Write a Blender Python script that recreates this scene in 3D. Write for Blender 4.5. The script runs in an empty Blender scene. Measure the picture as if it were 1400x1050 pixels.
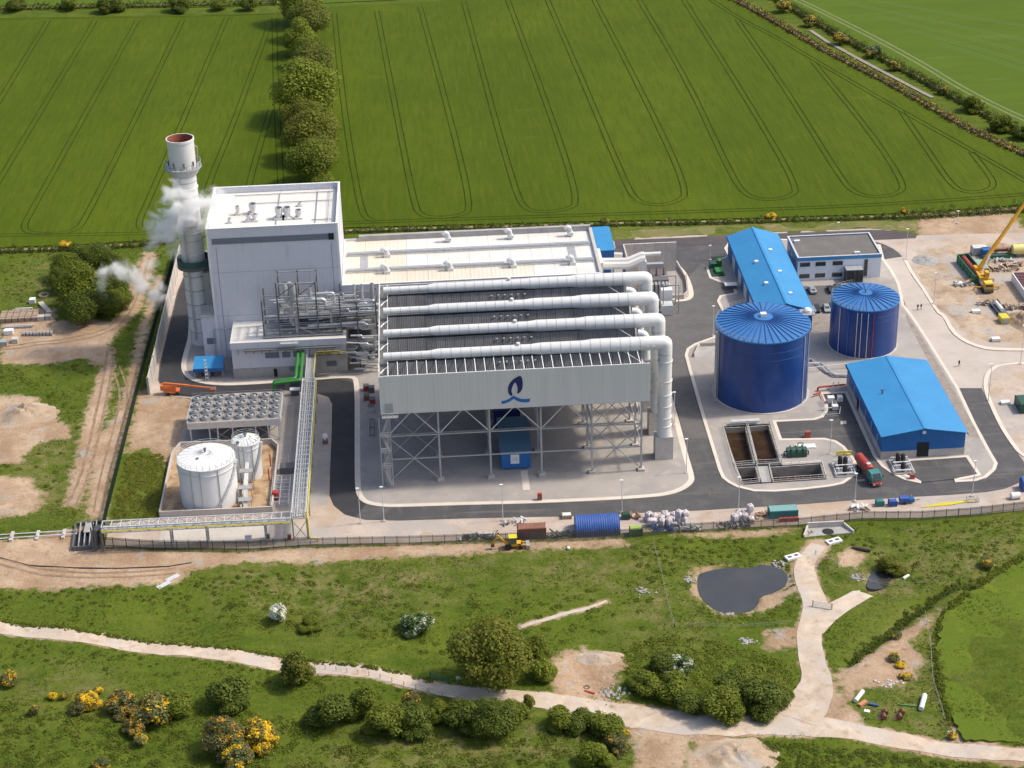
import bpy, bmesh, math, random
import numpy as np
from mathutils import Vector, noise
from mathutils.geometry import tessellate_polygon
random.seed(7); RNG = np.random.default_rng(7)
R = math.radians
scn = bpy.context.scene
COL = scn.collection

# ------------------------------------------------------------------ camera, sky, sun, exposure
CAM_H = 220.0
FPX, PITCH, ROLL, YAW = 2567.634, 0.482126, 0.0283301, -0.0472736      # measured for a 1400 x 1050 frame
_c, _s = math.cos(PITCH), math.sin(PITCH)
_fw, _dn, _rt = Vector((0, _c, -_s)), Vector((0, -_s, -_c)), Vector((1, 0, 0))
def _yaw(v):
    c, s = math.cos(YAW), math.sin(YAW)
    return Vector((c*v.x - s*v.y, s*v.x + c*v.y, v.z))
FW, DN, RT = _yaw(_fw), _yaw(_dn), _yaw(_rt)
RT, DN = RT*math.cos(ROLL) + DN*math.sin(ROLL), DN*math.cos(ROLL) - RT*math.sin(ROLL)
cam = bpy.data.objects.new('camera', bpy.data.cameras.new('camera'))
COL.objects.link(cam); scn.camera = cam
cam.data.sensor_fit = 'HORIZONTAL'; cam.data.sensor_width = 36.0
cam.data.lens = 36.0*FPX/1400.0
cam.data.clip_start = 1.0; cam.data.clip_end = 20000.0
from mathutils import Matrix
cam.matrix_world = Matrix(((RT.x, -DN.x, -FW.x, 0), (RT.y, -DN.y, -FW.y, 0), (RT.z, -DN.z, -FW.z, CAM_H), (0, 0, 0, 1)))

SUN_EL, SUN_AZ = R(52), R(86)            # azimuth clockwise from +Y (the direction of the fields)
world = bpy.data.worlds.new('World'); scn.world = world; world.use_nodes = True
wn = world.node_tree.nodes; wl = world.node_tree.links
sky = wn.new('ShaderNodeTexSky'); sky.sky_type = 'NISHITA'; sky.sun_disc = False
sky.sun_elevation = SUN_EL; sky.sun_rotation = SUN_AZ; sky.air_density = 1.0; sky.dust_density = 4.0; sky.altitude = 50
bg = wn['Background']; bg.inputs[1].default_value = 0.15
wl.new(sky.outputs[0], bg.inputs[0])
sun = bpy.data.objects.new('sun', bpy.data.lights.new('sun', 'SUN')); COL.objects.link(sun)
sun.data.energy = 2.4; sun.data.angle = R(5); sun.data.color = (1.0, 0.92, 0.77)
_sd = Vector((math.sin(SUN_AZ)*math.cos(SUN_EL), math.cos(SUN_AZ)*math.cos(SUN_EL), math.sin(SUN_EL)))
sun.rotation_euler = _sd.to_track_quat('Z', 'Y').to_euler()
scn.view_settings.view_transform = 'Standard'; scn.view_settings.look = 'None'
scn.view_settings.exposure = 0.4; scn.view_settings.gamma = 1.0
scn.render.engine = 'CYCLES'
cy = scn.cycles
cy.use_denoising = True; cy.max_bounces = 6; cy.diffuse_bounces = 3; cy.glossy_bounces = 3; cy.volume_bounces = 8
cy.transparent_max_bounces = 8; cy.volume_step_rate = 1.0; cy.volume_max_steps = 64

# ------------------------------------------------------------------ survey helpers: where a sight line meets the ground or a wall plane
def ray(x, y): return FW*FPX + RT*(x-700) + DN*(y-525)
def P(x, y, z=0.0):
    d = ray(x, y); t = (z-CAM_H)/d.z
    return Vector((d.x*t, d.y*t, z))
def PY(x, y, Y):
    d = ray(x, y); t = Y/d.y
    return Vector((d.x*t, Y, CAM_H+d.z*t))
def PXY(pts, z=0.0): return [(p.x, p.y) for p in (P(a, b, z) for a, b in pts)]

# ------------------------------------------------------------------ materials
MATS = {}
def lin(c):   # sRGB 0..255 -> linear
    return tuple(((v/255)/12.92 if v/255 <= .04045 else ((v/255+.055)/1.055)**2.4) for v in c)
def mat(name, col, rough=.75, metal=0., layers=(), bump=None, corr=None, spec=.5, trans=0., coat=0.):
    """layers: (colour, noise scale 1/m, low, high, strength[, stretch xyz]); corr: (axis, period m, depth); bump: (scale, strength)"""
    m = bpy.data.materials.new(name); m.use_nodes = True; MATS[name] = m
    nt = m.node_tree; N = nt.nodes; L = nt.links; b = N['Principled BSDF']
    b.inputs['Roughness'].default_value = rough; b.inputs['Metallic'].default_value = metal
    b.inputs['Specular IOR Level'].default_value = spec
    if coat: b.inputs['Coat Weight'].default_value = coat
    geo = N.new('ShaderNodeNewGeometry'); pos = geo.outputs['Position']
    rgb = N.new('ShaderNodeRGB'); rgb.outputs[0].default_value = (*col, 1); cur = rgb.outputs[0]
    for ly in layers:
        c2, sc, lo, hi, st = ly[:5]
        src = pos
        if len(ly) > 5:
            mp = N.new('ShaderNodeMapping'); mp.inputs['Scale'].default_value = ly[5]; L.new(pos, mp.inputs[0]); src = mp.outputs[0]
        nz = N.new('ShaderNodeTexNoise'); nz.inputs['Scale'].default_value = sc; nz.inputs['Detail'].default_value = 5
        nz.inputs['Roughness'].default_value = .6; L.new(src, nz.inputs['Vector'])
        mr = N.new('ShaderNodeMapRange'); mr.inputs[1].default_value = lo; mr.inputs[2].default_value = hi; mr.inputs[4].default_value = st
        L.new(nz.outputs[0], mr.inputs[0])
        mx = N.new('ShaderNodeMix'); mx.data_type = 'RGBA'; L.new(mr.outputs[0], mx.inputs[0]); L.new(cur, mx.inputs[6])
        mx.inputs[7].default_value = (*c2, 1); cur = mx.outputs[2]
    L.new(cur, b.inputs['Base Color'])
    h = None
    if corr:
        ax, per, dep = corr
        sp = N.new('ShaderNodeSeparateXYZ'); L.new(pos, sp.inputs[0])
        s = sp.outputs['XYZ'.index(ax)] if ax in 'XYZ' else None
        if ax == 'A':       # along X + Y, for walls facing either way
            ad = N.new('ShaderNodeMath'); ad.operation = 'ADD'; L.new(sp.outputs[0], ad.inputs[0]); L.new(sp.outputs[1], ad.inputs[1]); s = ad.outputs[0]
        mu = N.new('ShaderNodeMath'); mu.operation = 'MULTIPLY'; mu.inputs[1].default_value = 2*math.pi/per; L.new(s, mu.inputs[0])
        sn = N.new('ShaderNodeMath'); sn.operation = 'SINE'; L.new(mu.outputs[0], sn.inputs[0])
        pw = N.new('ShaderNodeMath'); pw.operation = 'SMOOTH_MAX'; pw.inputs[1].default_value = 0; pw.inputs[2].default_value = .3; L.new(sn.outputs[0], pw.inputs[0])
        bp = N.new('ShaderNodeBump'); bp.inputs['Distance'].default_value = dep; bp.inputs['Strength'].default_value = 1; L.new(pw.outputs[0], bp.inputs['Height']); h = bp
    if bump:
        nz = N.new('ShaderNodeTexNoise'); nz.inputs['Scale'].default_value = bump[0]; nz.inputs['Detail'].default_value = 6; L.new(pos, nz.inputs['Vector'])
        b2 = N.new('ShaderNodeBump'); b2.inputs['Strength'].default_value = bump[1]; b2.inputs['Distance'].default_value = bump[2] if len(bump) > 2 else .1
        L.new(nz.outputs[0], b2.inputs['Height'])
        if h: L.new(h.outputs[0], b2.inputs['Normal'])
        h = b2
    if h: L.new(h.outputs[0], b.inputs['Normal'])
    return m
D = lambda c, f: tuple(v*f for v in c)
def painted(name, col, rough=.45, var=.12, **k):
    return mat(name, col, rough, layers=((D(col, 1-var*1.6), .35, .45, .75, .8), (D(col, 1+var*.7), 1.3, .5, .8, .6),
               ((col[0]*.55+.05, col[1]*.52+.045, col[2]*.5+.04), .9, .56, .8, .5, (1, 1, .10))), **k)
white_clad = painted('white_cladding', (.61, .61, .665), .5, .05, corr=('A', .9, .006))
acc_clad = mat('wind_wall_cladding', (.63, .62, .605), .5, layers=(((.565, .555, .545), .5, .4, .7, .7, (1, 1, .06)), ((.67, .66, .645), 1.1, .5, .8, .5, (1, 1, .05))), corr=('X', 1.0, .008))
roof_white = mat('white_roof_membrane', (.66, .645, .615), .6, layers=(((.55, .53, .49), .12, .45, .7, .7), ((.58, .55, .49), .7, .5, .8, .4)))
roof_cream = mat('cream_roof_sheet', (.62, .56, .465), .6, layers=(((.55, .48, .375), .10, .42, .68, .8), ((.66, .63, .57), .05, .45, .6, .7)), corr=('X', 1.1, .03))
duct_white = mat('white_duct_paint', (.67, .67, .66), .42, layers=(((.57, .57, .55), .3, .5, .78, .55), ((.55, .53, .49), .8, .6, .85, .35, (1, 1, .25))))
steel = mat('galvanised_steel', (.42, .43, .44), .5, .35, layers=(((.30, .31, .32), 1.2, .45, .7, .7),))
steel_lt = mat('pale_galvanised_steel', (.62, .63, .63), .45, .2, layers=(((.48, .49, .49), 1.2, .45, .7, .6),))
steel_dk = mat('dark_steel', (.13, .133, .135), .6, .2, layers=(((.2, .18, .16), .9, .5, .75, .6),))
bundle = mat('finned_tube_bundle', (.17, .17, .175), .7, .2, layers=(((.11, .11, .115), .25, .4, .65, .8, (1, .1, .1)), ((.22, .22, .215), 1.5, .5, .75, .5)), corr=('X', .42, .05))
louvre = mat('grey_louvre', (.17, .19, .23), .6, corr=('Z', .35, .06))
black = mat('black_opening', (.015, .015, .017), .8)
rust = mat('rusty_liner', (.20, .055, .03), .85, layers=(((.28, .10, .06), .8, .4, .7, .7),))
concrete = mat('pale_concrete', (.50, .46, .42), .85, layers=(((.38, .345, .31), .25, .4, .7, .8), ((.58, .545, .51), 1.4, .5, .8, .6), ((.32, .28, .24), .6, .6, .8, .5)), bump=(4, .3, .03))
concrete_g = mat('grey_concrete', (.36, .35, .335), .85, layers=(((.26, .25, .24), .3, .4, .7, .8), ((.44, .43, .42), 1.7, .5, .8, .6)), bump=(4, .3, .03))
conc_wet = mat('stained_concrete', (.30, .27, .24), .8, layers=(((.16, .12, .085), .5, .45, .7, .9, (1, 1, 2.5)), ((.42, .39, .36), .9, .55, .8, .7)))
kerbstone = mat('kerb_concrete', (.62, .55, .475), .85, layers=(((.53, .46, .39), .3, .4, .7, .8), ((.68, .63, .57), 1.2, .5, .8, .5)), bump=(5, .2, .02))
asphalt = mat('asphalt', (.072, .071, .073), .9, layers=(((.055, .055, .060), .06, .42, .6, .9), ((.125, .118, .114), .18, .5, .72, .8), ((.17, .156, .145), .5, .58, .8, .6, (1, .25, 1)), ((.19, .172, .155), .45, .56, .72, .6, (.08, 1.2, 1)), ((.09, .088, .09), 2.5, .4, .7, .5)), bump=(12, .3, .02))
asph_old = mat('worn_asphalt', (.115, .11, .108), .9, layers=(((.085, .082, .085), .12, .4, .65, .8), ((.16, .15, .14), .45, .5, .78, .6), ((.22, .2, .18), .8, .62, .85, .5)), bump=(12, .3, .02))
asph_red = mat('rough_base_course', (.075, .062, .066), .95, layers=(((.105, .088, .088), .5, .4, .7, .8, (.15, 1, 1)), ((.055, .048, .054), .2, .4, .7, .7)), bump=(6, .4, .05))
dusty = mat('dusty_concrete_road', (.46, .40, .35), .92, layers=(((.38, .335, .30), .15, .42, .66, .8), ((.54, .48, .42), .6, .5, .78, .6), ((.32, .27, .23), .35, .6, .82, .5)), bump=(6, .3, .03))
gravel = mat('pinkish_gravel', (.42, .345, .29), .95, layers=(((.50, .425, .365), .12, .45, .65, .9), ((.33, .25, .19), .2, .52, .72, .8), ((.36, .33, .31), .07, .48, .6, .85), ((.40, .29, .19), .05, .52, .62, .7), ((.26, .215, .175), 1.3, .55, .8, .6), ((.58, .53, .48), .4, .66, .76, .7)), bump=(3, .5, .08))
slab = mat('grey_hardstanding', (.35, .32, .295), .92, layers=(((.28, .262, .25), .07, .42, .6, .9), ((.43, .375, .33), .3, .52, .75, .7), ((.25, .235, .22), .9, .6, .82, .5)), bump=(5, .3, .03))
blue_roof = mat('bright_blue_roof', (.032, .235, .50), .5, layers=(((.025, .20, .44), .15, .4, .65, .7), ((.055, .28, .54), 1.2, .55, .8, .4)), corr=('Y', .6, .03))
blue_wall = mat('blue_cladding', (.012, .13, .38), .5, layers=(((.010, .105, .32), .3, .4, .7, .6),), corr=('A', .6, .04))
tank_blue = mat('glossy_tank_blue', (.009, .055, .235), .36, layers=(((.007, .036, .17), .16, .42, .6, .9, (1, 1, .18)), ((.02, .065, .26), .12, .5, .66, .8, (1, 1, .5)), ((.04, .08, .24), 1.1, .62, .8, .25, (1, 1, .06))), coat=.1)
tank_roof = mat('tank_roof_blue', (.034, .155, .40), .5, layers=(((.027, .13, .35), .4, .4, .7, .7),))
tank_rib = mat('tank_rib_blue', (.013, .078, .26), .5)
tank_white = mat('white_tank_paint', (.70, .71, .72), .45, layers=(((.60, .61, .61), .3, .45, .7, .7, (1, 1, .3)), ((.5, .46, .42), .9, .62, .85, .35, (1, 1, .15))))
office_white = mat('white_render', (.70, .73, .76), .6, layers=(((.62, .65, .68), .4, .45, .7, .6),))
office_blue = mat('fascia_blue', (.05, .25, .50), .5)
roof_dark = mat('grey_felt_roof', (.125, .118, .112), .9, layers=(((.165, .155, .145), .25, .45, .7, .8), ((.10, .095, .092), .8, .5, .75, .5)))
glass = mat('window_glass', (.03, .035, .04), .08, spec=.8)
yellow = painted('yellow_paint', (.62, .52, .03), .5, .1)
crane_y = painted('crane_yellow', (.70, .34, .02), .5, .15)
orange = painted('orange_paint', (.62, .16, .04), .5, .15)
green_p = painted('green_pipe_paint', (.035, .20, .035), .5, .12)
green_d = painted('dark_green_paint', (.02, .075, .05), .5, .12)
green_m = painted('mid_green_paint', (.03, .17, .09), .6, .15)
lime = painted('lime_paint', (.28, .42, .07), .6, .12)
teal = painted('teal_paint', (.035, .19, .19), .6, .2)
red = painted('red_paint', (.40, .04, .03), .5, .15)
redbrown = painted('red_brown_paint', (.27, .12, .085), .7, .25, corr=('X', .28, .06))
cont_blue = mat('ribbed_blue_sheet', (.035, .10, .35), .6, layers=(((.028, .08, .28), .4, .4, .7, .8), ((.06, .15, .42), 1.4, .5, .8, .5)), corr=('X', .5, .06))
bag_w = mat('white_woven_bag', (.55, .50, .51), .85, layers=(((.42, .36, .37), .9, .4, .7, .8),), bump=(4, .4, .1))
wood = mat('pale_timber', (.42, .33, .22), .85, layers=(((.30, .22, .14), .8, .4, .7, .8),))
soil = mat('brown_soil', (.30, .21, .14), .95, layers=(((.38, .29, .21), .4, .45, .7, .8), ((.20, .14, .09), 1.0, .5, .75, .7)), bump=(2, .6, .2))
rock = mat('grey_rubble', (.33, .32, .31), .9, layers=(((.22, .21, .2), 1.0, .4, .7, .8),), bump=(3, .6, .2))
plastic_w = painted('white_plastic', (.72, .73, .72), .5, .06)
plastic_k = mat('black_rubber', (.02, .02, .022), .7)
rust_b = mat('rusty_brown_steel', (.16, .065, .035), .85, layers=(((.24, .11, .06), 1.5, .4, .7, .7),))
logo_and_shade_navy = mat('logo_and_shade_navy', (.012, .018, .115), .5)
logo_blue = mat('logo_blue', (.02, .13, .42), .5)
insul = mat('silver_insulation', (.62, .63, .64), .35, .55, layers=(((.45, .46, .47), 1.0, .45, .7, .7),))
dark_water = mat('dark_pond_water', (.040, .040, .038), .05, spec=.8, layers=(((.062, .058, .05), .05, .45, .62, .8),))
brown_water = mat('brown_basin_water', (.050, .030, .012), .12, spec=.4, layers=(((.025, .013, .008), .25, .45, .65, .8),))
rust_water = mat('rusty_basin_water', (.055, .022, .012), .2, spec=.4, layers=(((.025, .011, .007), .4, .45, .65, .8),))
bund_orange = mat('orange_stained_slab', (.42, .29, .17), .8, layers=(((.24, .14, .07), .3, .45, .6, .9), ((.52, .40, .26), .5, .55, .72, .8)))
def leafmat(name, c1, c2, c3=None, amt=.35, tr=.42):
    m = bpy.data.materials.new(name); m.use_nodes = True; MATS[name] = m
    nt = m.node_tree; N = nt.nodes; L = nt.links; b = N['Principled BSDF']; b.inputs['Roughness'].default_value = .65
    b.inputs['Specular IOR Level'].default_value = .25
    geo = N.new('ShaderNodeNewGeometry'); oi = N.new('ShaderNodeObjectInfo')
    nz = N.new('ShaderNodeTexNoise'); nz.inputs['Scale'].default_value = .55; nz.inputs['Detail'].default_value = 4; L.new(geo.outputs['Position'], nz.inputs['Vector'])
    mr = N.new('ShaderNodeMapRange'); mr.inputs[1].default_value = .35; mr.inputs[2].default_value = .65; L.new(nz.outputs[0], mr.inputs[0])
    mx = N.new('ShaderNodeMix'); mx.data_type = 'RGBA'; mx.inputs[6].default_value = (*c1, 1); mx.inputs[7].default_value = (*c2, 1); L.new(mr.outputs[0], mx.inputs[0]); cur = mx.outputs[2]
    if c3:
        wn_ = N.new('ShaderNodeTexWhiteNoise'); wn_.noise_dimensions = '1D'; L.new(geo.outputs['Random Per Island'], wn_.inputs['W'])
        nz2 = N.new('ShaderNodeTexNoise'); nz2.inputs['Scale'].default_value = .7; L.new(geo.outputs['Position'], nz2.inputs['Vector'])
        ad = N.new('ShaderNodeMath'); ad.operation = 'ADD'; wm = N.new('ShaderNodeMath'); wm.operation = 'MULTIPLY'; wm.inputs[1].default_value = .5; L.new(wn_.outputs['Value'], wm.inputs[0]); cm = N.new('ShaderNodeMapRange'); cm.inputs[1].default_value = .4; cm.inputs[2].default_value = .6; L.new(nz2.outputs[0], cm.inputs[0]); L.new(wm.outputs[0], ad.inputs[0]); L.new(cm.outputs[0], ad.inputs[1])
        gt = N.new('ShaderNodeMath'); gt.operation = 'GREATER_THAN'; gt.inputs[1].default_value = 1.28-amt*1.25; L.new(ad.outputs[0], gt.inputs[0])
        m3 = N.new('ShaderNodeMix'); m3.data_type = 'RGBA'; m3.inputs[7].default_value = (*c3, 1); L.new(gt.outputs[0], m3.inputs[0]); L.new(cur, m3.inputs[6]); cur = m3.outputs[2]
    hs = N.new('ShaderNodeHueSaturation')
    v = N.new('ShaderNodeMapRange'); v.inputs[3].default_value = .72; v.inputs[4].default_value = 1.25; L.new(geo.outputs['Random Per Island'], v.inputs[0]); L.new(v.outputs[0], hs.inputs['Value']); L.new(cur, hs.inputs['Color'])
    L.new(hs.outputs[0], b.inputs['Base Color'])
    t = N.new('ShaderNodeBsdfTranslucent'); L.new(hs.outputs[0], t.inputs[0]); ms = N.new('ShaderNodeMixShader'); ms.inputs[0].default_value = tr
    L.new(b.outputs[0], ms.inputs[1]); L.new(t.outputs[0], ms.inputs[2]); L.new(ms.outputs[0], N['Material Output'].inputs[0])
    return m
leaf_fresh = leafmat('fresh_green_leaves', (.175, .225, .02), (.24, .275, .035))
leaf_mid = leafmat('mid_green_leaves', (.132, .175, .016), (.195, .225, .027))
leaf_dark = leafmat('dark_green_leaves', (.094, .132, .016), (.145, .182, .026))
leaf_olive = leafmat('olive_leaves', (.20, .20, .025), (.155, .185, .025))
leaf_bronze = leafmat('bronze_budding_leaves', (.195, .20, .035), (.155, .20, .032))
leaf_gorse = leafmat('gorse_foliage', (.085, .115, .03), (.14, .13, .045), (.66, .42, .015), .16, .1)
leaf_gorse_b = leafmat('gorse_full_bloom', (.12, .12, .03), (.2, .15, .03), (.70, .45, .015), .42, .1)
leaf_brown = leafmat('withered_gorse', (.12, .10, .042), (.10, .115, .032), (.5, .28, .02), .12, .1)
leaf_white = leafmat('hawthorn_blossom', (.07, .10, .03), (.12, .15, .06), (.74, .74, .62), .72, .1)
leaf_pale = leafmat('pale_blossom_bush', (.05, .09, .022), (.08, .12, .03), (.42, .45, .33), .16, .1)
leaf_grass = leafmat('rough_grass_blades', (.110, .150, .014), (.162, .188, .024), (.30, .26, .11), .09, .45)
leaf_low = leafmat('low_meadow_growth', (.106, .150, .012), (.150, .186, .020), (.22, .22, .05), .06, .5)
churned = mat('churned_earth', (.37, .275, .19), .95, layers=(((.46, .37, .28), .12, .45, .6, .9), ((.24, .165, .105), .22, .52, .66, .9), ((.36, .335, .31), .09, .52, .6, .85), ((.19, .14, .10), .9, .58, .76, .7), ((.53, .46, .38), .5, .62, .74, .6)), bump=(2, .7, .2))
shaded_fresh_asphalt = mat('shaded_fresh_asphalt', (.038, .038, .042), .85, layers=(((.030, .030, .034), .1, .4, .6, .9), ((.058, .056, .056), .3, .54, .74, .7), ((.08, .075, .07), .5, .62, .8, .5, (1, .2, 1))), bump=(12, .3, .02))  # fresh asphalt with the shade over the left loop mixed into its colour
ORD = ('first', 'second', 'third', 'fourth', 'fifth', 'sixth', 'seventh', 'eighth', 'ninth')
bark = mat('bark', (.09, .07, .05), .95, bump=(4, .5, .1))

# ------------------------------------------------------------------ mesh builder
ORG = {}
class MB:
    def __init__(s): s.v = []; s.f = []
    def add(s, vs, fs):
        o = len(s.v); s.v += [tuple(v) for v in vs]; s.f += [tuple(i+o for i in f) for f in fs]; return s
    def box(s, x0, x1, y0, y1, z0, z1):
        return s.add([(x0,y0,z0),(x1,y0,z0),(x1,y1,z0),(x0,y1,z0),(x0,y0,z1),(x1,y0,z1),(x1,y1,z1),(x0,y1,z1)],
              [(0,3,2,1),(4,5,6,7),(0,1,5,4),(1,2,6,5),(2,3,7,6),(3,0,4,7)])
    def prism(s, poly, z0, z1, cap=True):
        a = sum(poly[i-1][0]*poly[i][1]-poly[i][0]*poly[i-1][1] for i in range(len(poly)))
        if a < 0: poly = poly[::-1]
        n = len(poly); vs = [(p[0], p[1], z0) for p in poly]+[(p[0], p[1], z1) for p in poly]
        fs = [(i, (i+1) % n, n+(i+1) % n, n+i) for i in range(n)]
        if cap:
            fs += [tuple(range(n, 2*n)), tuple(range(n-1, -1, -1))]
        return s.add(vs, fs)
    def beam(s, p, q, w, h=None):
        p, q = Vector(p), Vector(q); h = h or w; d = (q-p)
        if d.length < 1e-6: return s
        d.normalize(); up = Vector((0, 0, 1)) if abs(d.z) < .95 else Vector((0, 1, 0))
        a = d.cross(up).normalized(); b = a.cross(d).normalized()
        vs = [c+a*sx*w/2+b*sy*h/2 for c in (p, q) for sx, sy in ((-1,-1),(1,-1),(1,1),(-1,1))]
        return s.add(vs, [(3,2,1,0),(4,5,6,7),(0,1,5,4),(1,2,6,5),(2,3,7,6),(3,0,4,7)])
    def tube(s, pts, r, n=8, caps=True):
        pts = [Vector(p) for p in pts]; rs = r if isinstance(r, (list, tuple)) else [r]*len(pts); vs = []
        a = None
        for i, p in enumerate(pts):
            d = (pts[min(i+1, len(pts)-1)]-pts[max(i-1, 0)]).normalized()
            if a is None:
                up = Vector((0, 0, 1)) if abs(d.z) < .9 else Vector((0, 1, 0)); a = d.cross(up).normalized()
            else:
                a = (a-d*a.dot(d)); a = a.normalized() if a.length > 1e-4 else d.orthogonal().normalized()
            b = a.cross(d).normalized()
            vs += [p+(a*math.cos(2*math.pi*k/n)+b*math.sin(2*math.pi*k/n))*rs[i] for k in range(n)]
        fs = []
        for i in range(len(pts)-1):
            for k in range(n): fs.append((i*n+k, (i+1)*n+k, (i+1)*n+(k+1) % n, i*n+(k+1) % n))
        if caps: fs += [tuple(range(n)), tuple(range(len(pts)*n-1, (len(pts)-1)*n-1, -1))]
        return s.add(vs, fs)
    def lathe(s, prof, c=(0, 0, 0), n=32, a0=0., a1=None):
        vs = []; fs = []; full = a1 is None; a1 = 2*math.pi if full else a1; m = n if full else n+1
        for r, z in prof:
            vs += [(c[0]+r*math.cos(a0+(a1-a0)*k/n), c[1]+r*math.sin(a0+(a1-a0)*k/n), c[2]+z) for k in range(m)]
        for i in range(len(prof)-1):
            for k in range(n): fs.append((i*m+k, i*m+(k+1) % m, (i+1)*m+(k+1) % m, (i+1)*m+k))
        return s.add(vs, fs)
    def quad(s, *vs): return s.add(vs, [tuple(range(len(vs)))])
    def build(s, name, m, parent=None, smooth=False, kind=None, label=None, cat=None, group=None, autosmooth=None):
        o0 = ORG.get(parent.name, Vector((0, 0, 0))) if parent else Vector((0, 0, 0))
        me = bpy.data.meshes.new(name)
        vs = [(v[0]-o0.x, v[1]-o0.y, v[2]-o0.z) for v in s.v] if o0.length else s.v
        me.from_pydata(vs, [], s.f); me.update()
        me.materials.append(m)
        if smooth:
            me.polygons.foreach_set('use_smooth', [True]*len(me.polygons))
            try: me.set_sharp_from_angle(angle=R(autosmooth or 40))
            except Exception: pass
        ob = bpy.data.objects.new(name, me); COL.objects.link(ob)
        if parent: ob.parent = parent; ORG[ob.name] = o0
        tag(ob, label, cat, group, kind); return ob
def tag(o, label=None, cat=None, group=None, kind=None):
    for k, v in (('label', label), ('category', cat), ('group', group), ('kind', kind)):
        if v: o[k] = v
    return o
def thing(name, loc, label, cat, group=None, kind=None):
    o = bpy.data.objects.new(name, None); COL.objects.link(o); o.location = loc; o.empty_display_size = .5
    ORG[o.name] = Vector(loc); return tag(o, label, cat, group, kind)
def BX(name, m, par, *d, **k): return MB().box(*d).build(name, m, par, **k)
def BM(name, m, par, p, q, w, h=None, **k): return MB().beam(p, q, w, h).build(name, m, par, **k)
def TB(name, m, par, pts, r, n=8, **k): return MB().tube(pts, r, n).build(name, m, par, smooth=True, **k)
def LA(name, m, par, prof, c, n=32, **k): return MB().lathe(prof, c, n).build(name, m, par, smooth=True, **k)
def link_copy(o, parent=None):
    c = o.copy(); COL.objects.link(c); c.parent = parent
    for ch in o.children: link_copy(ch, c)
    return c
def place(proto, loc, rz=0., label=None, scale=None, first=[None]):
    c = link_copy(proto); c.location = loc; c.rotation_euler = (0, 0, rz)
    if scale: c.scale = scale if hasattr(scale, '__len__') else (scale,)*3
    if label: c['label'] = label
    return c
def drop(proto):      # remove a prototype tree after its copies stand
    for ch in list(proto.children):
        for g in list(ch.children): bpy.data.objects.remove(g)
        bpy.data.objects.remove(ch)
    bpy.data.objects.remove(proto)
def arc_pts(pts, r, n=5):
    """round the corners of a polyline (for pipes)"""
    pts = [Vector(p) for p in pts]; out = [pts[0]]
    for i in range(1, len(pts)-1):
        a, b, c = pts[i-1], pts[i], pts[i+1]
        u = (a-b).normalized()*min(r, (a-b).length*.45); w = (c-b).normalized()*min(r, (c-b).length*.45)
        for k in range(n+1):
            t = k/n; out.append((b+u)*(1-t)**2+b*2*t*(1-t)+(b+w)*t**2)
    out.append(pts[-1]); return out
def smooth_poly(pts, it=2):
    for _ in range(it):
        q = []
        for i in range(len(pts)):
            a, b = pts[i], pts[(i+1) % len(pts)]
            q += [(a[0]*.75+b[0]*.25, a[1]*.75+b[1]*.25), (a[0]*.25+b[0]*.75, a[1]*.25+b[1]*.75)]
        pts = q
    return pts
def area(p): return .5*sum(p[i-1][0]*p[i][1]-p[i][0]*p[i-1][1] for i in range(len(p)))
def inset(poly, d):
    if area(poly) < 0: poly = poly[::-1]
    n = len(poly); out = []
    for i in range(n):
        a, b, c = Vector(poly[i-1]), Vector(poly[i]), Vector(poly[(i+1) % n])
        e1 = (b-a); e2 = (c-b)
        if e1.length < 1e-6: e1 = e2
        if e2.length < 1e-6: e2 = e1
        n1 = Vector((-e1.y, e1.x)).normalized(); n2 = Vector((-e2.y, e2.x)).normalized(); m_ = (n1+n2)
        m_ = m_.normalized() if m_.length > .1 else n1
        out.append(tuple(b+m_*d/max(.5, m_.dot(n1))))
    return out
def sheet(name, poly, z, m, parent=None, holes=(), **k):
    polys = [[Vector((p[0], p[1], 0)) for p in q] for q in (poly, *holes)]
    fl = [v for q in polys for v in q]; mb = MB(); mb.v = [(v.x, v.y, z) for v in fl]
    for t in tessellate_polygon(polys):
        a, b, c = (fl[i] for i in t)
        if (b-a).cross(c-a).z < 0: t = t[::-1]
        mb.f.append(tuple(t))
    return mb.build(name, m, parent, **k)

# ================================================================== THE SETTING: ground, fields, roads, ponds
PLANT = PXY([(128, 752), (215, 753), (345, 754), (428, 748), (560, 745), (690, 739), (850, 732), (935, 728), (1010, 725), (1092, 721), (1180, 712),
             (1260, 711), (1330, 706), (1460, 694), (1500, 320), (1400, 300), (1254, 300), (1230, 322), (842, 333), (480, 330), (300, 340), (243, 352), (225, 400), (205, 470), (190, 535), (186, 544),
             (172, 616), (160, 660), (144, 708)])
POND = PXY([(955, 786), (972, 780), (1000, 776), (1025, 777), (1045, 772), (1066, 776), (1077, 787), (1076, 803), (1058, 807), (1036, 811), (1031, 829), (1012, 835), (986, 837), (969, 825), (958, 806)]); POND = smooth_poly(POND, 1)
POND2 = PXY([(1196, 778), (1220, 781), (1212, 797), (1200, 803), (1185, 801)]); POND2 = smooth_poly(POND2, 2)
DITCH = PXY([(1330, 806), (1317, 799), (1300, 803), (1275, 816), (1245, 838), (1215, 862), (1185, 885), (1160, 906)])
DITCH2 = PXY([(1108, 770), (1125, 785), (1155, 800), (1187, 806), (1205, 812)])
BASIN = PXY([(986, 583), (1054, 578), (1072, 632), (1124, 629), (1133, 658), (1014, 668)])
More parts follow.
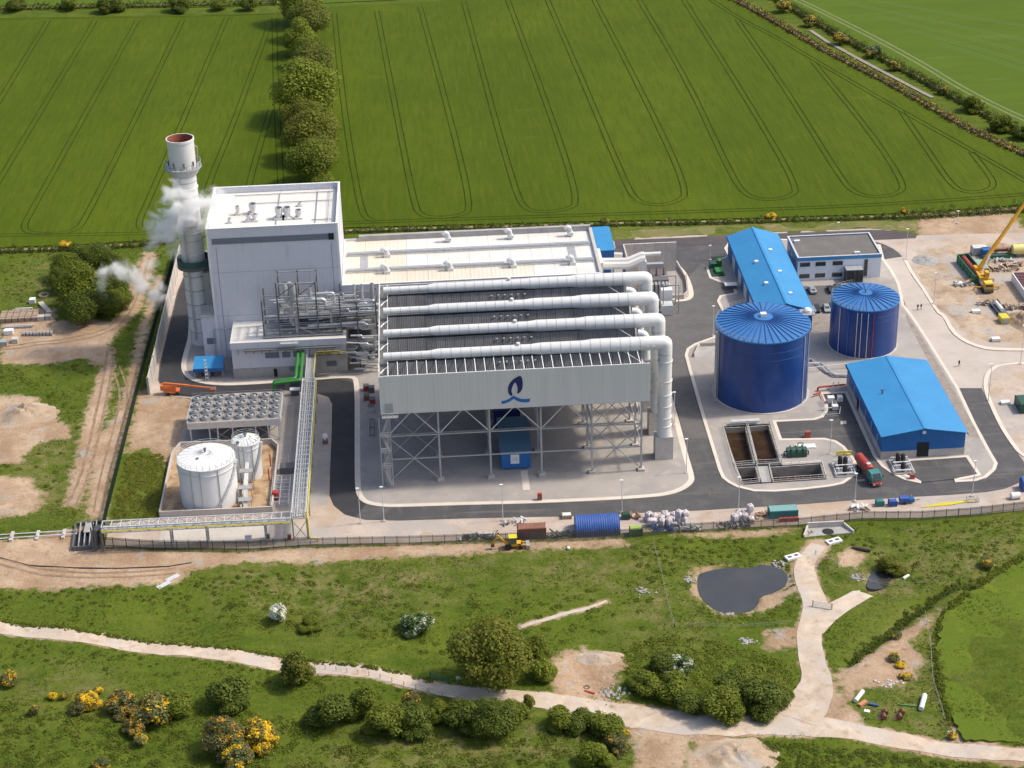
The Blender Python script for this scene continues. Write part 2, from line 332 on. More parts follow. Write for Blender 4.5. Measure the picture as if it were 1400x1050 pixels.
DIRT = [PXY(p) for p in (
    [(-150, 536), (0, 540), (52, 543), (56, 559), (95, 582), (98, 600), (56, 606), (37, 621), (37, 632), (-150, 650)],
    [(138, 490), (160, 490), (155, 520), (147, 560), (138, 600), (126, 640), (112, 695), (86, 695), (93, 655), (106, 610), (117, 560), (127, 530)],
    [(78, 440), (110, 436), (150, 440), (172, 425), (176, 398), (186, 366), (197, 345), (215, 345), (205, 385), (196, 420), (165, 452), (150, 470), (160, 495), (138, 497), (112, 490), (60, 500), (0, 498), (0, 440), (40, 422), (75, 424)],
    [(212, 375), (226, 375), (203, 455), (188, 530), (172, 590), (152, 660), (143, 712), (116, 712), (122, 668), (124, 608), (150, 578), (166, 540), (182, 475)],
    [(186, 536), (206, 530), (225, 540), (262, 545), (258, 600), (240, 640), (225, 640), (205, 612), (172, 618), (180, 575)],
    [(-150, 742), (30, 738), (130, 716), (140, 747), (212, 752), (340, 753), (428, 747), (560, 744), (690, 741), (850, 734), (860, 747), (735, 752), (690, 756), (560, 762), (430, 770), (330, 770), (262, 782), (243, 798), (176, 804), (70, 806), (-150, 798)],
    [(-150, 655), (40, 650), (58, 668), (62, 690), (40, 705), (-150, 712)],
    [(751, 909), (771, 894), (800, 887), (851, 894), (856, 905), (838, 935), (826, 953), (754, 948)],
    [(840, 955), (950, 975), (1040, 978), (1082, 960), (1098, 930), (1140, 925), (1160, 967), (1190, 997), (1100, 1003), (950, 1010), (935, 1060), (872, 1060), (862, 1005), (848, 985)],
    [(1140, 930), (1150, 915), (1185, 890), (1230, 860), (1262, 838), (1285, 830), (1275, 850), (1245, 880), (1265, 900), (1240, 940), (1180, 945), (1160, 965)],
    [(943, 790), (950, 774), (985, 768), (1000, 770), (985, 777), (962, 783), (956, 795), (957, 812), (948, 815)],
    [(1033, 812), (1075, 806), (1092, 806), (1070, 825), (1040, 838), (1015, 840), (1030, 832)],
    [(1042, 862), (1088, 858), (1090, 885), (1045, 884)],
    [(1140, 765), (1160, 748), (1185, 755), (1180, 772), (1150, 778)],
    [(920, 728), (1000, 724), (1090, 722), (1085, 728), (1040, 733), (980, 734), (925, 733)],
    [(952, 1000), (985, 1004), (1030, 1035), (1040, 1060), (930, 1060)],
    [(1254, 296), (1420, 284), (1500, 300), (1500, 330), (1254, 330)],
    [(1300, 985), (1400, 1030), (1400, 1055), (1300, 1020)])]
DRY = [PXY(p) for p in (
    [(840, 326), (1250, 318), (1250, 304), (1100, 306), (960, 310), (842, 316)],
    [(700, 758), (860, 752), (900, 770), (890, 805), (820, 800), (740, 800)],
    [(860, 800), (930, 800), (940, 870), (870, 870)],
    [(40, 930), (110, 925), (150, 950), (60, 955)],
    [(1120, 770), (1330, 730), (1420, 715), (1420, 765), (1310, 800), (1200, 815), (1140, 800)],
    [(1215, 870), (1275, 830), (1285, 910), (1270, 1000), (1200, 995), (1190, 930)],
    [(0, 600), (110, 600), (95, 690), (0, 690)], [(60, 350), (20, 400), (70, 410), (95, 370)],
    [(300, 770), (560, 765), (690, 760), (560, 830), (450, 850), (330, 820)],
    [(560, 985), (860, 990), (870, 1060), (420, 1060)])]
LUSH = [PXY(p) for p in (
    [(-60, 800), (70, 808), (176, 806), (262, 785), (420, 775), (400, 800), (250, 850), (100, 860), (-60, 850)],
    [(-60, 866), (130, 884), (370, 914), (560, 950), (430, 960), (250, 930), (-60, 920)],
    [(700, 830), (900, 790), (900, 860), (760, 880), (700, 870)],
    [(860, 900), (1080, 900), (1080, 950), (1000, 980), (880, 955)],
    [(1117, 877), (1150, 840), (1200, 820), (1240, 825), (1180, 870), (1140, 897)],
    [(990, 1008), (1100, 1006), (1400, 1045), (1400, 1070), (1050, 1070)],
    [(-60, 340), (60, 345), (60, 440), (-60, 440)])]
def seg_dist(x, y, poly, closed=True):
    d = np.full(x.shape, 1e9); n = len(poly)
    for i in range(n if closed else n-1):
        ax, ay = poly[i]; bx, by = poly[(i+1) % n]; ex, ey = bx-ax, by-ay; l2 = ex*ex+ey*ey+1e-9
        t = np.clip(((x-ax)*ex+(y-ay)*ey)/l2, 0, 1); d = np.minimum(d, np.hypot(x-ax-t*ex, y-ay-t*ey))
    return d
def sdist(x, y, poly):          # positive inside
    ins = np.zeros(x.shape, bool); n = len(poly)
    for i in range(n):
        ax, ay = poly[i]; bx, by = poly[(i+1) % n]
        if ay == by: continue
        c = ((ay > y) != (by > y)) & (x < (bx-ax)*(y-ay)/(by-ay)+ax); ins ^= c
    d = seg_dist(x, y, poly); return np.where(ins, d, -d)
_w = [(RNG.uniform(.10, .28), RNG.uniform(0, 6.3), RNG.uniform(0, 6.3), .16) for _ in range(7)]+[(RNG.uniform(.5, .9), RNG.uniform(0, 6.3), RNG.uniform(0, 6.3), .045) for _ in range(6)]
def H(x, y):
    x = np.asarray(x, float); y = np.asarray(y, float); h = np.zeros(x.shape)
    for k, a, ph, am in _w: h += am*np.sin(k*(math.cos(a)*x+math.sin(a)*y)+ph)
    out = np.clip(-sdist(x, y, PLANT)/14, 0, 1)
    h *= out*np.clip((520-y)/20, 0, 1)
    h -= 1.1*np.clip(sdist(x, y, POND)/3+.45, 0, 1)+.8*np.clip(sdist(x, y, POND2)/2+.5, 0, 1)
    for dl, dp, w in ((DITCH, 1.2, 1.6), (DITCH2, .7, 1.2)): h -= dp*np.exp(-(seg_dist(x, y, dl, False)/w)**2)
    pit = sdist(x, y, PXY([(752, 909), (800, 890), (853, 896), (826, 950), (756, 946)])); h -= .9*np.clip(pit/5, 0, 1)
    return h
def hz(x, y): return float(H(np.array([x]), np.array([y]))[0])
def G(px, py):                  # point on the ground seen at this place
    p = P(px, py); return Vector((p.x, p.y, hz(p.x, p.y)))
def grow(a, b, s0, f=1.6):
    out = [a]; s = s0
    while (out[-1] < b) if b > a else (out[-1] > b): out.append(out[-1]+(s if b > a else -s)); s *= f
    return out
xs = np.array(sorted(set(grow(-128, -7000, 3)))+list(np.arange(-127, 165, 1.0))+grow(165, 7000, 3))
ys = np.array(sorted(grow(250, -3000, 3))+list(np.arange(251, 530, 1.0))+grow(530, 9000, 3, 1.15))
gx, gy = np.meshgrid(xs, ys); fx, fy = gx.ravel(), gy.ravel()
fz = H(fx, fy)-6.0*(sdist(fx, fy, BASIN) > -1.2)
nx, ny = len(xs), len(ys)
idx = np.arange(nx*ny).reshape(ny, nx)
quads = np.stack([idx[:-1, :-1], idx[:-1, 1:], idx[1:, 1:], idx[1:, :-1]], -1).reshape(-1, 4)
me = bpy.data.meshes.new('ground'); me.vertices.add(nx*ny); me.vertices.foreach_set('co', np.stack([fx, fy, fz], 1).ravel())
me.loops.add(quads.size); me.loops.foreach_set('vertex_index', quads.ravel()); me.polygons.add(len(quads))
me.polygons.foreach_set('loop_start', np.arange(0, quads.size, 4)); me.polygons.foreach_set('use_smooth', np.ones(len(quads), bool)); me.update(); me.validate()
near = (fx > -135) & (fx < 175) & (fy > 240) & (fy < 560)
def attr(name, polys, w):
    a = np.zeros(nx*ny); xn, yn = fx[near], fy[near]; v = np.zeros(xn.shape)
    for p in polys: v = np.maximum(v, np.clip(.5+sdist(xn, yn, p)/(2*w), 0, 1))
    a[near] = v; at = me.attributes.new(name, 'FLOAT', 'POINT'); at.data.foreach_set('value', a.astype(np.float32)); return a
TRK = [(PXY(p), w) for p, w in (([(-330, 820), (-60, 851), (0, 858), (130, 873), (250, 889), (370, 905), (490, 920), (590, 938), (690, 954), (780, 962)], 1.9), ([(780, 962), (860, 975), (950, 993), (1050, 991), (1100, 994)], 3.6), ([(1100, 994), (1180, 1006), (1290, 1020), (1400, 1033), (1480, 1042)], 2.3), ([(1119, 746), (1098, 775), (1103, 800), (1115, 825), (1105, 870), (1118, 930), (1095, 985)], 2.4), ([(712, 858), (745, 850), (780, 838), (805, 832), (830, 821)], .5))]
A_DIRT = attr('dirt', DIRT+[inset(POND, -1.0), inset(POND2, -.8)], 3.0)
_v = np.zeros(near.sum())
for _p, _ww in TRK: _v = np.maximum(_v, np.clip(.5+(_ww+.35-seg_dist(fx[near], fy[near], _p, False))/2.6, 0, 1))
A_DIRT[near] = np.maximum(A_DIRT[near], _v); me.attributes['dirt'].data.foreach_set('value', A_DIRT.astype(np.float32))
attr('dry', DRY, 9.0); attr('lush', LUSH, 6.0)
gm = bpy.data.materials.new('meadow_and_bare_soil'); gm.use_nodes = True
def ground_nodes(m):
    nt = m.node_tree; N = nt.nodes; L = nt.links; b = N['Principled BSDF']; b.inputs['Roughness'].default_value = .95; b.inputs['Specular IOR Level'].default_value = .15
    pos = N.new('ShaderNodeNewGeometry').outputs['Position']
    def nz(sc, det=5):
        n = N.new('ShaderNodeTexNoise'); n.inputs['Scale'].default_value = sc; n.inputs['Detail'].default_value = det; n.inputs['Roughness'].default_value = .65; L.new(pos, n.inputs['Vector']); return n.outputs[0]
    def rng(v, a, b_, c=0, d=1):
        n = N.new('ShaderNodeMapRange'); n.inputs[1].default_value = a; n.inputs[2].default_value = b_; n.inputs[3].default_value = c; n.inputs[4].default_value = d; L.new(v, n.inputs[0]); return n.outputs[0]
    def mix(f, a, b_):
        n = N.new('ShaderNodeMix'); n.data_type = 'RGBA'; L.new(f, n.inputs[0])
        for s, v in ((6, a), (7, b_)):
            if isinstance(v, tuple): n.inputs[s].default_value = (*v, 1)
            else: L.new(v, n.inputs[s])
        return n.outputs[2]
    def math_(op, a, b_):
        n = N.new('ShaderNodeMath'); n.operation = op
        for i, v in enumerate((a, b_)):
            if isinstance(v, float): n.inputs[i].default_value = v
            else: L.new(v, n.inputs[i])
        return n.outputs[0]
    def at(nm):
        n = N.new('ShaderNodeAttribute'); n.attribute_name = nm; return n.outputs['Fac']
    g = mix(rng(nz(.06), .38, .62), (.074, .106, .010), (.118, .142, .017))
    g = mix(rng(nz(.028, 3), .42, .58), g, mix(rng(nz(.3), .35, .65), (.062, .098, .009), (.108, .136, .015))); g = mix(rng(nz(.9), .48, .75, 0, .5), g, (.06, .088, .007))
    sm_ = N.new('ShaderNodeMapping'); sm_.inputs['Scale'].default_value = (.35, 1, 1); L.new(pos, sm_.inputs[0]); nst = N.new('ShaderNodeTexNoise'); nst.inputs['Scale'].default_value = .38; nst.inputs['Detail'].default_value = 7; nst.inputs['Roughness'].default_value = .7; L.new(sm_.outputs[0], nst.inputs['Vector'])
    g = mix(rng(nst.outputs[0], .44, .62, 0, .75), g, (.048, .086, .006)); g = mix(rng(nz(.5, 7), .56, .70, 0, .6), g, (.130, .152, .022))
    lush = math_('MULTIPLY', at('lush'), rng(nz(.13), .3, .6)); g = mix(lush, g, mix(rng(nz(.7), .35, .65), (.062, .102, .008), (.104, .134, .013)))
    dry = math_('MULTIPLY', at('dry'), rng(nz(.22), .42, .66, 0, .85)); g = mix(dry, g, mix(rng(nz(1.1), .35, .65), (.175, .145, .055), (.27, .22, .11)))
    dry2 = rng(nz(.11), .62, .74, 0, .25); g = mix(dry2, g, (.20, .17, .07))
    s = mix(rng(nz(.10), .40, .62), (.32, .215, .135), (.45, .335, .235))
    s = mix(rng(nz(.45), .52, .72), s, (.285, .185, .115)); s = mix(rng(nz(1.6), .6, .75, 0, .7), s, (.52, .46, .39)); s = mix(rng(nz(.16), .57, .66, 0, .8), s, (.34, .315, .285))
    f = math_('ADD', at('dirt'), math_('MULTIPLY', math_('SUBTRACT', nz(.45, 9), .5), 1.5)); f = rng(f, .40, .68)
    f = math_('MULTIPLY', f, rng(at('dirt'), .02, .12))
    c = mix(f, g, s); L.new(c, b.inputs['Base Color'])
    bp = N.new('ShaderNodeBump'); bp.inputs['Strength'].default_value = .8; bp.inputs['Distance'].default_value = .35; L.new(nz(1.2, 8), bp.inputs['Height']); L.new(bp.outputs[0], b.inputs['Normal'])
ground_nodes(gm); me.materials.append(gm)
go = bpy.data.objects.new('ground', me); COL.objects.link(go); tag(go, kind='structure')

def resample(pts, step):
    out = [pts[0]]
    for a, b in zip(pts, pts[1:]):
        l = math.dist(a, b); k = max(1, int(l/step))
        out += [tuple(a[j]+(b[j]-a[j])*i/k for j in range(len(a))) for i in range(1, k+1)]
    return out
# crop fields behind the works
crop = mat('young_barley', (.060, .094, .0030), .85, spec=.1, layers=(((.079, .114, .005), .02, .42, .6, .9, (1, .3, 1)), ((.053, .085, .0025), .012, .45, .6, .8), ((.049, .072, .002), .5, .45, .7, .7, (1.6, .15, 1)), ((.115, .135, .012), .07, .62, .76, .4, (.6, 1.5, 1)), ((.088, .112, .004), .25, .52, .7, .6, (2.5, .2, 1)), ((.045, .066, .002), 1.4, .5, .75, .5)), bump=(2.2, .6, .15))
crop_r = mat('paler_grass_field', (.078, .124, .010), .85, spec=.1, layers=(((.064, .106, .009), .05, .4, .62, .8, (.3, 1.5, 1)), ((.12, .17, .04), .12, .58, .75, .6, (.25, 1.5, 1)), ((.075, .13, .02), 1.2, .5, .75, .5)), bump=(2.2, .5, .12))
crop_s = mat('lush_meadow_grass', (.094, .132, .009), .85, spec=.2, layers=(((.084, .13, .006), .12, .4, .62, .8), ((.15, .185, .016), .2, .55, .72, .7), ((.07, .11, .013), 1.2, .5, .75, .6)), bump=(2.2, .6, .15))
def field(name, px, m, z, extra=(), jit=0):
    mb = MB(); poly = PXY(px)+list(extra)
    if jit: poly = [(x+jit*noise.noise((x*.4, y*.4, 1))+jit*.6*noise.noise((x*1.3, y*1.3, 5)), y+jit*noise.noise((x*.4, y*.4, 9))+jit*.6*noise.noise((x*1.3, y*1.3, 7))) for x, y in resample(poly+poly[:1], .8)[:-1]]
    mb.prism(poly, -.3, z); return mb.build(name, m, kind='structure')
field('crop_field', [(-330, 345), (-60, 341), (100, 336), (260, 326), (430, 314), (433, 240), (432, 120), (425, 20), (300, 22), (0, 26), (-250, 30)], crop, .35)
field('crop_field', [(434, 314), (480, 312), (600, 309), (840, 303), (1000, 300), (1225, 293), (1400, 281), (1540, 272), (1470, 245), (1400, 214), (1320, 176), (1220, 120), (1130, 74), (1040, 24), (990, -6), (800, -10), (600, 2), (430, 12)], crop, .35)
field('pasture_field', [(1047, -14), (1150, 50), (1250, 100), (1340, 150), (1400, 182), (1520, 240), (1700, 200), (1600, -80), (1100, -90)], crop_r, .3)
field('pasture_field', [(-400, 16), (0, 12), (300, 10), (420, 6), (640, -4), (900, -16), (1000, -22), (1000, -120), (300, -120), (-500, -100)], crop_r, .28)
field('meadow_field', [(1440, 757), (1400, 767), (1365, 785), (1327, 811), (1291, 840), (1284, 867), (1283, 913), (1292, 955), (1303, 985), (1320, 1009), (1400, 1017), (1480, 1028)], crop_s, .12, jit=1.1)
tram = mat('shaded_wheel_track_soil', (.020, .032, .002), .95, spec=.1, layers=(((.042, .064, .003), .15, .48, .62, .8), ((.032, .046, .003), .6, .4, .7, .8),))  # soil and crop tone, darkened for the shade down in the wheel gaps
tram_r = mat('worn_grass_track', (.15, .17, .06), .95, layers=(((.10, .14, .04), .3, .4, .7, .8),))
def ribbon(mb, pts, w, z, off=0., jit=0., drape=False, cross=1):
    """strip along (x, y) points, w = half width or list"""
    n = len(pts)
    ws = w if isinstance(w, list) else [w]*n
    base = len(mb.v); m = cross+1
    L_ = []
    for i, p in enumerate(pts):
        a, b = pts[max(i-1, 0)], pts[min(i+1, n-1)]; d = Vector((b[0]-a[0], b[1]-a[1])).normalized(); nn = Vector((-d.y, d.x))
        for k in range(m):
            t = -1+2*k/cross
            if jit and abs(t) == 1: t *= 1+jit*noise.noise((p[0]*.35, p[1]*.35, t*9))+jit*.6*noise.noise((p[0]*1.1, p[1]*1.1, t*5))
            q = (p[0]+nn.x*(ws[i]*t+off), p[1]+nn.y*(ws[i]*t+off)); L_.append(q)
    zz = (H(np.array([q[0] for q in L_]), np.array([q[1] for q in L_]))+z) if drape else [z]*len(L_)
    mb.v += [(q[0], q[1], float(c)) for q, c in zip(L_, zz)]
    for i in range(n-1):
        for k in range(cross):
            a = base+i*m+k; mb.f.append((a, a+1, a+m+1, a+m)[::-1])
def open_smooth(pts, it=2):
    for _ in range(it):
        q = [pts[0]]
        for a, b in zip(pts, pts[1:]): q += [tuple(a[j]*.75+b[j]*.25 for j in range(len(a))), tuple(a[j]*.25+b[j]*.75 for j in range(len(a)))]
        pts = q+[pts[-1]]
    return pts
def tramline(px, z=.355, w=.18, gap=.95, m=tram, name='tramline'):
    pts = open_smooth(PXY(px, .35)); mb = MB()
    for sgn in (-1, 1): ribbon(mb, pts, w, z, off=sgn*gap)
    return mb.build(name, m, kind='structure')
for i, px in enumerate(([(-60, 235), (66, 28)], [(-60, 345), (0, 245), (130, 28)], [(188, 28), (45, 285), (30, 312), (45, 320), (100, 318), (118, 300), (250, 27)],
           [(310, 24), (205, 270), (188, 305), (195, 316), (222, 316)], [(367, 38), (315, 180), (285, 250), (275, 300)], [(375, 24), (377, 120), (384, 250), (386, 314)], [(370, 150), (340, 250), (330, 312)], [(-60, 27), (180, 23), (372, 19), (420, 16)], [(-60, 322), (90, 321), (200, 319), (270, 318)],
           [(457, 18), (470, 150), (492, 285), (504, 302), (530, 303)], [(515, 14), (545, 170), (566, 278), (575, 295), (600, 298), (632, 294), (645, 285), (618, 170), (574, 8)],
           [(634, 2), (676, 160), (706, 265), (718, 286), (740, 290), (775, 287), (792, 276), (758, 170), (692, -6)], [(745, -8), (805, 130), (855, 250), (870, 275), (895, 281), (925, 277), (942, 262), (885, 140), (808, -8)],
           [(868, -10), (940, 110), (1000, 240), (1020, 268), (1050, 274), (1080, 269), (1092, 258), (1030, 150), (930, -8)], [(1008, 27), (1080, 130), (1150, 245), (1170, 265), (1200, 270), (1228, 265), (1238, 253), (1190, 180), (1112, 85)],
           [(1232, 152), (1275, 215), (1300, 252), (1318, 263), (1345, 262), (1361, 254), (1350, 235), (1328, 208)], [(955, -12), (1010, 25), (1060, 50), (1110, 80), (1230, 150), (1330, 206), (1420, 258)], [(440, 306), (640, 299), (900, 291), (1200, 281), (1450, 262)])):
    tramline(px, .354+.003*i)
for px in ([(1050, -20), (1150, 28), (1250, 80), (1330, 130), (1450, 185)],): tramline(px, .31, .5, 1.2, tram_r, 'field_track')
for k in range(5): tramline([(1120+k*40, -14+k*18), (1300+k*30, 20+k*20), (1500, 50+k*24)], .304, .2, 1.0, mat('faint_wheel_track_%d' % k, (.062, .115, .018)), 'tramline')

rock_strip = mat('brown_rubble_ground', (.25, .215, .185), .95, layers=(((.32, .28, .24), .5, .45, .68, .8), ((.17, .14, .115), .9, .52, .75, .8), ((.13, .125, .05), .3, .6, .7, .5)), bump=(3, .6, .1))
# yard, roads, islands
YARD = PXY([(143, 748), (215, 749), (345, 750), (428, 744), (560, 742), (690, 736), (850, 729), (935, 725), (1010, 722), (1092, 718), (1180, 709),
             (1260, 708), (1330, 704), (1460, 692), (1500, 345), (1400, 318), (1254, 322), (1200, 312), (842, 326), (480, 328), (300, 338), (246, 352), (230, 400), (214, 470), (200, 537),
             (225, 541), (262, 545), (240, 622), (219, 708), (150, 716)])
BHOLE = PXY([(988, 584), (1052.5, 580), (1069, 636), (1124, 633), (1130, 656.5), (1016, 664)])
sheet('yard', YARD, .03, gravel, holes=(BHOLE,), kind='structure')
ROADS = PXY([(257, 363), (242, 400), (230, 450), (218, 500), (216, 520), (222, 532), (240, 541), (262, 543), (335, 537), (390, 534), (432, 538), (450, 543), (455, 553), (454.5, 590), (452, 640), (451, 678),
             (457, 692), (472, 704), (500, 711), (545, 712), (640, 709), (786, 706), (887, 701), (960, 698), (1091, 690), (1159, 685), (1240, 680), (1297, 677), (1349, 673), (1374, 668.5), (1394, 660), (1402, 648), (1400, 632),
             (1371, 591), (1351, 549), (1342, 531), (1311, 531), (1268.6, 463), (1240, 423), (1222, 373), (1209, 355), (1233.6, 351.4), (1229, 346), (1221, 340), (1208, 334), (1198, 331), (1100, 330), (995, 333), (924, 337), (842, 340), (480, 330), (300, 340)])
sheet('road', ROADS, .07, asphalt, holes=(BHOLE,), kind='structure')
sheet('road', PXY([(258, 365), (244, 400), (232, 450), (220, 500), (217.5, 520), (223, 531), (240, 540), (262, 542), (335, 536), (390, 533.5), (432, 537.5), (449, 543), (454, 553), (453.5, 590), (451.5, 640), (450.5, 678), (456.5, 691.5), (471, 703), (486, 707.5), (500, 690), (495, 526), (440, 512), (330, 515), (275, 510), (270, 460), (275, 372)]), .085, shaded_fresh_asphalt, kind='structure')  # darker sheet on the left loop, carries painted shade
sheet('road', PXY([(840, 329), (924, 325.7), (995, 322), (1080, 319), (1189, 314.8), (1208, 314.8), (1228, 317), (1254, 321), (1252, 325.7), (1215, 327.6), (1190, 328.5), (995, 333), (924, 337), (842, 340)]), .11, asph_red, kind='structure')
DUSTY = PXY([(1209, 355), (1233.6, 351.4), (1246, 377), (1262, 399), (1280.6, 430), (1288.6, 434), (1300, 457), (1317, 470), (1340, 478.6), (1363, 481), (1420, 481), (1420, 495), (1368.6, 496.6), (1354, 503), (1344, 514), (1342, 531), (1311.4, 531), (1268.6, 463), (1240, 423), (1222, 373)])
sheet('road', DUSTY, .09, dusty, kind='structure')
sheet('road', PXY([(921, 400), (960, 360), (998, 388), (1003, 400), (980, 412), (985, 428), (978, 458), (940, 476), (936, 492), (958, 570), (968, 600), (936, 600), (918, 530), (906, 470), (900, 420)]), .10, asph_old, kind='structure')
def island(name, px, zk=.2, width=1.3, it=2, inner=slab, holes=(), rim=kerbstone):
    poly = smooth_poly(PXY(px), it)
    if area(poly) < 0: poly = poly[::-1]
    inn = inset(poly, width); n = len(poly)
    mb = MB(); mb.v = [(*p, 0.) for p in poly]+[(*p, zk) for p in poly]+[(*p, zk) for p in inn]
    for i in range(n):
        j = (i+1) % n; mb.f += [(i, j, n+j, n+i), (n+i, n+j, 2*n+j, 2*n+i)]
    k = mb.build(name, rim, kind='structure')
    sheet(name.replace('kerb', 'hardstanding'), inn, zk-.004, inner, holes=holes, kind='structure'); return k
island('kerb_core', [(485, 521), (485, 600), (485, 661), (487, 677), (494, 686.5), (505, 691), (525, 694), (548, 694), (640, 691), (731, 689), (823, 685), (880, 681.5), (914, 678), (937, 670), (949.5, 659), (949, 650), (941, 624), (930, 581), (921, 551), (915, 525), (905, 480), (893, 440), (887, 415), (903, 413),
    (928, 413.5), (944, 411), (950, 403), (941, 376), (926, 360), (900, 350), (845, 345), (480, 334), (330, 345), (262, 372), (258, 420), (258, 460), (252, 480), (247, 500), (250, 512), (262, 522), (294, 528), (340, 527), (438, 519.5), (478, 517)], it=2)
island('kerb_tank_yard', [(975, 461), (950, 470), (939, 477), (936, 486), (941, 505), (959.5, 570), (982, 643), (987, 654), (996, 661), (1008, 667), (1031, 672.5), (1059, 673), (1100, 670), (1134, 666), (1153, 662), (1166, 653), (1171, 643), (1171, 630), (1162, 620), (1155, 611), (1143, 603), (1127, 599.5), (1069, 600.5), (1061, 577.5), (1113.7, 575), (1126, 571), (1132, 562), (1132, 554),
    (1125, 539.5), (1155, 538), (1194, 625), (1205, 638.6), (1220, 649), (1237, 657), (1258.6, 661.5), (1261, 657), (1240, 650), (1236, 631.5), (1320.7, 626), (1336, 649), (1304, 655.5), (1306, 660), (1334, 658.5), (1349, 653.5), (1361, 643), (1364, 634), (1354, 617), (1334, 580), (1311, 531), (1268.6, 463), (1250, 435), (1236, 417), (1234, 405), (1230, 388), (1220, 370), (1209, 355), (1204, 335), (1100, 328), (1000, 326), (990, 340), (995, 350), (975, 357.5), (965, 367), (970, 381), (984, 386.5), (1000, 389), (1004, 401), (984, 404.6), (980, 412), (988, 428), (990, 450)],
    it=0, width=.8, holes=(BHOLE,))
sheet('rubble_strip', PXY([(1238, 428), (1250, 446), (1300, 527), (1332, 584), (1340, 600), (1324, 598), (1267, 490), (1240, 440)]), .205, rock_strip, kind='structure')
sheet('rubble_patch', PXY([(1110, 432), (1140, 431), (1136, 452), (1108, 456)]), .206, rock_strip, kind='structure')
island('kerb_junction', [(1371, 593), (1355, 560), (1344, 533), (1345, 515), (1354, 503.5), (1369, 497), (1430, 495), (1450, 620), (1401, 633)], it=2, width=1.0, inner=gravel)
island('kerb_works_compound', [(1234, 354), (1246, 376), (1262, 398), (1280, 428), (1289, 433), (1300, 455), (1317, 468), (1340, 477), (1363, 480), (1440, 480.5), (1440, 477), (1364, 476.5), (1341, 473.5), (1320, 465), (1305, 453), (1293, 431), (1283, 426), (1266, 398), (1250, 375), (1238, 353)], it=1, width=.25, inner=kerbstone)
sheet('apron', PXY([(1239, 631.5), (1320, 626), (1335, 648), (1304, 656), (1262, 660), (1243, 650)]), .215, asphalt, kind='structure')
EY = PXY([(1252, 344), (1300, 336), (1400, 332), (1450, 360), (1440, 440), (1392, 468), (1352, 466), (1322, 458), (1302, 436), (1288, 424), (1270, 398), (1256, 376)])
EY = [(x+1.5*noise.noise((x*.3, y*.3, 1)), y+1.5*noise.noise((x*.3, y*.3, 8))) for x, y in resample(EY+EY[:1], 1.2)[:-1]]
sheet('bare_earth', EY, .045, churned, kind='structure')
GB = PXY([(842, 327), (960, 321), (1100, 316), (1180, 312), (1252, 317), (1254, 303), (1180, 303), (1100, 306), (960, 310), (842, 316)])
GB = [(x+.9*noise.noise((x*.3, y*.3, 1)), y+.9*noise.noise((x*.3, y*.3, 8))) for x, y in resample(GB+GB[:1], 1.2)[:-1]]
sheet('grass_bank', GB, .06, mat('dry_bank_grass', (.17, .155, .05), .95, layers=(((.11, .13, .025), .12, .45, .6, .9), ((.30, .23, .14), .18, .54, .68, .9), ((.08, .095, .02), .9, .5, .75, .7)), bump=(2, .7, .2)), kind='structure')
sheet('car_park', PXY([(1096, 392.5), (1190, 389), (1190, 424), (1112, 428)]), .24, asph_old, kind='structure')
sheet('hardstanding_tanks', PXY([(234, 628), (250, 606), (268, 552), (388, 546), (396, 560), (393, 640), (376, 700), (219, 708)]), .05, slab, kind='structure')
sheet('hardstanding_pipe_bridge', PXY([(388, 540), (432, 541), (449, 546), (452.5, 556), (451.5, 640), (448, 690), (380, 697), (396, 640)]), .052, slab, kind='structure')
for px in ([(1136, 548), (1144, 547), (1145, 551), (1137, 552)], [(1149, 576), (1157, 575.5), (1157.5, 580), (1149.5, 580.5)]):
    sheet('manhole_cover', PXY(px), .085, kerbstone, kind='structure')

# tracks through the meadow
track_m = mat('pale_stony_track', (.48, .385, .295), .95, layers=(((.57, .48, .39), .3, .45, .66, .9), ((.36, .27, .195), .45, .52, .70, .85), ((.45, .41, .37), .1, .48, .6, .7), ((.27, .205, .15), 1.6, .58, .78, .6), ((.30, .25, .12), .25, .62, .7, .7)), bump=(3, .5, .08))
def track(px, z, name='track', jit=.16):
    pts = resample(open_smooth([(*PXY([(a, b)])[0], w) for a, b, w in px]), 1.4)
    mb = MB(); ribbon(mb, [p[:2] for p in pts], [p[2] for p in pts], z, jit=jit, drape=True, cross=6); return mb.build(name, track_m, smooth=True, kind='structure')
track([(-330, 820, 1.9), (-60, 851, 1.9), (0, 858, 1.9), (130, 873, 2.0), (250, 889, 2.0), (370, 905, 2.1), (490, 920, 1.6), (590, 938, 1.9), (690, 954, 2.0), (780, 962, 2.4), (860, 975, 3.6), (950, 993, 3.6), (1050, 991, 3.0), (1100, 994, 3.2), (1180, 1006, 2.2), (1290, 1020, 1.9), (1400, 1033, 2.0), (1480, 1042, 2.0)], .06)
track([(1119, 746, 1.7), (1110, 757, 1.9), (1098, 775, 2.0), (1103, 800, 2.4), (1115, 825, 2.6), (1113, 845, 2.5), (1105, 870, 2.4), (1110, 900, 2.5), (1118, 930, 2.8), (1108, 960, 4.2), (1085, 985, 4.8)], .09, jit=.08)
track([(1185, 808, 1.9), (1160, 824, 1.9), (1130, 842, 2.3), (1112, 862, 2.2)], .075, jit=.05)
track([(712, 858, .5), (745, 850, .55), (780, 838, .55), (805, 832, .5), (830, 821, .35)], .05, 'footpath')
sheet('pond', inset(POND, -.6), -.34, dark_water, kind='structure')
sheet('pond', inset(POND2, -.5), -.3, dark_water, kind='structure')

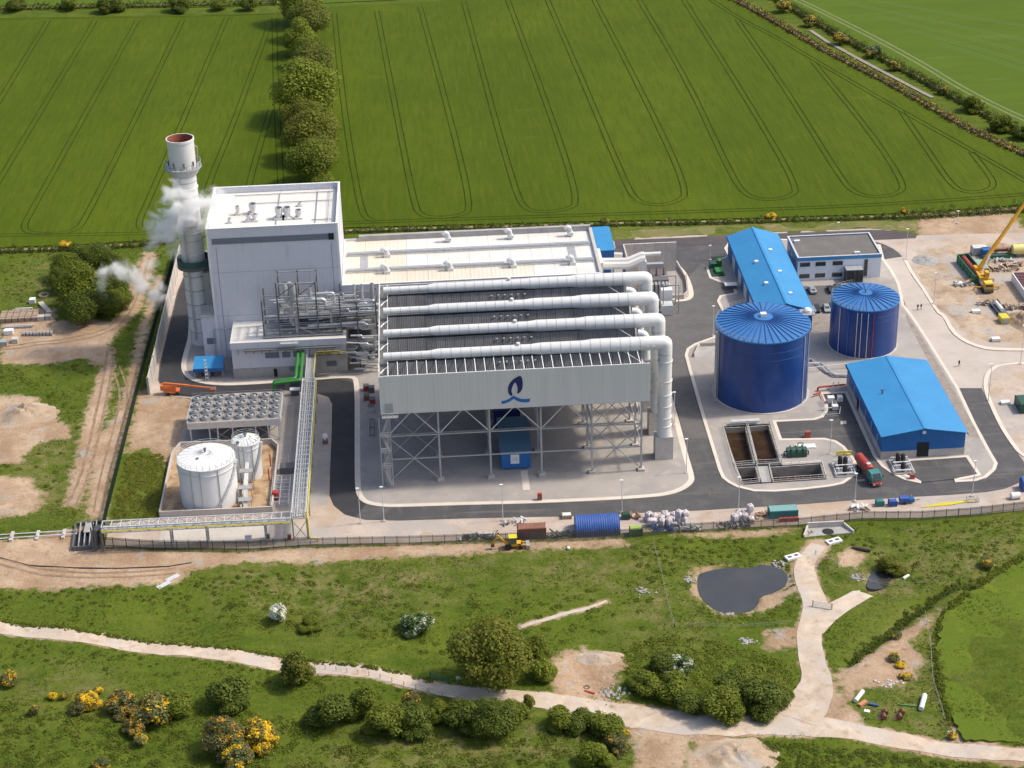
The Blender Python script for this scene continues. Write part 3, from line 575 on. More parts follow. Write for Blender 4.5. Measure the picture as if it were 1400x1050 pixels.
# ================================================================== THE POWER STATION
def rail(name, par, pts, h=1.05, m=steel_lt, r=.05, step=2.0):
    """handrail along points: top and knee rail with posts, one mesh"""
    mb = MB()
    for a, b in zip(pts, pts[1:]):
        a, b = Vector(a), Vector(b)
        for k in (h, h*.5): mb.beam(a+Vector((0, 0, k)), b+Vector((0, 0, k)), r*1.6)
        n = max(1, int((b-a).length/step))
        for i in range(n+1):
            p = a.lerp(b, i/n); mb.beam(p, p+Vector((0, 0, h)), r*1.6)
    return mb.build(name, m, par)
def ring_pts(c, r, z, n=24, a0=0, a1=2*math.pi): return [(c[0]+r*math.cos(a0+(a1-a0)*k/n), c[1]+r*math.sin(a0+(a1-a0)*k/n), z) for k in range(n+1)]

# --- boiler house
t = thing('boiler_house', (-39, 456, 0), 'tall white clad boiler house with dark louvre band and white roof beside the chimney', 'building')
X0, X1, Y0, Y1, ZT = -55.5, -22.2, 442.6, 471.1, 36.5
for nm, d in (('wall', (X0, X1, Y0, Y0+.3, 0, ZT)), ('wall', (X0, X0+.3, Y0+.3, Y1-.3, 0, ZT)), ('wall', (X1-.3, X1, Y0+.3, Y1-.3, 0, ZT)), ('wall', (X0, X1, Y1-.3, Y1, 0, ZT))): BX(nm, white_clad, t, *d)
rf = BX('roof', roof_white, t, X0+.3, X1-.3, Y0+.3, Y1-.3, ZT-2.2, ZT-1.6)
for d in ((X0-.1, X1+.1, Y0-.1, Y0+.45), (X0-.1, X1+.1, Y1-.45, Y1+.1)): BX('coping', plastic_w, t, *d, ZT, ZT+.18)
for d in ((X0-.1, X0+.45, Y0+.45, Y1-.45), (X1-.45, X1+.1, Y0+.45, Y1-.45)): BX('coping', plastic_w, t, *d, ZT, ZT+.18)
BX('louvre_band', louvre, t, -54.2, -23.6, Y0-.12, Y0+.02, 32.3, 33.9); BX('louvre_opening', black, t, -24.7, -23.3, Y0-.16, Y0-.13, 32.2, 34.0)
BX('corner_trim', plastic_w, t, X0-.06, X0+.5, Y0-.06, Y0+.5, 0, ZT-.01); BX('corner_trim', plastic_w, t, X1-.5, X1+.06, Y0-.06, Y0+.5, 0, ZT-.01)
BX('panel_seam', louvre, t, -53.4, -53.28, Y0-.03, Y0+.05, 0, 31.5); BX('panel_seam', louvre, t, -24.2, -24.08, Y0-.03, Y0+.05, 0, 31.5)
for x in (-48, -42.5, -37, -31.5, -26): BX('cladding_joint', white_clad, t, x-.05, x+.05, Y0-.025, Y0+.02, 0, 32)
for z in (12.2, 24.4): BX('cladding_joint', louvre, t, X0+.5, X1-.5, Y0-.02, Y0+.02, z-.03, z+.03)
def vent(par, x, y, z, r, h, base=True):
    v = LA('roof_vent', insul, par, [(r*.8, 0), (r*.8, h*.5), (r, h*.55), (r, h), (r*.86, h), (r*.8, h*.6)], (x, y, z), 16)
    LA('vent_mouth', black, v, [(0, h*.82), (r*.85, h*.82)], (x, y, z), 16)
    if base: BX('kerb', roof_white, v, x-r*1.3, x+r*1.3, y-r*1.3, y+r*1.3, z, z+.5)
zr = ZT-1.6
for x, y, r, h in ((-50.0, 450, .45, 1.4), (-48.3, 455.5, .55, 2.4), (-44.4, 455.8, 1.0, 2.8), (-45.2, 450.6, .6, 2.0), (-43.6, 450.6, .6, 2.0), (-37.4, 451.5, 1.0, 3.1), (-35.3, 451.5, 1.0, 3.1), (-32.4, 451.2, .8, 2.4), (-32.4, 459.5, .5, 1.2)): vent(t, x, y, zr, r, h)
for a, b in (((-38, Y0+2), (-38, Y1-2)), ((-28, Y0+2), (-28, Y1-2)), ((-50, Y1-3), (-24, Y1-3)), ((-44, 462), (-24, 462)), ((-29, 449), (-24, 449))):
    BM('roof_pipe', steel, t, (*a, zr+.3), (*b, zr+.3), .18)
rail('roof_rail', t, [(-24.6, Y0+2, zr), (-24.6, Y1-2, zr)]); rail('roof_rail', t, [(X0+2, Y0+1.6, zr), (-45, Y0+1.6, zr)])
t2 = thing('side_annex', (-57, 446, 0), 'narrow pale clad annex at the left foot of the boiler house', 'building')
BX('wall', white_clad, t2, -59.1, X0-.02, 442.7, 449.6, 0, 12.0); BX('roof', concrete, t2, -59.3, X0-.02, 442.5, 449.8, 12.0, 12.25)
BX('louvre', louvre, t2, -58.2, -55.9, 442.58, 442.71, 4.3, 6.0)
BX('wall', concrete_g, t2, -58.3, X0-.02, 449.85, 466, 0, 21); BX('roof', concrete, t2, -58.4, X0-.02, 449.85, 466.1, 21, 21.2)
# --- chimney
cc = (-60.3, 454.9, 0)
t = thing('chimney', cc, 'tall pale round chimney with ringed platform and rusty red mouth', 'chimney')
cc = (-60.7, 453.2, 0)
def bent(o):  return o
LA('shaft', duct_white, t, [(3.0, 0), (3.0, 23), (3.05, 23.2), (3.05, 48), (3.35, 49), (3.4, 56.6), (3.55, 56.7), (3.55, 57.3), (3.25, 57.3)], cc, 40)
LA('liner', rust, t, [(3.26, 57.32), (3.2, 57.2), (2.95, 46), (0, 45)], cc, 40)
for z in list(range(4, 24, 4))+[30, 34, 38, 42, 46]: LA('shaft_ring', steel, t, [(3.02, -.1), (3.16, -.1), (3.16, .1), (3.02, .1)], (cc[0], cc[1], z), 32)
for z in (23.0,):
    LA('platform', mat('dull_teal_sheet', (.03, .085, .08), .6), t, [(3.1, 0), (4.3, 0), (4.3, 1.6), (4.2, 1.6), (4.2, .15), (3.1, .15)], (cc[0], cc[1], z), 32); LA('platform_rim', steel_dk, t, [(3.1, -.9), (4.35, -.9), (4.35, -.05), (3.1, -.05)], (cc[0], cc[1], z), 32)
p_ = LA('gallery', steel, t, [(3.35, 0), (4.75, 0), (4.75, .3), (3.35, .3)], (cc[0], cc[1], 49.6), 32)
LA('gallery_bracket', steel, p_, [(3.1, -2.2), (4.6, -.1), (4.6, 0), (3.1, -2.0)], (cc[0], cc[1], 49.55), 32)
rail('gallery_rail', p_, ring_pts(cc, 4.65, 49.9, 20), 1.3, steel)
for z in range(26, 49, 6): LA('stiffener', steel_lt, t, [(3.06, 0), (3.3, .05), (3.3, .25), (3.06, .3)], (cc[0], cc[1], z), 32)
BM('ladder', steel, t, (cc[0]-1.2, cc[1]-3.3, 2), (cc[0]-1.2, cc[1]-3.3, 49), .5, .12)
BM('davit', steel, t, (cc[0]+3.6, cc[1]+2.0, 50), (cc[0]+3.9, cc[1]+1.5, 54.2), .22); BM('davit_arm', steel, t, (cc[0]+3.9, cc[1]+1.5, 54.2), (cc[0]+2.8, cc[1]+.3, 55.6), .22)
for k in range(8):
    a = k*math.pi/4+.2; BX('flood_lamp', steel_dk, t, cc[0]+3.55*math.cos(a)-.15, cc[0]+3.55*math.cos(a)+.15, cc[1]+3.55*math.sin(a)-.15, cc[1]+3.55*math.sin(a)+.15, 50.3, 51.6)

# --- feed pump annex in front
t = thing('pump_house', (-36, 436, 0), 'low pale clad pump house with white roof in front of the boiler house', 'building')
BX('wall', white_clad, t, -50.7, -31.2, 430.2, 442.55, 3.0, 10.0); BX('plinth', concrete_g, t, -50.8, -31.1, 430.1, 442.55, 0, 2.99)
BX('wall', white_clad, t, -31.1, -21.8, 431.2, 442.55, 5.0, 10.0); BX('plinth', concrete, t, -31.05, -21.7, 431.1, 442.55, 0, 4.99)
BX('roof', roof_white, t, -50.9, -21.5, 429.9, 442.55, 10.02, 10.4); BX('fascia', white_clad, t, -50.95, -21.45, 429.75, 429.88, 8.7, 10.45)
BX('canopy', steel_dk, t, -47.5, -24, 428.9, 429.7, 8.25, 8.5)
for x in range(-49, -23, 2): BX('canopy_bracket', steel_dk, t, x-.06, x+.06, 429.0, 430.0, 7.4, 8.24)
for x0, x1 in ((-42.3, -38.8), (-38.0, -35.9), (-35.2, -33.4)): BX('window', louvre, t, x0, x1, 430.05, 430.15, 5.6, 7.1)
BX('window', louvre, t, -36.4, -33.9, 429.99, 430.08, 1.6, 2.9); BX('window', louvre, t, -27.0, -24.4, 430.99, 431.08, 2.0, 3.5); BX('door', black, t, -40.5, -39.6, 429.99, 430.08, .2, 2.5)
BX('roof_duct', steel_lt, t, -38.2, -33.8, 429.2, 429.75, 9.4, 9.9)
# --- pipe rack with steam lines
t = thing('steam_pipe_rack', (-26, 432, 0), 'grey steel pipe rack of silver steam lines beside the boiler house', 'pipe rack')
cols = [(-42.2, 20.9, 10.4), (-38.2, 25.6, 10.4), (-33.2, 25.5, 10.4), (-28.4, 25.4, 10.4), (-22.6, 21.1, 10.42), (-18.4, 19.5, 0), (-13.6, 19.5, 0)]
for x, zt_, zb in cols:
    for y in (432.0, 439.5): BM('column', steel_dk, t, (x, y, zb), (x, y, zt_), .32)
    for z in (13, 16, 19, 22, 25):
        if z < zt_: BM('cross_beam', steel_dk, t, (x, 432.2, z), (x, 439.3, z), .22)
for (xa, za, _), (xb, zb, _) in zip(cols, cols[1:]):
    for y in (432.0, 439.5):
        for z in (4, 8, 12.6, 15.6, 18.6, 21.6, 25.2):
            if z < min(za, zb)+.2 and (z > 10.3 or xa < -23 and z > 10.3 or xa > -23): BM('beam', steel, t, (xa+.17, y, z), (xb-.17, y, z), .24)
BM('brace', steel_dk, t, (-38.2, 431.9, 21.6), (-33.2, 431.9, 25.2), .16); BM('brace', steel_dk, t, (-33.2, 431.9, 21.6), (-28.4, 431.9, 25.2), .16); BM('brace', steel_dk, t, (-28.4, 431.9, 25.2), (-33.2, 431.9, 21.6), .14)
BM('brace', steel, t, (-28.4, 431.8, 10.5), (-33.2, 431.8, 13), .16)
BX('grating', steel, t, -42.4, -22.2, 431.4, 442.3, 10.75, 10.85); BX('grating', steel, t, -38.4, -22.4, 434.5, 442.3, 15.0, 15.1)
rk = random.Random(3)
pipes = [([(xa, yy, zz), (xa+ln*.5, yy, zz), (xa+ln*.5, yy, zz+dz), (xa+ln, yy, zz+dz)], rr) for xa, ln, yy, zz, dz, rr in [(rk.uniform(-41, -24), rk.uniform(6, 12), rk.uniform(432.4, 439), rk.choice([11.6, 13.4, 14.2, 16.4, 17.4, 19.2]), rk.choice([-.8, .8, 1.4]), rk.uniform(.12, .32)) for _ in range(26)]+[(rk.uniform(-22, -17), rk.uniform(4, 6), rk.uniform(429, 439), rk.uniform(1, 17), rk.choice([-.8, .8]), rk.uniform(.14, .36)) for _ in range(24)]]
pipes += [([(xx, yy, zz), (xx, yy, zz+hh)], rr) for xx, yy, zz, hh, rr in [(rk.uniform(-40, -13), rk.uniform(432, 440), rk.uniform(10.9, 14), rk.uniform(3, 8), rk.uniform(.12, .3)) for _ in range(18)]]
pipes += [([(-33, 433, 20), (-28, 433, 20), (-26.3, 433, 20), (-26.3, 433, 17.7), (-11.9, 433, 17.7)], .55), ([(-30, 433, 20.9), (-30, 433, 23.4)], .5), ([(-29.5, 434.5, 21), (-24, 434.5, 21), (-24, 434.5, 18)], .32),
         ([(-31, 432.6, 12.9), (-17, 432.6, 13.2), (-16, 432.6, 12.2), (-14, 432.6, 12.2)], .42), ([(-38, 432.7, 15.9), (-28, 432.7, 16.0), (-12, 432.7, 16.0)], .22), ([(-42, 436, 14.5), (-12, 436, 14.7)], .3),
         ([(-36, 437.5, 17), (-14, 437.5, 17), (-14, 437.5, 15)], .26), ([(-26, 435, 15), (-22, 435, 15), (-22, 435, 16.6), (-13, 435, 16.6)], .24), ([(-20, 433, 6.5), (-17.5, 433, 6.5), (-17.5, 433, 5), (-12, 433, 5)], .4),
         ([(-21.5, 430.5, 8.7), (-18, 430.5, 8.4), (-16, 430.5, 7.8), (-12, 430.5, 7.8)], .26), ([(-21, 430.2, 3), (-12, 430.2, 3)], .22), ([(-18.4, 430.7, 10.2), (-12, 430.7, 10.2)], .2), ([(-20.5, 434, 11.5), (-13, 434, 11.3)], .3), ([(-34.8, 433.4, 25), (-34.8, 433.4, 19), (-34.8, 433.4, 13)], .5)]
for pt, r in pipes: TB('pipe', insul, t, arc_pts(pt, r*2.2), r, 10)
LA('silencer', insul, t, [(.1, 0), (.75, .6), (.75, 4.2), (.3, 5)], (-36, 433.2, 20), 14); LA('silencer', insul, t, [(.1, 0), (.65, .6), (.65, 4.6), (.3, 5.2)], (-34, 433.2, 19.6), 14)
for x in (-18.9, -17.0): LA('vent_stack', insul, t, [(.42, 0), (.42, 3.8), (.36, 3.8), (.36, 3)], (x, 437, 18), 12)
LA('vent_stack', steel, t, [(.5, 0), (.5, 4.5), (.42, 4.5), (.42, 3.5)], (-14.4, 438, 17), 12)
for x, y, z in ((-20, 434, 1.2), (-16, 434, 1.4), (-14, 437, 1.0), (-19, 438, 2.5), (-15.2, 431.5, 4.2)): LA('valve', steel_dk, t, [(.1, 0), (.8, .1), (.8, 1.1), (.3, 1.3), (.3, 1.8), (.6, 1.85), (.6, 2.0), (0, 2.0)], (x, y, z), 10)
BX('platform', steel_dk, t, -21.2, -12.4, 431.5, 440, 7.9, 8.05); BX('platform', steel_dk, t, -27, -12.4, 434.8, 439.5, 11.7, 11.85)
rail('platform_rail', t, [(-42, 431.8, 13.2), (-22.6, 431.8, 13.2)], 1.1, steel); rail('platform_rail', t, [(-27, 434.6, 12.6), (-12.5, 434.6, 12.6)], 1.1, steel)
rail('platform_rail', t, [(-21.2, 431.4, 8.1), (-12.5, 431.4, 8.1)], 1.1, steel)

# --- turbine hall
t = thing('turbine_hall', (11, 455, 0), 'long low turbine hall with cream roof, pipe runs and gooseneck vents', 'building')
TX0, TX1, TY0, TY1, TZ = -22.1, 44.5, 440.6, 471.2, 20.0
for d in ((TX0, TX1, TY0, TY0+.3), (TX0, TX1, TY1-.3, TY1)): BX('wall', white_clad, t, *d, 0, TZ)
for d in ((TX0, TX0+.3, TY0+.3, TY1-.3), (TX1-.3, TX1, TY0+.3, TY1-.3)): BX('wall', white_clad, t, *d, 0, TZ)
for k in range(12):
    x0 = TX0+.3+k*(TX1-TX0-.6)/12; [BX('roof_panel', roof_cream if (i_ == 0 and k < 9) or k < 3 else roof_white, t, x0, x0+(TX1-TX0-.6)/12-.04, ya, yb-.04, TZ-1.1, TZ-.6) for i_, (ya, yb) in enumerate(((TY0+.3, 449.6), (449.6, 460.4), (460.4, TY1-.3)))]
BX('parapet', duct_white, t, TX0-.1, TX1+.5, TY0-.15, TY0+.35, TZ, TZ+.25); BX('parapet', concrete, t, TX1-.2, TX1+.6, TY0+.35, TY1-.8, TZ, TZ+.35)
BX('parapet', concrete_g, t, TX0+4, TX1+.3, TY1-.8, TY1+.3, TZ-.6, TZ+.9)
for y in (449.8, 460.6):
    BX('roof_upstand', steel_lt, t, TX0+.8, TX1-.8, y-.3, y+1.9, TZ-.58, TZ-.3)
    for k, (dy, z) in enumerate(((0, .3), (.7, .35), (1.3, .3))): BM('cable_tray', steel if k != 1 else steel_lt, t, (TX0+1, y+dy, TZ-.4+z), (TX1-1, y+dy, TZ-.4+z), .3)
    rail('walkway_rail', t, [(TX0+1, y-.5, TZ-.6), (TX1-1, y-.5, TZ-.6)], 1.0, steel, .035, 2.5)
for x in (TX0+4.5, TX1-7): BX('walkway', steel, t, x, x+2, 450.8, 460.4, TZ-.58, TZ-.5)
def goose(par, x, y, z):
    g = TB('gooseneck_vent', steel_lt, par, [(x, y, z+.7), (x, y, z+1.3), (x-.1, y, z+1.9), (x-.55, y, z+2.25), (x-1.1, y, z+2.1), (x-1.4, y, z+1.75)], [.62, .52, .54, .58, .62, .66], 12)
    BX('curb', steel_lt, g, x-.8, x+.8, y-.8, y+.8, z, z+.8)
for x in (-10.5, 6, 22.5, 38): goose(t, x, 448.6, TZ-.6)
for x in (-10.5,): goose(t, x, 459.2, TZ-.6)
for x in (6, 22.8, 39): goose(t, x, 467.5, TZ-.2)
for x in (4, 20.5, 36.5): BX('hatch', steel_lt, t, x-.5, x+.5, 450, 450.6, TZ-.58, TZ+.2)
t = thing('air_handling_skid', (-16, 480, 0), 'grey rooftop fan skid frame behind the turbine hall roof', 'fan skid')
BX('deck', steel_dk, t, -20, -6.5, 477, 484, 8, 8.4)
for i in range(7):
    x = -19+i*1.75; LA('fan_ring', steel, t, [(.75, 0), (.75, .9), (.6, .9), (.6, 0)], (x, 479, 10.2), 12); BX('fan_casing', steel_dk, t, x-.8, x+.8, 477.5, 483, 8.4, 10.2)
BX('fan_casing', steel_lt, t, -8.5, -5.0, 477.5, 484, 8.4, 11)
for x in (-19.5, -13, -7): BM('leg', steel, t, (x, 478, 0), (x, 478, 8), .3); BM('leg', steel, t, (x, 483.5, 0), (x, 483.5, 8), .3)
t = thing('rear_store', (9, 484, 0), 'long flat white store roof peeping over the turbine hall', 'building')
BX('wall', white_clad, t, 0, 19, 480, 488, 0, 8.9); BX('roof', roof_white, t, -.2, 19.2, 479.8, 488.2, 8.9, 9.3)
for x, h in ((16, 4.2), (18.2, 3.4)): TB('vent_pipe', yellow if h > 4 else insul, t, [(x, 482, 9.3), (x, 482, 9.3+h)], .3, 8)
t = thing('rear_annex', (50, 485, 0), 'bright blue lean-to annex against the right end of the turbine hall', 'building')
BX('wall', blue_wall, t, 45.3, 52.0, 477.0, 492.6, 0, 10.3)
MB().add([(45.0, 476.7, 10.32), (52.3, 476.7, 10.32), (52.3, 493, 10.32), (45.0, 493, 10.32), (45.0, 476.7, 10.6), (52.3, 476.7, 10.6), (52.3, 493, 10.9), (45.0, 493, 10.9)], [(4, 5, 6, 7), (0, 1, 5, 4), (1, 2, 6, 5), (2, 3, 7, 6), (3, 0, 4, 7)]).build('roof', blue_roof, t)
# --- exhaust duct and transformer bay
t = thing('bus_duct', (55, 452, 0), 'cream boxed bus duct leaving the turbine hall towards the transformer', 'duct')
BX('wall_box', roof_white, t, 44.7, 46.2, 450, 459.5, 10.5, 18.8); TB('vent_pipe', duct_white, t, [(57.5, 457, 17.6), (62.3, 457, 17.6)], .5, 10)
for k, (dy, dz) in enumerate(((0, 0), (2.6, .3))):
    TB('duct', roof_white, t, [(46.2, 453+dy, 16.6), (53.2, 453+dy, 16.4), (57.0, 453+dy, 17.9), (57.6, 453+dy, 17.9)], 1.1, 8)
BX('duct_drop', roof_white, t, 56.4, 57.9, 451.9, 456.8, 6, 17.6)
for x in (49, 53): BM('support', steel_lt, t, (x, 454.3, 0), (x, 454.3, 15.3), .6)
t = thing('blast_wall', (63, 484, 0), 'tall bare grey concrete blast wall behind the transformer', 'wall')
for k in range(5): BX('wall_panel', concrete, t, 55.6+k*2.97, 55.6+(k+1)*2.97-.05, 483.9, 484.4, 0, 8.9)
BX('wall_panel', concrete, t, 55.2, 55.6, 470, 484.4, 0, 8.9)
t = thing('transformer', (63, 470, 0), 'dark oil transformer with radiators and bushings before the blast wall', 'transformer')
BX('tank', steel_dk, t, 60, 66, 467, 474, .6, 5.2); BX('conservator', steel, t, 60.5, 65.5, 474.3, 475.6, 5.4, 6.8)
for k in range(6): BX('radiator', steel, t, 60+k, 60.7+k, 465, 466.9, 1, 4.8)
for x in (61, 63, 65): LA('bushing', redbrown, t, [(.25, 0), (.4, .4), (.25, .8), (.35, 1.2), (.15, 2.2)], (x, 470, 5.2), 10)
BX('plinth', concrete, t, 58.6, 67.4, 463.5, 476.5, .2, .6)
t = thing('busbar_gantry', (67, 462, 0), 'thin steel busbar gantry beside the transformer bay', 'gantry')
for x in (63, 67.2):
    for y in (456, 462): BM('post', steel, t, (x, y, 0), (x, y, 8.5), .25)
for y in (456, 462): BM('beam', steel, t, (63, y, 8.6), (67.2, y, 8.6), .3)
BX('cabinet', steel_lt, t, 62.6, 65.6, 455, 458, .2, 3.0); BX('cabinet', plastic_w, t, 63, 66, 459.5, 461.5, .2, 5.5)
t = thing('bund_kerb_wall', (70, 466, 0), 'low white retaining wall curving round the transformer bay', 'wall')
mb = MB(); pts = PXY([(925, 363), (938, 385), (940, 404), (934, 409.5), (903, 411)])
for a, b in zip(pts, pts[1:]): mb.beam((*a, .75), (*b, .75), .35, 1.5)
mb.build('wall', concrete, t); rail('fence', t, [(*pts[4], 0), (*pts[3], 0), (*pts[2], 0), (*pts[1], 0)], 2.4, steel_dk, .04, 2)

# --- air cooled condenser
t = thing('air_cooled_condenser', (18, 395, 0), 'huge grey air cooled condenser on steel legs with four white ducts and flame emblem', 'condenser')
AX0, AX1, AYF, AYB, AZ0, AZ1 = -12.1, 48.7, 372.0, 421.0, 19.0, 28.5
n = 10
for k in range(n):
    a = AX0+(AX1-AX0)*k/n; b = AX0+(AX1-AX0)*(k+1)/n
    BX('wind_wall_panel', acc_clad, t, a, b-.02, AYF, AYF+.25, AZ0, AZ1)
BX('wind_wall', acc_clad, t, AX0, AX0+.25, AYF+.26, AYB, AZ0, AZ1-.02); BX('wind_wall', acc_clad, t, AX1-.27, AX1-.02, AYF+.26, AYB, AZ0, AZ1-6); BX('wind_wall', acc_clad, t, AX0, AX1, AYB, AYB+.25, AZ0, AZ1)
BX('deck', steel_dk, t, AX0+.3, AX1-.3, AYF+.3, AYB-.05, AZ0-.2, AZ0+.3)
BX('walkway', steel_dk, t, AX0+.3, AX0+2.1, AYF+.3, AYB-.1, AZ1-.9, AZ1-.75)
rail('walkway_rail', t, [(AX0+.15, AYF+.2, AZ1-.02), (AX0+.15, AYB, AZ1-.02)], 1.1, plastic_w, .06, 2.2); rail('walkway_rail', t, [(AX0+2.1, AYF+.4, AZ1-.75), (AX0+2.1, AYB-.5, AZ1-.75)], 1.1, plastic_w, .06, 3.5)
rows = (379.2, 391.1, 403.0, 414.8); zc = 30.0; n = 26; wx = (AX1-AX0-3.4)/n
pm = MB().add([(0, -5.75, AZ0+.35), (wx-.07, -5.75, AZ0+.35), (wx-.07, -.9, zc-1.3), (0, -.9, zc-1.3), (0, -5.45, AZ0+.2), (wx-.07, -5.45, AZ0+.2), (wx-.07, -.6, zc-1.45), (0, -.6, zc-1.45)],
              [(0, 1, 2, 3), (7, 6, 5, 4), (0, 4, 5, 1), (1, 5, 6, 2), (2, 6, 7, 3), (3, 7, 4, 0)]).build('tube_bundle', bundle, t)
for ri, y in enumerate(rows):
    for k in range(n):
        o = pm if (ri == 0 and k == 0) else pm.copy()
        if o is not pm: COL.objects.link(o)
        o.parent = t; o.location = (AX0+2.2+k*wx, y, 0)
    BX('bundle_back', bundle, t, AX0+2.2, AX1-1.2, y+.9, y+1.2, AZ0+.3, zc-1.6)
    # stepped duct with rings
    xr = 53.0
    st = [(AX0+1.2, .82), (-.6, .82), (1.4, 1.16), (22.6, 1.16), (24.6, 1.4), (34.3, 1.4), (36.4, 1.64), (xr-2.6, 1.64)]
    el = [(xr-.35+.35*math.sin(a), zc-.35+.35*math.cos(a)) for a in (R(0), R(30), R(60), R(90))]+[(xr, zc-2.6)]*2
    pts = [(x, y, zc) for x, r in st]+[(x, y, z) for x, z in el]; rs = [r for x, r in st]+[1.62]*6
    d = TB('steam_duct', duct_white, t, pts, rs, 20)
    TB('riser', duct_white, t, [(xr, y, zc-2.75), (xr, y, 9.0), (xr, y, 6.1)], [1.62, 1.62, 1.75], 20)
    x = AX0+3
    while x < xr-4:
        r = np.interp(x, [s[0] for s in st], [s[1] for s in st])
        o_ = MB().tube([(x-.05, y, zc), (x+.05, y, zc)], r+.05, 20); o_.build('duct_ring', steel, d); x += 2.25
    for z in (25.5, 20.5, 17, 14, 11, 8.8): MB().tube([(xr, y, z-.12), (xr, y, z+.12)], 1.76, 20).build('riser_ring', duct_white if z > 9 else plastic_w, t, smooth=True)
    for dx in (-3.2, -3.9): MB().tube([(xr+dx, y, zc-.1), (xr+dx, y, zc+.1)], 1.8, 20).build('bellows_ring', steel_lt, d)
    BX('thrust_block', concrete, t, xr-2.2, xr+2.0, y-1.5, y+1.8, .2, 6.1)
    BM('stay', steel_lt, t, (xr-9.6, y-1.0, zc-1.2), (xr-4.6, y-5.6, AZ1-1.5), .14)
    TB('drain_line', duct_white, t, [(AX0+2.2, y-1.8, zc-1.8), (AX0+1.2, y-2.5, zc-2.1), (AX0+.4, y-5.0, AZ1-.3)], .16, 6)
    TB('manway', duct_white, d, [(19.6, y, zc+1.0), (19.6, y, zc+1.75)], .42, 10); 
    for k in range(6): BX('flange', steel_lt, t, 15+k*1.6, 15.5+k*1.6, y-1.75, y-1.5, zc-2.2, zc-1.9)
    if ri > 0: TB('crossover', duct_white, t, arc_pts([(xr-5.2, y-3.2, zc-1.6), (xr-3.4, y-3.6, zc-1.8), (xr-3.2, y-4.0, AZ0+3)], 1.4), .9, 10)
for k in range(27): BM('strut', plastic_w, t, (AX0+2.2+k*2.17, AYF+.15, AZ1-.05), (AX0+2.1+k*2.17, 378.3, zc-1.1), .17)
BM('strut_rail', plastic_w, t, (AX0+1.2, AYF+.12, AZ1+.05), (AX1-.2, AYF+.12, AZ1+.05), .2)
cx = [-11, .7, 12.3, 24, 35.6, 47]
for yi, y in enumerate((373.6, 385.3, 397, 409, 419.5)):
    for x in cx:
        BM('column', steel, t, (x, y, .7), (x, y, AZ0-.25), .42); BX('column_base', concrete, t, x-.8, x+.8, y-.8, y+.8, .2, .75)
    for i, (a, b) in enumerate(zip(cx, cx[1:])):
        m_ = (a+b)/2
        for z in (6.4, 12.4): BM('tie_beam', steel, t, (a+.26, y, z), (b-.26, y, z), .26)
        BM('deck_beam', steel, t, (a, y, AZ0-.5), (b, y, AZ0-.5), .35)
        for s_ in (a, b): BM('brace', steel_lt, t, (s_+(.25 if s_ == a else -.25), y, 12.7), (m_+(-.3 if s_ == a else .3), y, AZ0-.6), .2)
        if i in (0, 4) or yi > 1 and i % 2 == 0:
            for (xa, za), (xb, zb) in (((a+.25, 12.1), (m_, 6.5)), ((b-.25, 12.1), (m_, 6.5)), ((m_, 6.3), (b-.25, .9)), ((m_, 6.3), (a+.25, .9))): BM('brace', steel, t, (xa, y+.02, za), (xb, y+.02, zb), .18)
for x in cx:
    for ya, yb in ((373.6, 385.3), (385.3, 397), (397, 409), (409, 419.5)):
        for z in (6.4, 12.4): BM('tie_beam', steel_lt, t, (x, ya+.3, z+.35), (x, yb-.3, z+.35), .26)
        if x in (-11, 47): BM('brace', steel_lt, t, (x, ya+.3, 12.8), (x, (ya+yb)/2, AZ0-.6), .2); BM('brace', steel_lt, t, (x, yb-.3, 12.8), (x, (ya+yb)/2, AZ0-.6), .2)
# stair tower hanging on the left front corner
BX('stair_landing', steel, t, -11.8, -8.2, 370.6, 371.8, 18.6, 18.8); BX('stair_door', steel, t, -10.9, -9.3, 371.7, 371.95, 19.0, 21.8)
rail('stair_rail', t, [(-11.8, 370.6, 18.8), (-8.2, 370.6, 18.8)], 1.1, steel_lt, .06, 1.2)
for z in (5.5, 9.5, 13.5): BX('stair_landing', steel, t, -12.6, -10.2, 371.2, 373.0, z, z+.15); rail('stair_rail', t, [(-12.6, 371.2, z+.15), (-10.2, 371.2, z+.15)], 1.1, steel_lt, .06, 1.2)
for k, z in enumerate((1.0, 5.6, 9.6, 13.6)): BM('stair_flight', steel, t, (-12.2 if k % 2 else -10.6, 371.6, z), (-10.6 if k % 2 else -12.2, 372.2, z+4.2), .8, .18)
for x in (-12.6, -10.2): BM('stair_post', steel, t, (x, 371.1, .2), (x, 371.1, 18.6), .18)
BX('cable_riser', steel, t, -11.9, -10.6, 372.3, 373.0, .2, 9.0)
# emblem: flame over a wave
def emblem(name, pts, m, z0=20.2, k=6.9/171.):
    mb = MB(); poly = [(18.35+(x-985)*k*.97, z0+(405-y)*k) for x, y in pts]; n_ = len(poly)
    if area(poly) < 0: poly = poly[::-1]
    f = AYF-.05; mb.v = [(x, f, z) for x, z in poly]+[(x, f+.045, z) for x, z in poly]
    for tr in tessellate_polygon([[Vector((x, z, 0)) for x, z in poly]]):
        a, b, c = (Vector((*poly[i], 0)) for i in tr); mb.f.append(tuple(tr) if (b-a).cross(c-a).z > 0 else tuple(tr)[::-1])
    mb.f += [((i+1) % n_, i, n_+i, n_+(i+1) % n_) for i in range(n_)]
    return mb.build(name, m, t)
emblem('flame_emblem', smooth_poly([(958, 360), (944, 342), (940, 315), (946, 290), (962, 265), (985, 245), (1018, 231), (1027, 262), (1028, 290), (1024, 318), (1010, 340), (993, 347), (996, 330), (997, 312), (994, 292), (984, 270), (972, 290), (963, 312), (962, 332), (969, 350)], 1), logo_and_shade_navy)
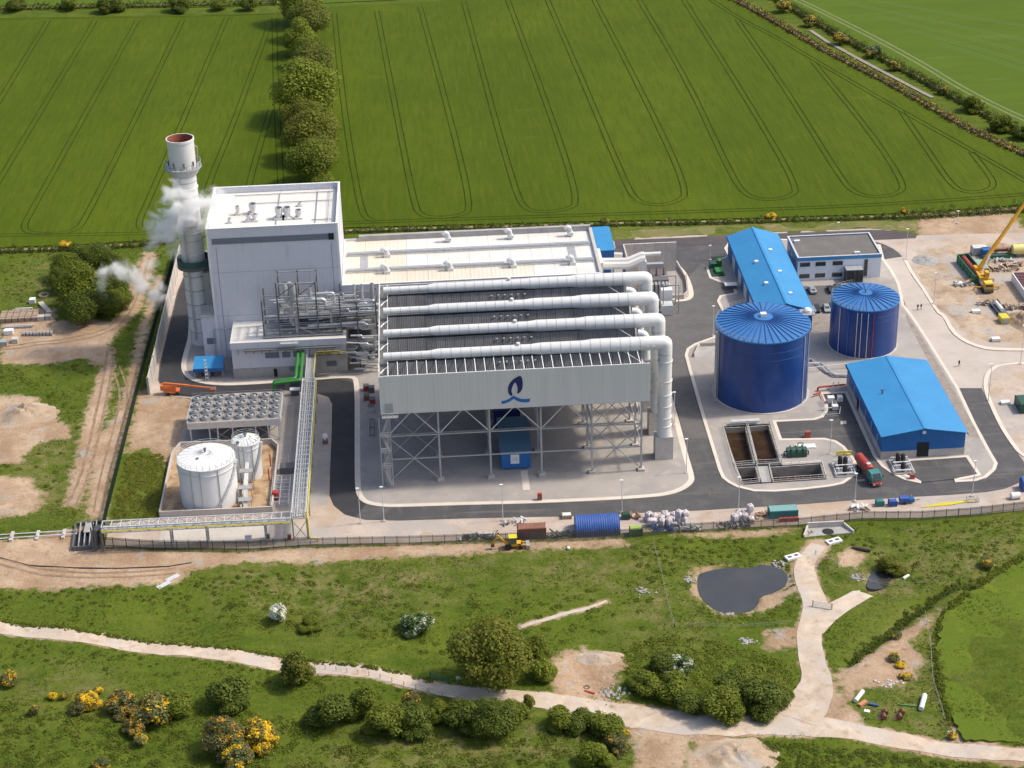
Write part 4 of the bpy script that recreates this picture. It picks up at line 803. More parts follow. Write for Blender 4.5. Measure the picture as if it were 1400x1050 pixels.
emblem('wave_emblem', [(903, 387), (925, 384), (948, 374), (972, 356), (990, 367), (1012, 378), (1040, 382), (1068, 380), (1064, 400), (1040, 403), (1015, 400), (990, 389), (973, 377), (950, 392), (928, 401), (902, 405)], logo_blue)

# --- blue hut under the condenser
t = thing('condensate_hut', (18, 384, 0), 'blue clad hut under the condenser with a white sign on its front', 'hut')
BX('wall', blue_wall, t, 14.9, 21.6, 376.6, 392, .7, 5.0)
MB().add([(14.6, 376.2, 5.0), (21.9, 376.2, 5.0), (21.9, 392.3, 5.4), (14.6, 392.3, 5.4), (14.6, 376.2, 5.25), (21.9, 376.2, 5.25), (21.9, 392.3, 5.7), (14.6, 392.3, 5.7)], [(4, 5, 6, 7), (0, 1, 5, 4), (1, 2, 6, 5), (2, 3, 7, 6), (3, 0, 4, 7)]).build('roof', mat('faded_blue_roof', (.09, .19, .30), .6), t)
sg = BX('sign', plastic_w, t, 17.0, 19.0, 376.5, 376.58, 1.9, 4.3); BX('sign_print', steel_lt, sg, 17.3, 18.7, 376.46, 376.49, 2.6, 3.6)
for x in (15.5, 18, 20.8): BX('foot', steel_dk, t, x-.15, x+.15, 377, 377.4, .2, .7)
BX('wall', logo_and_shade_navy, t, 14.2, 20.5, 396, 409, .2, 5.4); BX('roof', logo_and_shade_navy, t, 14.0, 20.7, 395.8, 409.2, 5.4, 5.6)  # rear part in navy: deep shade under the deck put into its colour
BX('path', kerbstone, thing('hut_footpath', (19, 372, 0), 'pale concrete footpath from the kerb to the blue hut', 'path', kind='structure'), 19.2, 20.8, 367.2, 376, .2, .24)
for px, py, h, lb in ((738, 684, 1.6, 'small red hydrant box on the kerb below the blue hut'),):
    q = P(px, py); t = thing('hydrant_box', q, lb, 'box'); BX('cabinet', red, t, q.x-.5, q.x+.5, q.y-.4, q.y+.4, .2, .2+h); BX('door', redbrown, t, q.x-.4, q.x+.4, q.y-.43, q.y-.41, .4, h)
t = thing('steel_trolley', (-18, 397, 0), 'dark steel trolley frame on the pink paving beside the condenser', 'frame')
q0 = P(506, 588)
for dx in (0, 1.1): BM('side_rail', steel_dk, t, (q0.x+dx, q0.y-4, .8), (q0.x+dx, q0.y+4, .8), .2)
for dy in (-4, 0, 4): BM('cross_bar', steel_dk, t, (q0.x, q0.y+dy, .8), (q0.x+1.1, q0.y+dy, .8), .18); BM('leg', steel_dk, t, (q0.x+.05, q0.y+dy, .2), (q0.x+.05, q0.y+dy, .8), .15); BM('leg', steel_dk, t, (q0.x+1.05, q0.y+dy, .2), (q0.x+1.05, q0.y+dy, .8), .15)
for i, (px, py, m_, nm) in enumerate(((501, 534, red, 'red'), (508.5, 536, steel_dk, 'dark grey'), (501.5, 547, redbrown, 'brown'), (509.5, 552, red, 'dark red'), (508, 562, concrete, 'pale grey'))):
    q = P(px, py); t = thing('equipment_crate', q, '%s equipment crate standing on the paving left of the condenser' % nm, 'crate'); BX('body', m_, t, q.x-.7, q.x+.7, q.y-.8, q.y+.8, .2, 1.5); BX('lid', steel_dk, t, q.x-.75, q.x+.75, q.y-.85, q.y+.85, 1.5, 1.6)

# ================================================================== TANKS, HALLS, OFFICE
def blue_tank(c, r, h, rise, label, nrib, slots, box=None):
    t = thing('storage_tank', (c[0], c[1], .2), label, 'tank'); cz = (c[0], c[1], .2)
    LA('shell', tank_blue, t, [(r, 0), (r, h*.34), (r, h*.66), (r, h)], cz, 72)
    for z in (h*.74, h*.85): LA('seam', tank_rib, t, [(r+.01, 0), (r+.03, .02), (r+.03, .08), (r+.01, .1)], (c[0], c[1], .2+z), 72)
    LA('rim', tank_roof, t, [(r+.02, -.25), (r+.16, -.25), (r+.16, .06), (r-.1, .06)], (c[0], c[1], h+.2), 72)
    LA('roof', tank_roof, t, [(r-.05, .03), (r*.55, rise*.62), (r*.16, rise), (0, rise+.05)], (c[0], c[1], h+.2), 72)
    for k in range(nrib):
        a = 2*math.pi*k/nrib+.05; mb = MB(); pr = [(r-.1, .08), (r*.55, rise*.62+.05), (r*.17, rise+.04)]
        for (ra, za), (rb, zb) in zip(pr, pr[1:]): mb.beam((c[0]+ra*math.cos(a), c[1]+ra*math.sin(a), h+.2+za), (c[0]+rb*math.cos(a), c[1]+rb*math.sin(a), h+.2+zb), .16, .26)
        mb.build('rib', tank_rib, t)
    LA('crown_plate', tank_roof, t, [(r*.2, rise+.02), (r*.2, rise+.22), (0, rise+.3)], (c[0], c[1], h+.2), 32)
    BX('vent_box', plastic_w, t, c[0]-.7, c[0]+.7, c[1]-.7, c[1]+.7, h+.4+rise, h+1.3+rise) if box else LA('vent_post', steel_dk, t, [(.2, 0), (.2, 1.0), (0, 1.1)], (c[0], c[1], h+.4+rise), 10)
    rail('edge_rail', t, ring_pts(c, r-.05, h+.25, 26, R(100), R(260)), 1.05, steel, .035, 3)
    for a, m_ in slots:
        x, y = c[0]+(r+.14)*math.cos(a), c[1]+(r+.14)*math.sin(a); TB('down_pipe', m_, t, [(x, y, .3), (x, y, h*.97)], .11, 6)
    LA('base_ring', concrete, t, [(r+.5, -.02), (r+.5, .12), (r-.1, .12)], cz, 72); return t
tk = blue_tank((81.1, 408.9), 11.5, 19.0, 1.5, 'larger glossy blue storage tank beside the road and basins', 40, ((R(-40), steel_lt), (R(-27), steel_lt), (R(195), steel)), True)
BX('platform', steel, tk, 91.2, 94.6, 411.6, 415.2, 19.1, 19.3); rail('platform_rail', tk, [(91.2, 411.6, 19.3), (94.6, 411.6, 19.3), (94.6, 415.2, 19.3)], 1.1, steel_lt); LA('dish', plastic_w, tk, [(1.0, 0), (1.0, .6), (.6, 1.0), (0, 1.0)], (93, 413.5, 19.3), 16)
BM('ladder', steel, tk, (69.0, 404.5, .3), (69.0, 404.5, 19.5), .5, .3)
tk = blue_tank((112.0, 432.3), 8.6, 13.4, 1.1, 'smaller glossy blue storage tank in front of the car park', 28, ((R(-148), steel_lt), (R(-130), tank_roof), (R(-115), steel_lt), (R(-108), steel_lt), (R(-97), steel_lt), (R(-88), red), (R(-22), steel_lt)))
def hall(name, x0, x1, y0, y1, ze, zr_, label, doors_front=(), low=0):
    t = thing(name, ((x0+x1)/2, (y0+y1)/2, 0), label, 'building'); xm = (x0+x1)/2
    def gable(y, d, m_, z0):
        mb = MB(); p = [(x0, z0), (x1, z0), (x1, ze), (xm, zr_), (x0, ze)]
        mb.v = [(x, y, z) for x, z in p]+[(x, y+d, z) for x, z in p]; mb.f = [(0, 1, 2, 3, 4), (9, 8, 7, 6, 5)]+[(i, i+5, (i+1) % 5+5, (i+1) % 5) for i in range(5)]; return mb.build('gable_wall', m_, t)
    gable(y0, .25, blue_wall, low); gable(y1-.25, .25, blue_wall, low)
    BX('side_wall', blue_wall, t, x0, x0+.25, y0+.25, y1-.25, low, ze); BX('side_wall', blue_wall, t, x1-.25, x1, y0+.25, y1-.25, low, ze)
    if low:
        for d in ((x0-.06, x1+.06, y0-.06, y0+.2), (x0-.06, x1+.06, y1-.2, y1+.06), (x0-.06, x0+.2, y0+.2, y1-.2), (x1-.2, x1+.06, y0+.2, y1-.2)): BX('base_wall', concrete, t, *d, 0, low-.01)
    for sx, xe in ((-1, x0-.4), (1, x1+.4)):
        z_e = ze-.4*(zr_-ze)/(xm-x0)
        MB().add([(xe, y0-.4, z_e+.05), (xm, y0-.4, zr_+.05), (xm, y1+.4, zr_+.05), (xe, y1+.4, z_e+.05), (xe, y0-.4, z_e+.22), (xm, y0-.4, zr_+.22), (xm, y1+.4, zr_+.22), (xe, y1+.4, z_e+.22)],
                 [(0, 1, 5, 4), (2, 3, 7, 6), (0, 4, 7, 3), (1, 2, 6, 5)]+[(4, 5, 6, 7) if sx < 0 else (7, 6, 5, 4), (3, 2, 1, 0) if sx < 0 else (0, 1, 2, 3)]).build('roof_slope', blue_roof, t)
    BX('ridge_cap', blue_roof, t, xm-.3, xm+.3, y0-.42, y1+.42, zr_+.16, zr_+.3)
    for d in ((x0-.6, x0-.35), (x1+.35, x1+.6)): BX('gutter', blue_wall, t, *d, y0-.4, y1+.4, ze-.35, ze-.12)
    return t
hb = hall('treatment_hall', 102.9, 122.4, 373.0, 409.6, 6.0, 7.6, 'bright blue shed with open dark doorway near the road bend', low=2.0)
BX('doorway', black, hb, 111.2, 114.0, 372.9, 372.96, .2, 4.0); BX('gable_lamp', plastic_w, hb, 112.2, 113.0, 372.8, 372.98, 6.3, 7.0); BX('small_door', black, hb, 102.8, 102.84, 396, 398, .2, 3.2)
for y in range(377, 408, 6): BM('down_pipe', steel_lt, hb, (102.75, y, .2), (102.75, y, 5.6), .14)
MB().box(107.2, 107.5, 392, 392.3, 6.4, 7.9).build('roof_mast', steel_dk, hb); BX('roof_mast_arm', steel_dk, hb, 106.6, 108.0, 392.05, 392.2, 7.9, 8.05)
ha = hall('workshop_hall', 86.6, 100.6, 441.6, 492.6, 6.0, 8.3, 'long bright blue workshop roof between the car park and the back road')
for px, py in ((1053, 344.5), (1034, 360.5), (1066, 374), (1047.5, 390), (1080.5, 404)):
    q = P(px, py, 7.2); BX('skylight_vent', plastic_w, ha, q.x-.5, q.x+.5, q.y-.5, q.y+.5, 7.0, 8.1)
for y in (452, 461, 470, 480): BX('roller_door', steel_lt, ha, 86.5, 86.56, y, y+4.5, .2, 4.2)
# --- office
t = thing('office_block', (114, 480, 0), 'two storey white office block with blue fascia and flat grey roof', 'building')
OX0, OX1, OY0, OY1, OZ = 102.9, 126.3, 473.0, 488.2, 7.0
for d in ((OX0, OX1, OY0, OY0+.3), (OX0, OX1, OY1-.3, OY1), (OX0, OX0+.3, OY0+.3, OY1-.3), (OX1-.3, OX1, OY0+.3, OY1-.3)): BX('wall', office_white, t, *d, 0, OZ-.9)
for d in ((OX0-.1, OX1+.1, OY0-.1, OY0+.3), (OX0-.1, OX1+.1, OY1-.3, OY1+.1), (OX0-.1, OX0+.3, OY0+.3, OY1-.3), (OX1-.3, OX1+.1, OY0+.3, OY1-.3)): BX('fascia', office_blue, t, *d, OZ-.88, OZ+.15)
for d in ((OX0-.15, OX1+.15, OY0-.15, OY0+.35), (OX0-.15, OX1+.15, OY1-.35, OY1+.15), (OX0-.15, OX0+.35, OY0+.35, OY1-.35), (OX1-.35, OX1+.15, OY0+.35, OY1-.35)): BX('coping', steel_lt, t, *d, OZ+.16, OZ+.26)
BX('roof', roof_dark, t, OX0+.3, OX1-.3, OY0+.3, OY1-.3, OZ-.5, OZ-.1)
for x, y in ((104.8, 484.5), (119.8, 474.6)): BX('roof_unit', plastic_w, t, x-.8, x+.8, y-.4, y+.4, OZ-.1, OZ+.5)
for x in (103.5, 107.9, 112.7):
    for z in (.9, 4.4):
        w = BX('window', steel_dk, t, x, x+2.85, OY0-.08, OY0+.02, z, z+1.25)
        for k in range(2): BX('pane', glass, w, x+.1+k*1.35, x+1.4+k*1.35, OY0-.11, OY0-.085, z+.1, z+1.15)
w = BX('stair_window', steel_dk, t, 121.6, 122.6, OY0-.08, OY0+.02, .6, 5.8)
for k in range(3): BX('pane', glass, w, 121.7, 122.5, OY0-.11, OY0-.085, .75+k*1.7, 2.25+k*1.7)
for x in (OX0-.08,):
    for y in (476, 480, 484): BX('window', glass, t, x-.03, x+.02, y, y+2.2, 4.4, 5.6)
pc = BX('porch_roof', steel, t, 116.0, 120.7, 469.9, OY0-.05, 3.9, 4.1)
for k in range(6): BX('porch_pane', glass, t, 116.1+k*.77, 116.1+k*.77+.7, 470.0, 470.06, .3, 3.8)
for x in (116.05, 120.65): BX('porch_side', glass, t, x-.04, x+.04, 470.1, OY0-.1, .3, 3.8)
for x in (116.0, 118.4, 120.7): BM('porch_post', steel_dk, t, (x, 469.95, .2), (x, 469.95, 3.9), .16)
# --- settling basins
q = P(1050, 625); t = thing('settling_basins', q, 'sunken concrete settling basins with brown water and handrails', 'basin')
def pit(corners, depth, wz, wm, th=.35):
    poly = PXY(corners); inn = inset(poly, th)
    if area(poly) < 0: poly = poly[::-1]
    n = len(poly); mb = MB(); mb.v = [(*p, .3) for p in poly]+[(*p, .3) for p in inn]+[(*p, -depth) for p in inn]+[(*p, -depth) for p in poly]
    for i in range(n):
        j = (i+1) % n; mb.f += [(i, j, n+j, n+i), (n+i, n+j, 2*n+j, 2*n+i), (j, i, 3*n+i, 3*n+j)]
    w = mb.build('basin_wall', conc_wet, t); sheet('water', inset(poly, th+.005), wz, wm, w); return poly
A_ = pit([(988, 586), (1020, 584.5), (1033, 636), (1003, 639)], 4, -1.2, brown_water)
B_ = pit([(1022, 584.4), (1052, 582), (1068.5, 634.5), (1035, 636)], 4, -1.0, brown_water)
C_ = pit([(1004, 641), (1034, 639), (1040, 660.5), (1014, 663)], 4, -2.2, rust_water)
D_ = pit([(1051, 640), (1123, 635), (1129, 655.5), (1056, 660.5)], 4, -2.4, rust_water)
mb = MB(); mb.prism(PXY([(1036, 639), (1049.5, 638.5), (1054.5, 660.2), (1041.5, 660.6)]), -.6, .26); mb.build('cover_slab', concrete_g, t)
mb = MB(); mb.prism(PXY([(1070, 633.5), (1123.5, 630), (1124.2, 633.2), (1069.5, 637)]), -.6, .26); mb.build('cover_slab', concrete, t)
for a in (A_, B_, C_, D_): rail('handrail', t, [(*p, .3) for p in a]+[(*a[0], .3)], 1.1, steel_lt, .045, 1.6)
q = P(1019, 583); BX('gantry', steel_lt, t, q.x-3.5, q.x+3.5, q.y+.2, q.y+1.4, .9, 1.3)
# --- things beside the basins
q = P(1090, 627); t = thing('dosing_tank', q, 'dark green rounded dosing tank beside the basins', 'tank')
for k in range(1):
    mb = MB(); pr = [(-1.1, .3), (1.1, .3), (1.1, 1.5), (.8, 2.05), (.3, 2.3), (-.3, 2.3), (-.8, 2.05), (-1.1, 1.5)]; n = len(pr)
    mb.v = [(q.x+sx*2.3, q.y+1.2+y, z) for sx in (-1, 1) for y, z in pr]; mb.f = [tuple(range(n-1, -1, -1)), tuple(range(n, 2*n))]+[(i, (i+1) % n, n+(i+1) % n, n+i) for i in range(n)]; mb.build('body', green_d, t)
for dx in (-1.4, 0, 1.4): BX('band', green_d, t, q.x+dx-.12, q.x+dx+.12, q.y+.02, q.y+2.38, .3, 2.36)
TB('inlet_pipe', green_d, t, arc_pts([(q.x-2.2, q.y+1.2, 1.4), (q.x-2.9, q.y+1.2, 1.4), (q.x-2.9, q.y+1.2, .2)], .4), .16, 8); TB('outlet_pipe', green_d, t, arc_pts([(q.x+2.2, q.y+1.2, 1.4), (q.x+2.8, q.y+1.2, 1.4), (q.x+2.8, q.y+1.2, .2)], .4), .16, 8)
q = P(1101, 612); t = thing('pump_plinth', q, 'white pump plinth with small pipework behind the green dosing tank', 'plinth'); BX('slab', plastic_w, t, q.x-2.4, q.x+2.4, q.y-.9, q.y+.9, .2, .5); TB('pipe', steel_dk, t, arc_pts([(q.x-1.8, q.y, .5), (q.x-1.8, q.y, 1.4), (q.x-.6, q.y, 1.4), (q.x-.6, q.y, .5)], .3), .12, 8)
q = P(1104, 598); t = thing('hose_cabinet', q, 'red hose cabinet on the asphalt by the basins', 'box'); BX('cabinet', red, t, q.x-.6, q.x+.6, q.y-.5, q.y+.5, .2, 1.6); BX('lid', redbrown, t, q.x-.65, q.x+.65, q.y-.55, q.y+.55, 1.6, 1.7)
def pump_skid(px, py, label):
    q = P(px, py); t = thing('pump_skid', q, label, 'pump skid'); BX('base', concrete_g, t, q.x-2.6, q.x+2.6, q.y-3.2, q.y+3.4, .2, .45)
    for dx, dy, h in ((-.5, 1.6, 2.3), (.6, 1.2, 2.3), (-.1, -1.9, 1.9)):
        LA('vessel', plastic_k, t, [(.55, 0), (.55, h), (.3, h+.3), (0, h+.35)], (q.x+dx, q.y+dy, .45), 14)
    for dx in (-2.2, 2.2):
        BM('frame', steel_lt, t, (q.x+dx, q.y-3, .9), (q.x+dx, q.y+3, .9), .18)
        for dy in (-3, 0, 3): BM('frame_post', steel_lt, t, (q.x+dx, q.y+dy, .3), (q.x+dx, q.y+dy, .9), .15)
    for dy, z in ((2.6, 1.4), (0, 1.6), (-.6, 1.1), (-2.6, 1.0)): TB('manifold', insul, t, [(q.x-2, q.y+dy, z), (q.x+2, q.y+dy, z)], .2, 8)
    for dx in (-1.4, 1.5): TB('manifold', insul, t, arc_pts([(q.x+dx, q.y-2.6, 1.0), (q.x+dx, q.y+2.6, 1.4)], .3), .18, 8)
    BX('motor', steel, t, q.x+1.0, q.x+2.0, q.y-.8, q.y+.6, .5, 1.4); BX('motor', steel_dk, t, q.x-2.0, q.x-1.1, q.y+.2, q.y+1.4, .5, 1.3)
pump_skid(1153, 644, 'pump skid with black vessels at the basin corner beside the tanker'); pump_skid(1232, 640, 'pump skid with black vessels in front of the blue shed')
q = P(1153.5, 624); t = thing('eyewash_station', q, 'yellow barrier frame behind the pump skid near the tanker', 'barrier'); 
for z in (.5, 1.0, 1.4): BM('rail', yellow, t, (q.x-1.7, q.y, z), (q.x+1.7, q.y, z), .22)
for dx in (-1.7, 0, 1.7): BM('post', yellow, t, (q.x+dx, q.y, .2), (q.x+dx, q.y, 1.5), .2)
q = P(1247, 655); t = thing('hydrant_box', q, 'small red box at the kerb end before the blue shed', 'box'); BX('cabinet', red, t, q.x-.5, q.x+.5, q.y-.4, q.y+.4, .2, 1.3); BX('lid', redbrown, t, q.x-.55, q.x+.55, q.y-.45, q.y+.45, 1.3, 1.38)
# --- pipes between the tanks
t = thing('tank_pipework', (97, 415, 0), 'silver and red pipework on supports between the two blue tanks', 'pipework')
for pt, r, m_ in (([(94, 421.5, .9), (99, 421, .9), (100.6, 414.5, .9), (105, 414.0, .9), (109, 415.5, .9)], .3, insul), ([(92.5, 424, .8), (97, 424, .8), (99.5, 416, .7), (108, 413, .7)], .22, insul), ([(92, 417.5, 1.4), (103.5, 419, 1.4), (111, 419.5, 1.4)], .12, steel_lt),
                  ([(95.2, 407.5, .3), (95.2, 407.5, 1.3), (99.0, 407.9, 1.3), (102.3, 408.2, 1.3)], .24, red), ([(93.5, 404.5, .9), (95.4, 405.5, .9)], .22, red), ([(95.5, 400, .6), (95.5, 407, .6)], .12, red), ([(93.5, 397.5, .8), (97, 397.5, .8), (97.5, 402, .8)], .12, steel_lt)):
    TB('pipe', m_, t, arc_pts(pt, .8), r, 8)
for x, y in ((99.4, 421), (101, 414.5), (106, 414.2), (97, 424), (98, 408)): BX('support', concrete, t, x-.3, x+.3, y-.3, y+.3, .2, .62)
for x, y, w, h in ((97.2, 401.5, 1.6, 1.5), (99.6, 402, 1.2, 1.3), (97.5, 398, 1.4, 1.0)): BX('cabinet', plastic_w, t, x-w/2, x+w/2, y-.7, y+.7, .2, .2+h)
for x in (98.4, 99.6): BM('post', steel_lt, t, (x, 404.6, .2), (x, 404.6, 4.2), .16)
rail('handrail', t, [(94.2, 393.5, .2), (97.6, 393.5, .2), (98.6, 397, .2)], 1.1, steel_lt); rail('handrail', t, [(95, 395, .2), (95, 402, .2)], 1.1, steel_lt)
t = thing('valve_compound', (73, 421, 0), 'small railed concrete sump beside the larger blue tank', 'sump')
pts = PXY([(949, 489), (956, 474), (979, 473)]); mb = MB()
for a, b in zip(pts, pts[1:]): mb.beam((*a, .6), (*b, .6), .3, .9)
mb.build('sump_wall', concrete, t); sheet('floor', PXY([(949, 489), (956, 475), (984, 474), (984, 487)]), .21, concrete_g, t); rail('handrail', t, [(*p, .2) for p in pts], 1.1, steel_lt)
q = P(980, 372); t = thing('skid_unit', q, 'dark green generator skid on the kerb beside the workshop', 'generator')
BX('engine', green_d, t, q.x-1.6, q.x+.3, q.y+1.5, q.y+3.8, .5, 1.9); BX('housing', green_p, t, q.x-.6, q.x+1.5, q.y-2.6, q.y+.6, .5, 1.3); BX('base', green_d, t, q.x-1.8, q.x+1.8, q.y-3.4, q.y+4.4, .2, .5)
LA('tank', green_p, t, [(.9, 0), (.9, 1.6), (.4, 2), (0, 2)], (q.x+1.1, q.y+3.6, .6), 14)
q = P(999, 394); t = thing('skip', q, 'small white topped skip by the workshop entrance', 'skip'); BX('body', steel_dk, t, q.x-1.6, q.x+1.6, q.y-1, q.y+1, .1, 1.2); BX('cover', plastic_w, t, q.x-1.7, q.x+1.7, q.y-1.1, q.y+1.1, 1.2, 1.35)

# ================================================================== FAN COOLER, WHITE TANKS, PIPE BRIDGES
t = thing('fin_fan_cooler', (-48, 403, 0), 'raised grey fan cooler bank of round fans behind the white tanks', 'cooler')
FX0, FX1, FY0, FY1, FZ = -59.0, -37.0, 396.7, 410.0, 6.0
BX('deck', conc_wet, t, FX0, FX1, FY0, FY1, FZ-.3, FZ); 
for d in ((FX0, FX1, FY0-.15, FY0), (FX0, FX1, FY1, FY1+.15), (FX0-.15, FX0, FY0, FY1), (FX1, FX1+.15, FY0, FY1)): BX('side_panel', steel_lt, t, *d, FZ-1.7, FZ+.05)
BX('tube_bank', steel_dk, t, FX0+.3, FX1-.3, FY0+.3, FY1-.3, FZ-1.6, FZ-.35)
fr = MB().lathe([(1.12, 0), (1.12, .75), (1.0, .75), (1.0, .02)], (0, 0, 0), 18).build('fan', steel, None, smooth=True); fr.parent = t
mb = MB().lathe([(.98, .12), (0, .12)], (0, 0, 0), 18); fd = mb.build('fan_throat', black); fd.parent = fr
mb = MB(); mb.lathe([(.25, .2), (.25, .62), (0, .66)], (0, 0, 0), 8)
for k in range(5):
    a = k*2*math.pi/5; ca, sa = math.cos(a), math.sin(a); mb.quad((.2*ca+.12*sa, .2*sa-.12*ca, .34), (.95*ca+.2*sa, .95*sa-.2*ca, .34), (.95*ca-.2*sa, .95*sa+.2*ca, .5), (.2*ca-.12*sa, .2*sa+.12*ca, .46))
fb = mb.build('fan_blade', steel); fb.parent = fr
for i in range(8):
    for j in range(4):
        o = fr if i == j == 0 else link_copy(fr, t)
        o.location = (FX0+1.4+i*2.74+48, FY0+1.75+j*3.27-403, FZ)
        for ch in o.children: ch.rotation_euler.z = random.random()*2
for k in range(9): BM('walkway_edge', steel, t, (FX0+.05+k*2.745, FY0+.1, FZ+.06), (FX0+.05+k*2.745, FY1-.1, FZ+.06), .12)
rail('edge_rail', t, [(FX0, FY1, FZ), (FX1, FY1, FZ)], 1.0, steel, .03); rail('edge_rail', t, [(FX1, FY0, FZ), (FX1, FY1, FZ)], 1.0, steel, .03)
for x in (-58.5, -54, -48.5, -43, -37.5):
    for y in (397.2, 409.5): BM('leg', steel_lt, t, (x, y, .05), (x, y, FZ-1.7), .3)
for a, b in zip((-54, -48.5, -43), (-48.5, -43, -37.5)): BM('brace', steel, t, (a, 397.1, .2), (b, 397.1, 4.2), .12); BM('brace', steel, t, (b, 397.1, .2), (a, 397.1, 4.2), .12)
for a in (-52, -40): TB('header_pipe', steel, t, [(a, 396.3, .8), (a, 396.3, 4.6)], .18, 8)
def white_tank(c, r, h, rise, label, nr):
    t = thing('white_tank', (c[0], c[1], .1), label, 'tank'); z0 = .1
    LA('shell', tank_white, t, [(r, 0), (r, h)], (*c, z0), 56); LA('rim', steel_lt, t, [(r, -.3), (r+.14, -.3), (r+.14, 0), (r, .04)], (*c, z0+h), 56)
    LA('roof', plastic_w, t, [(r, .02), (r*.5, rise*.62), (0, rise)], (*c, z0+h), 56)
    for k in range(nr):
        a = 2*math.pi*k/nr+.1; BM('rib', steel_lt, t, (c[0]+r*.97*math.cos(a), c[1]+r*.97*math.sin(a), z0+h+.07), (c[0]+.9*math.cos(a), c[1]+.9*math.sin(a), z0+h+rise*.93+.05), .10, .14)
    LA('vent', steel_dk, t, [(.2, 0), (.2, .7), (.4, .75), (.4, .95), (0, 1.0)], (c[0], c[1], z0+h+rise), 10); LA('hatch', steel_dk, t, [(.35, 0), (.35, .4), (0, .45)], (c[0]-1.6, c[1]-2.2, z0+h+rise*.5), 10)
    rail('roof_rail', t, ring_pts(c, r-.05, z0+h+.05, 28), 1.05, steel_lt, .03, 3); LA('wind_girder', steel_lt, t, [(r+.01, 0), (r+.18, 0), (r+.18, .12), (r+.01, .12)], (*c, z0+h*.86), 56)
    for a in (R(-118), R(-98), R(-62)): TB('down_pipe', steel, t, [(c[0]+(r+.12)*math.cos(a), c[1]+(r+.12)*math.sin(a), .2), (c[0]+(r+.12)*math.cos(a), c[1]+(r+.12)*math.sin(a), h)], .09, 6)
    mb = MB()
    for k in range(26):
        a = R(-75)+k*R(2.6); z = .5+k*(h-.6)/26; mb.box(c[0]+(r+.45)*math.cos(a)-.3, c[0]+(r+.45)*math.cos(a)+.3, c[1]+(r+.45)*math.sin(a)-.3, c[1]+(r+.45)*math.sin(a)+.3, z, z+.08)
    mb.build('stair', steel_lt, t, kind='stuff'); return t
white_tank((-52.0, 371.2), 6.5, 10.8, 1.3, 'large white ribbed oil tank inside the bund', 22)
white_tank(tuple(P(335.4, 599, 9.9)[:2]), 3.2, 9.4, .8, 'small white ribbed tank behind the large white tank', 14)
t = thing('bund_wall', (-48, 376, 0), 'pale concrete bund wall enclosing the white tanks', 'wall')
BW = PXY([(236, 626), (247, 612), (372, 607), (381, 615), (373, 693), (372, 700), (219, 707)])
for a, b in zip(BW, BW[1:]+BW[:1]): BM('wall_panel', concrete, t, (*a, .75), (*b, .75), .35, 1.5)
sheet('floor', inset(BW, .2), .06, bund_orange, t)
for a, b in (((-44.6, 365), (-44.6, 383)),): BM('dividing_wall', concrete, t, (*a, .6), (*b, .6), .3, 1.1)
t = thing('bund_access_stair', (-43.5, 372, 0), 'steel access stair and platforms between the white tanks', 'stair')
for k, (y, z) in enumerate(((366, 1.8), (369, 3.2), (374, 4.6), (379, 5.6))):
    BX('landing', steel, t, -45.2, -42.2, y, y+1.6, z, z+.14); rail('landing_rail', t, [(-45.2, y, z+.14), (-42.2, y, z+.14)], 1.05, steel_lt, .04, 1.5)
    for x in (-45.1, -42.3): BM('post', steel, t, (x, y+.1, .1), (x, y+.1, z), .14)
for (ya, za), (yb, zb) in (((365, .3), (366.5, 1.8)), ((367.5, 1.9), (369, 3.2)), ((370.5, 3.3), (374, 4.6)), ((375.5, 4.7), (379, 5.6))): BM('flight', steel_lt, t, (-43.6, ya, za), (-43.6, yb, zb), .9, .15)
t = thing('fuel_pump_skid', (-35.6, 372, 0), 'silver fuel pump manifold with red drum between bund and pipe bridge', 'pump skid')
for k in range(7): TB('manifold', insul, t, [(-38, 366.5+k*1.6, 1.0+.2*(k % 2)), (-33.8, 366.5+k*1.6, 1.0+.2*(k % 2))], .13, 6)
for x in (-38, -36, -34): TB('header', insul, t, [(x, 365, 1.1), (x, 378, 1.1)], .16, 6)
LA('drum', red, t, [(.75, 0), (.75, 2.0), (.4, 2.2), (0, 2.2)], (-37.0, 369.3, .1), 14); BX('engine', steel_dk, t, -36.6, -33.2, 380, 382.6, .1, 1.9); BX('slab', concrete, t, -38.4, -33, 379.4, 385.2, .06, .2)
for p_ in ((-39, 384.5), (-39, 378)): LA('post', red, t, [(.16, 0), (.16, 3.2), (0, 3.3)], (*p_, .05), 8)
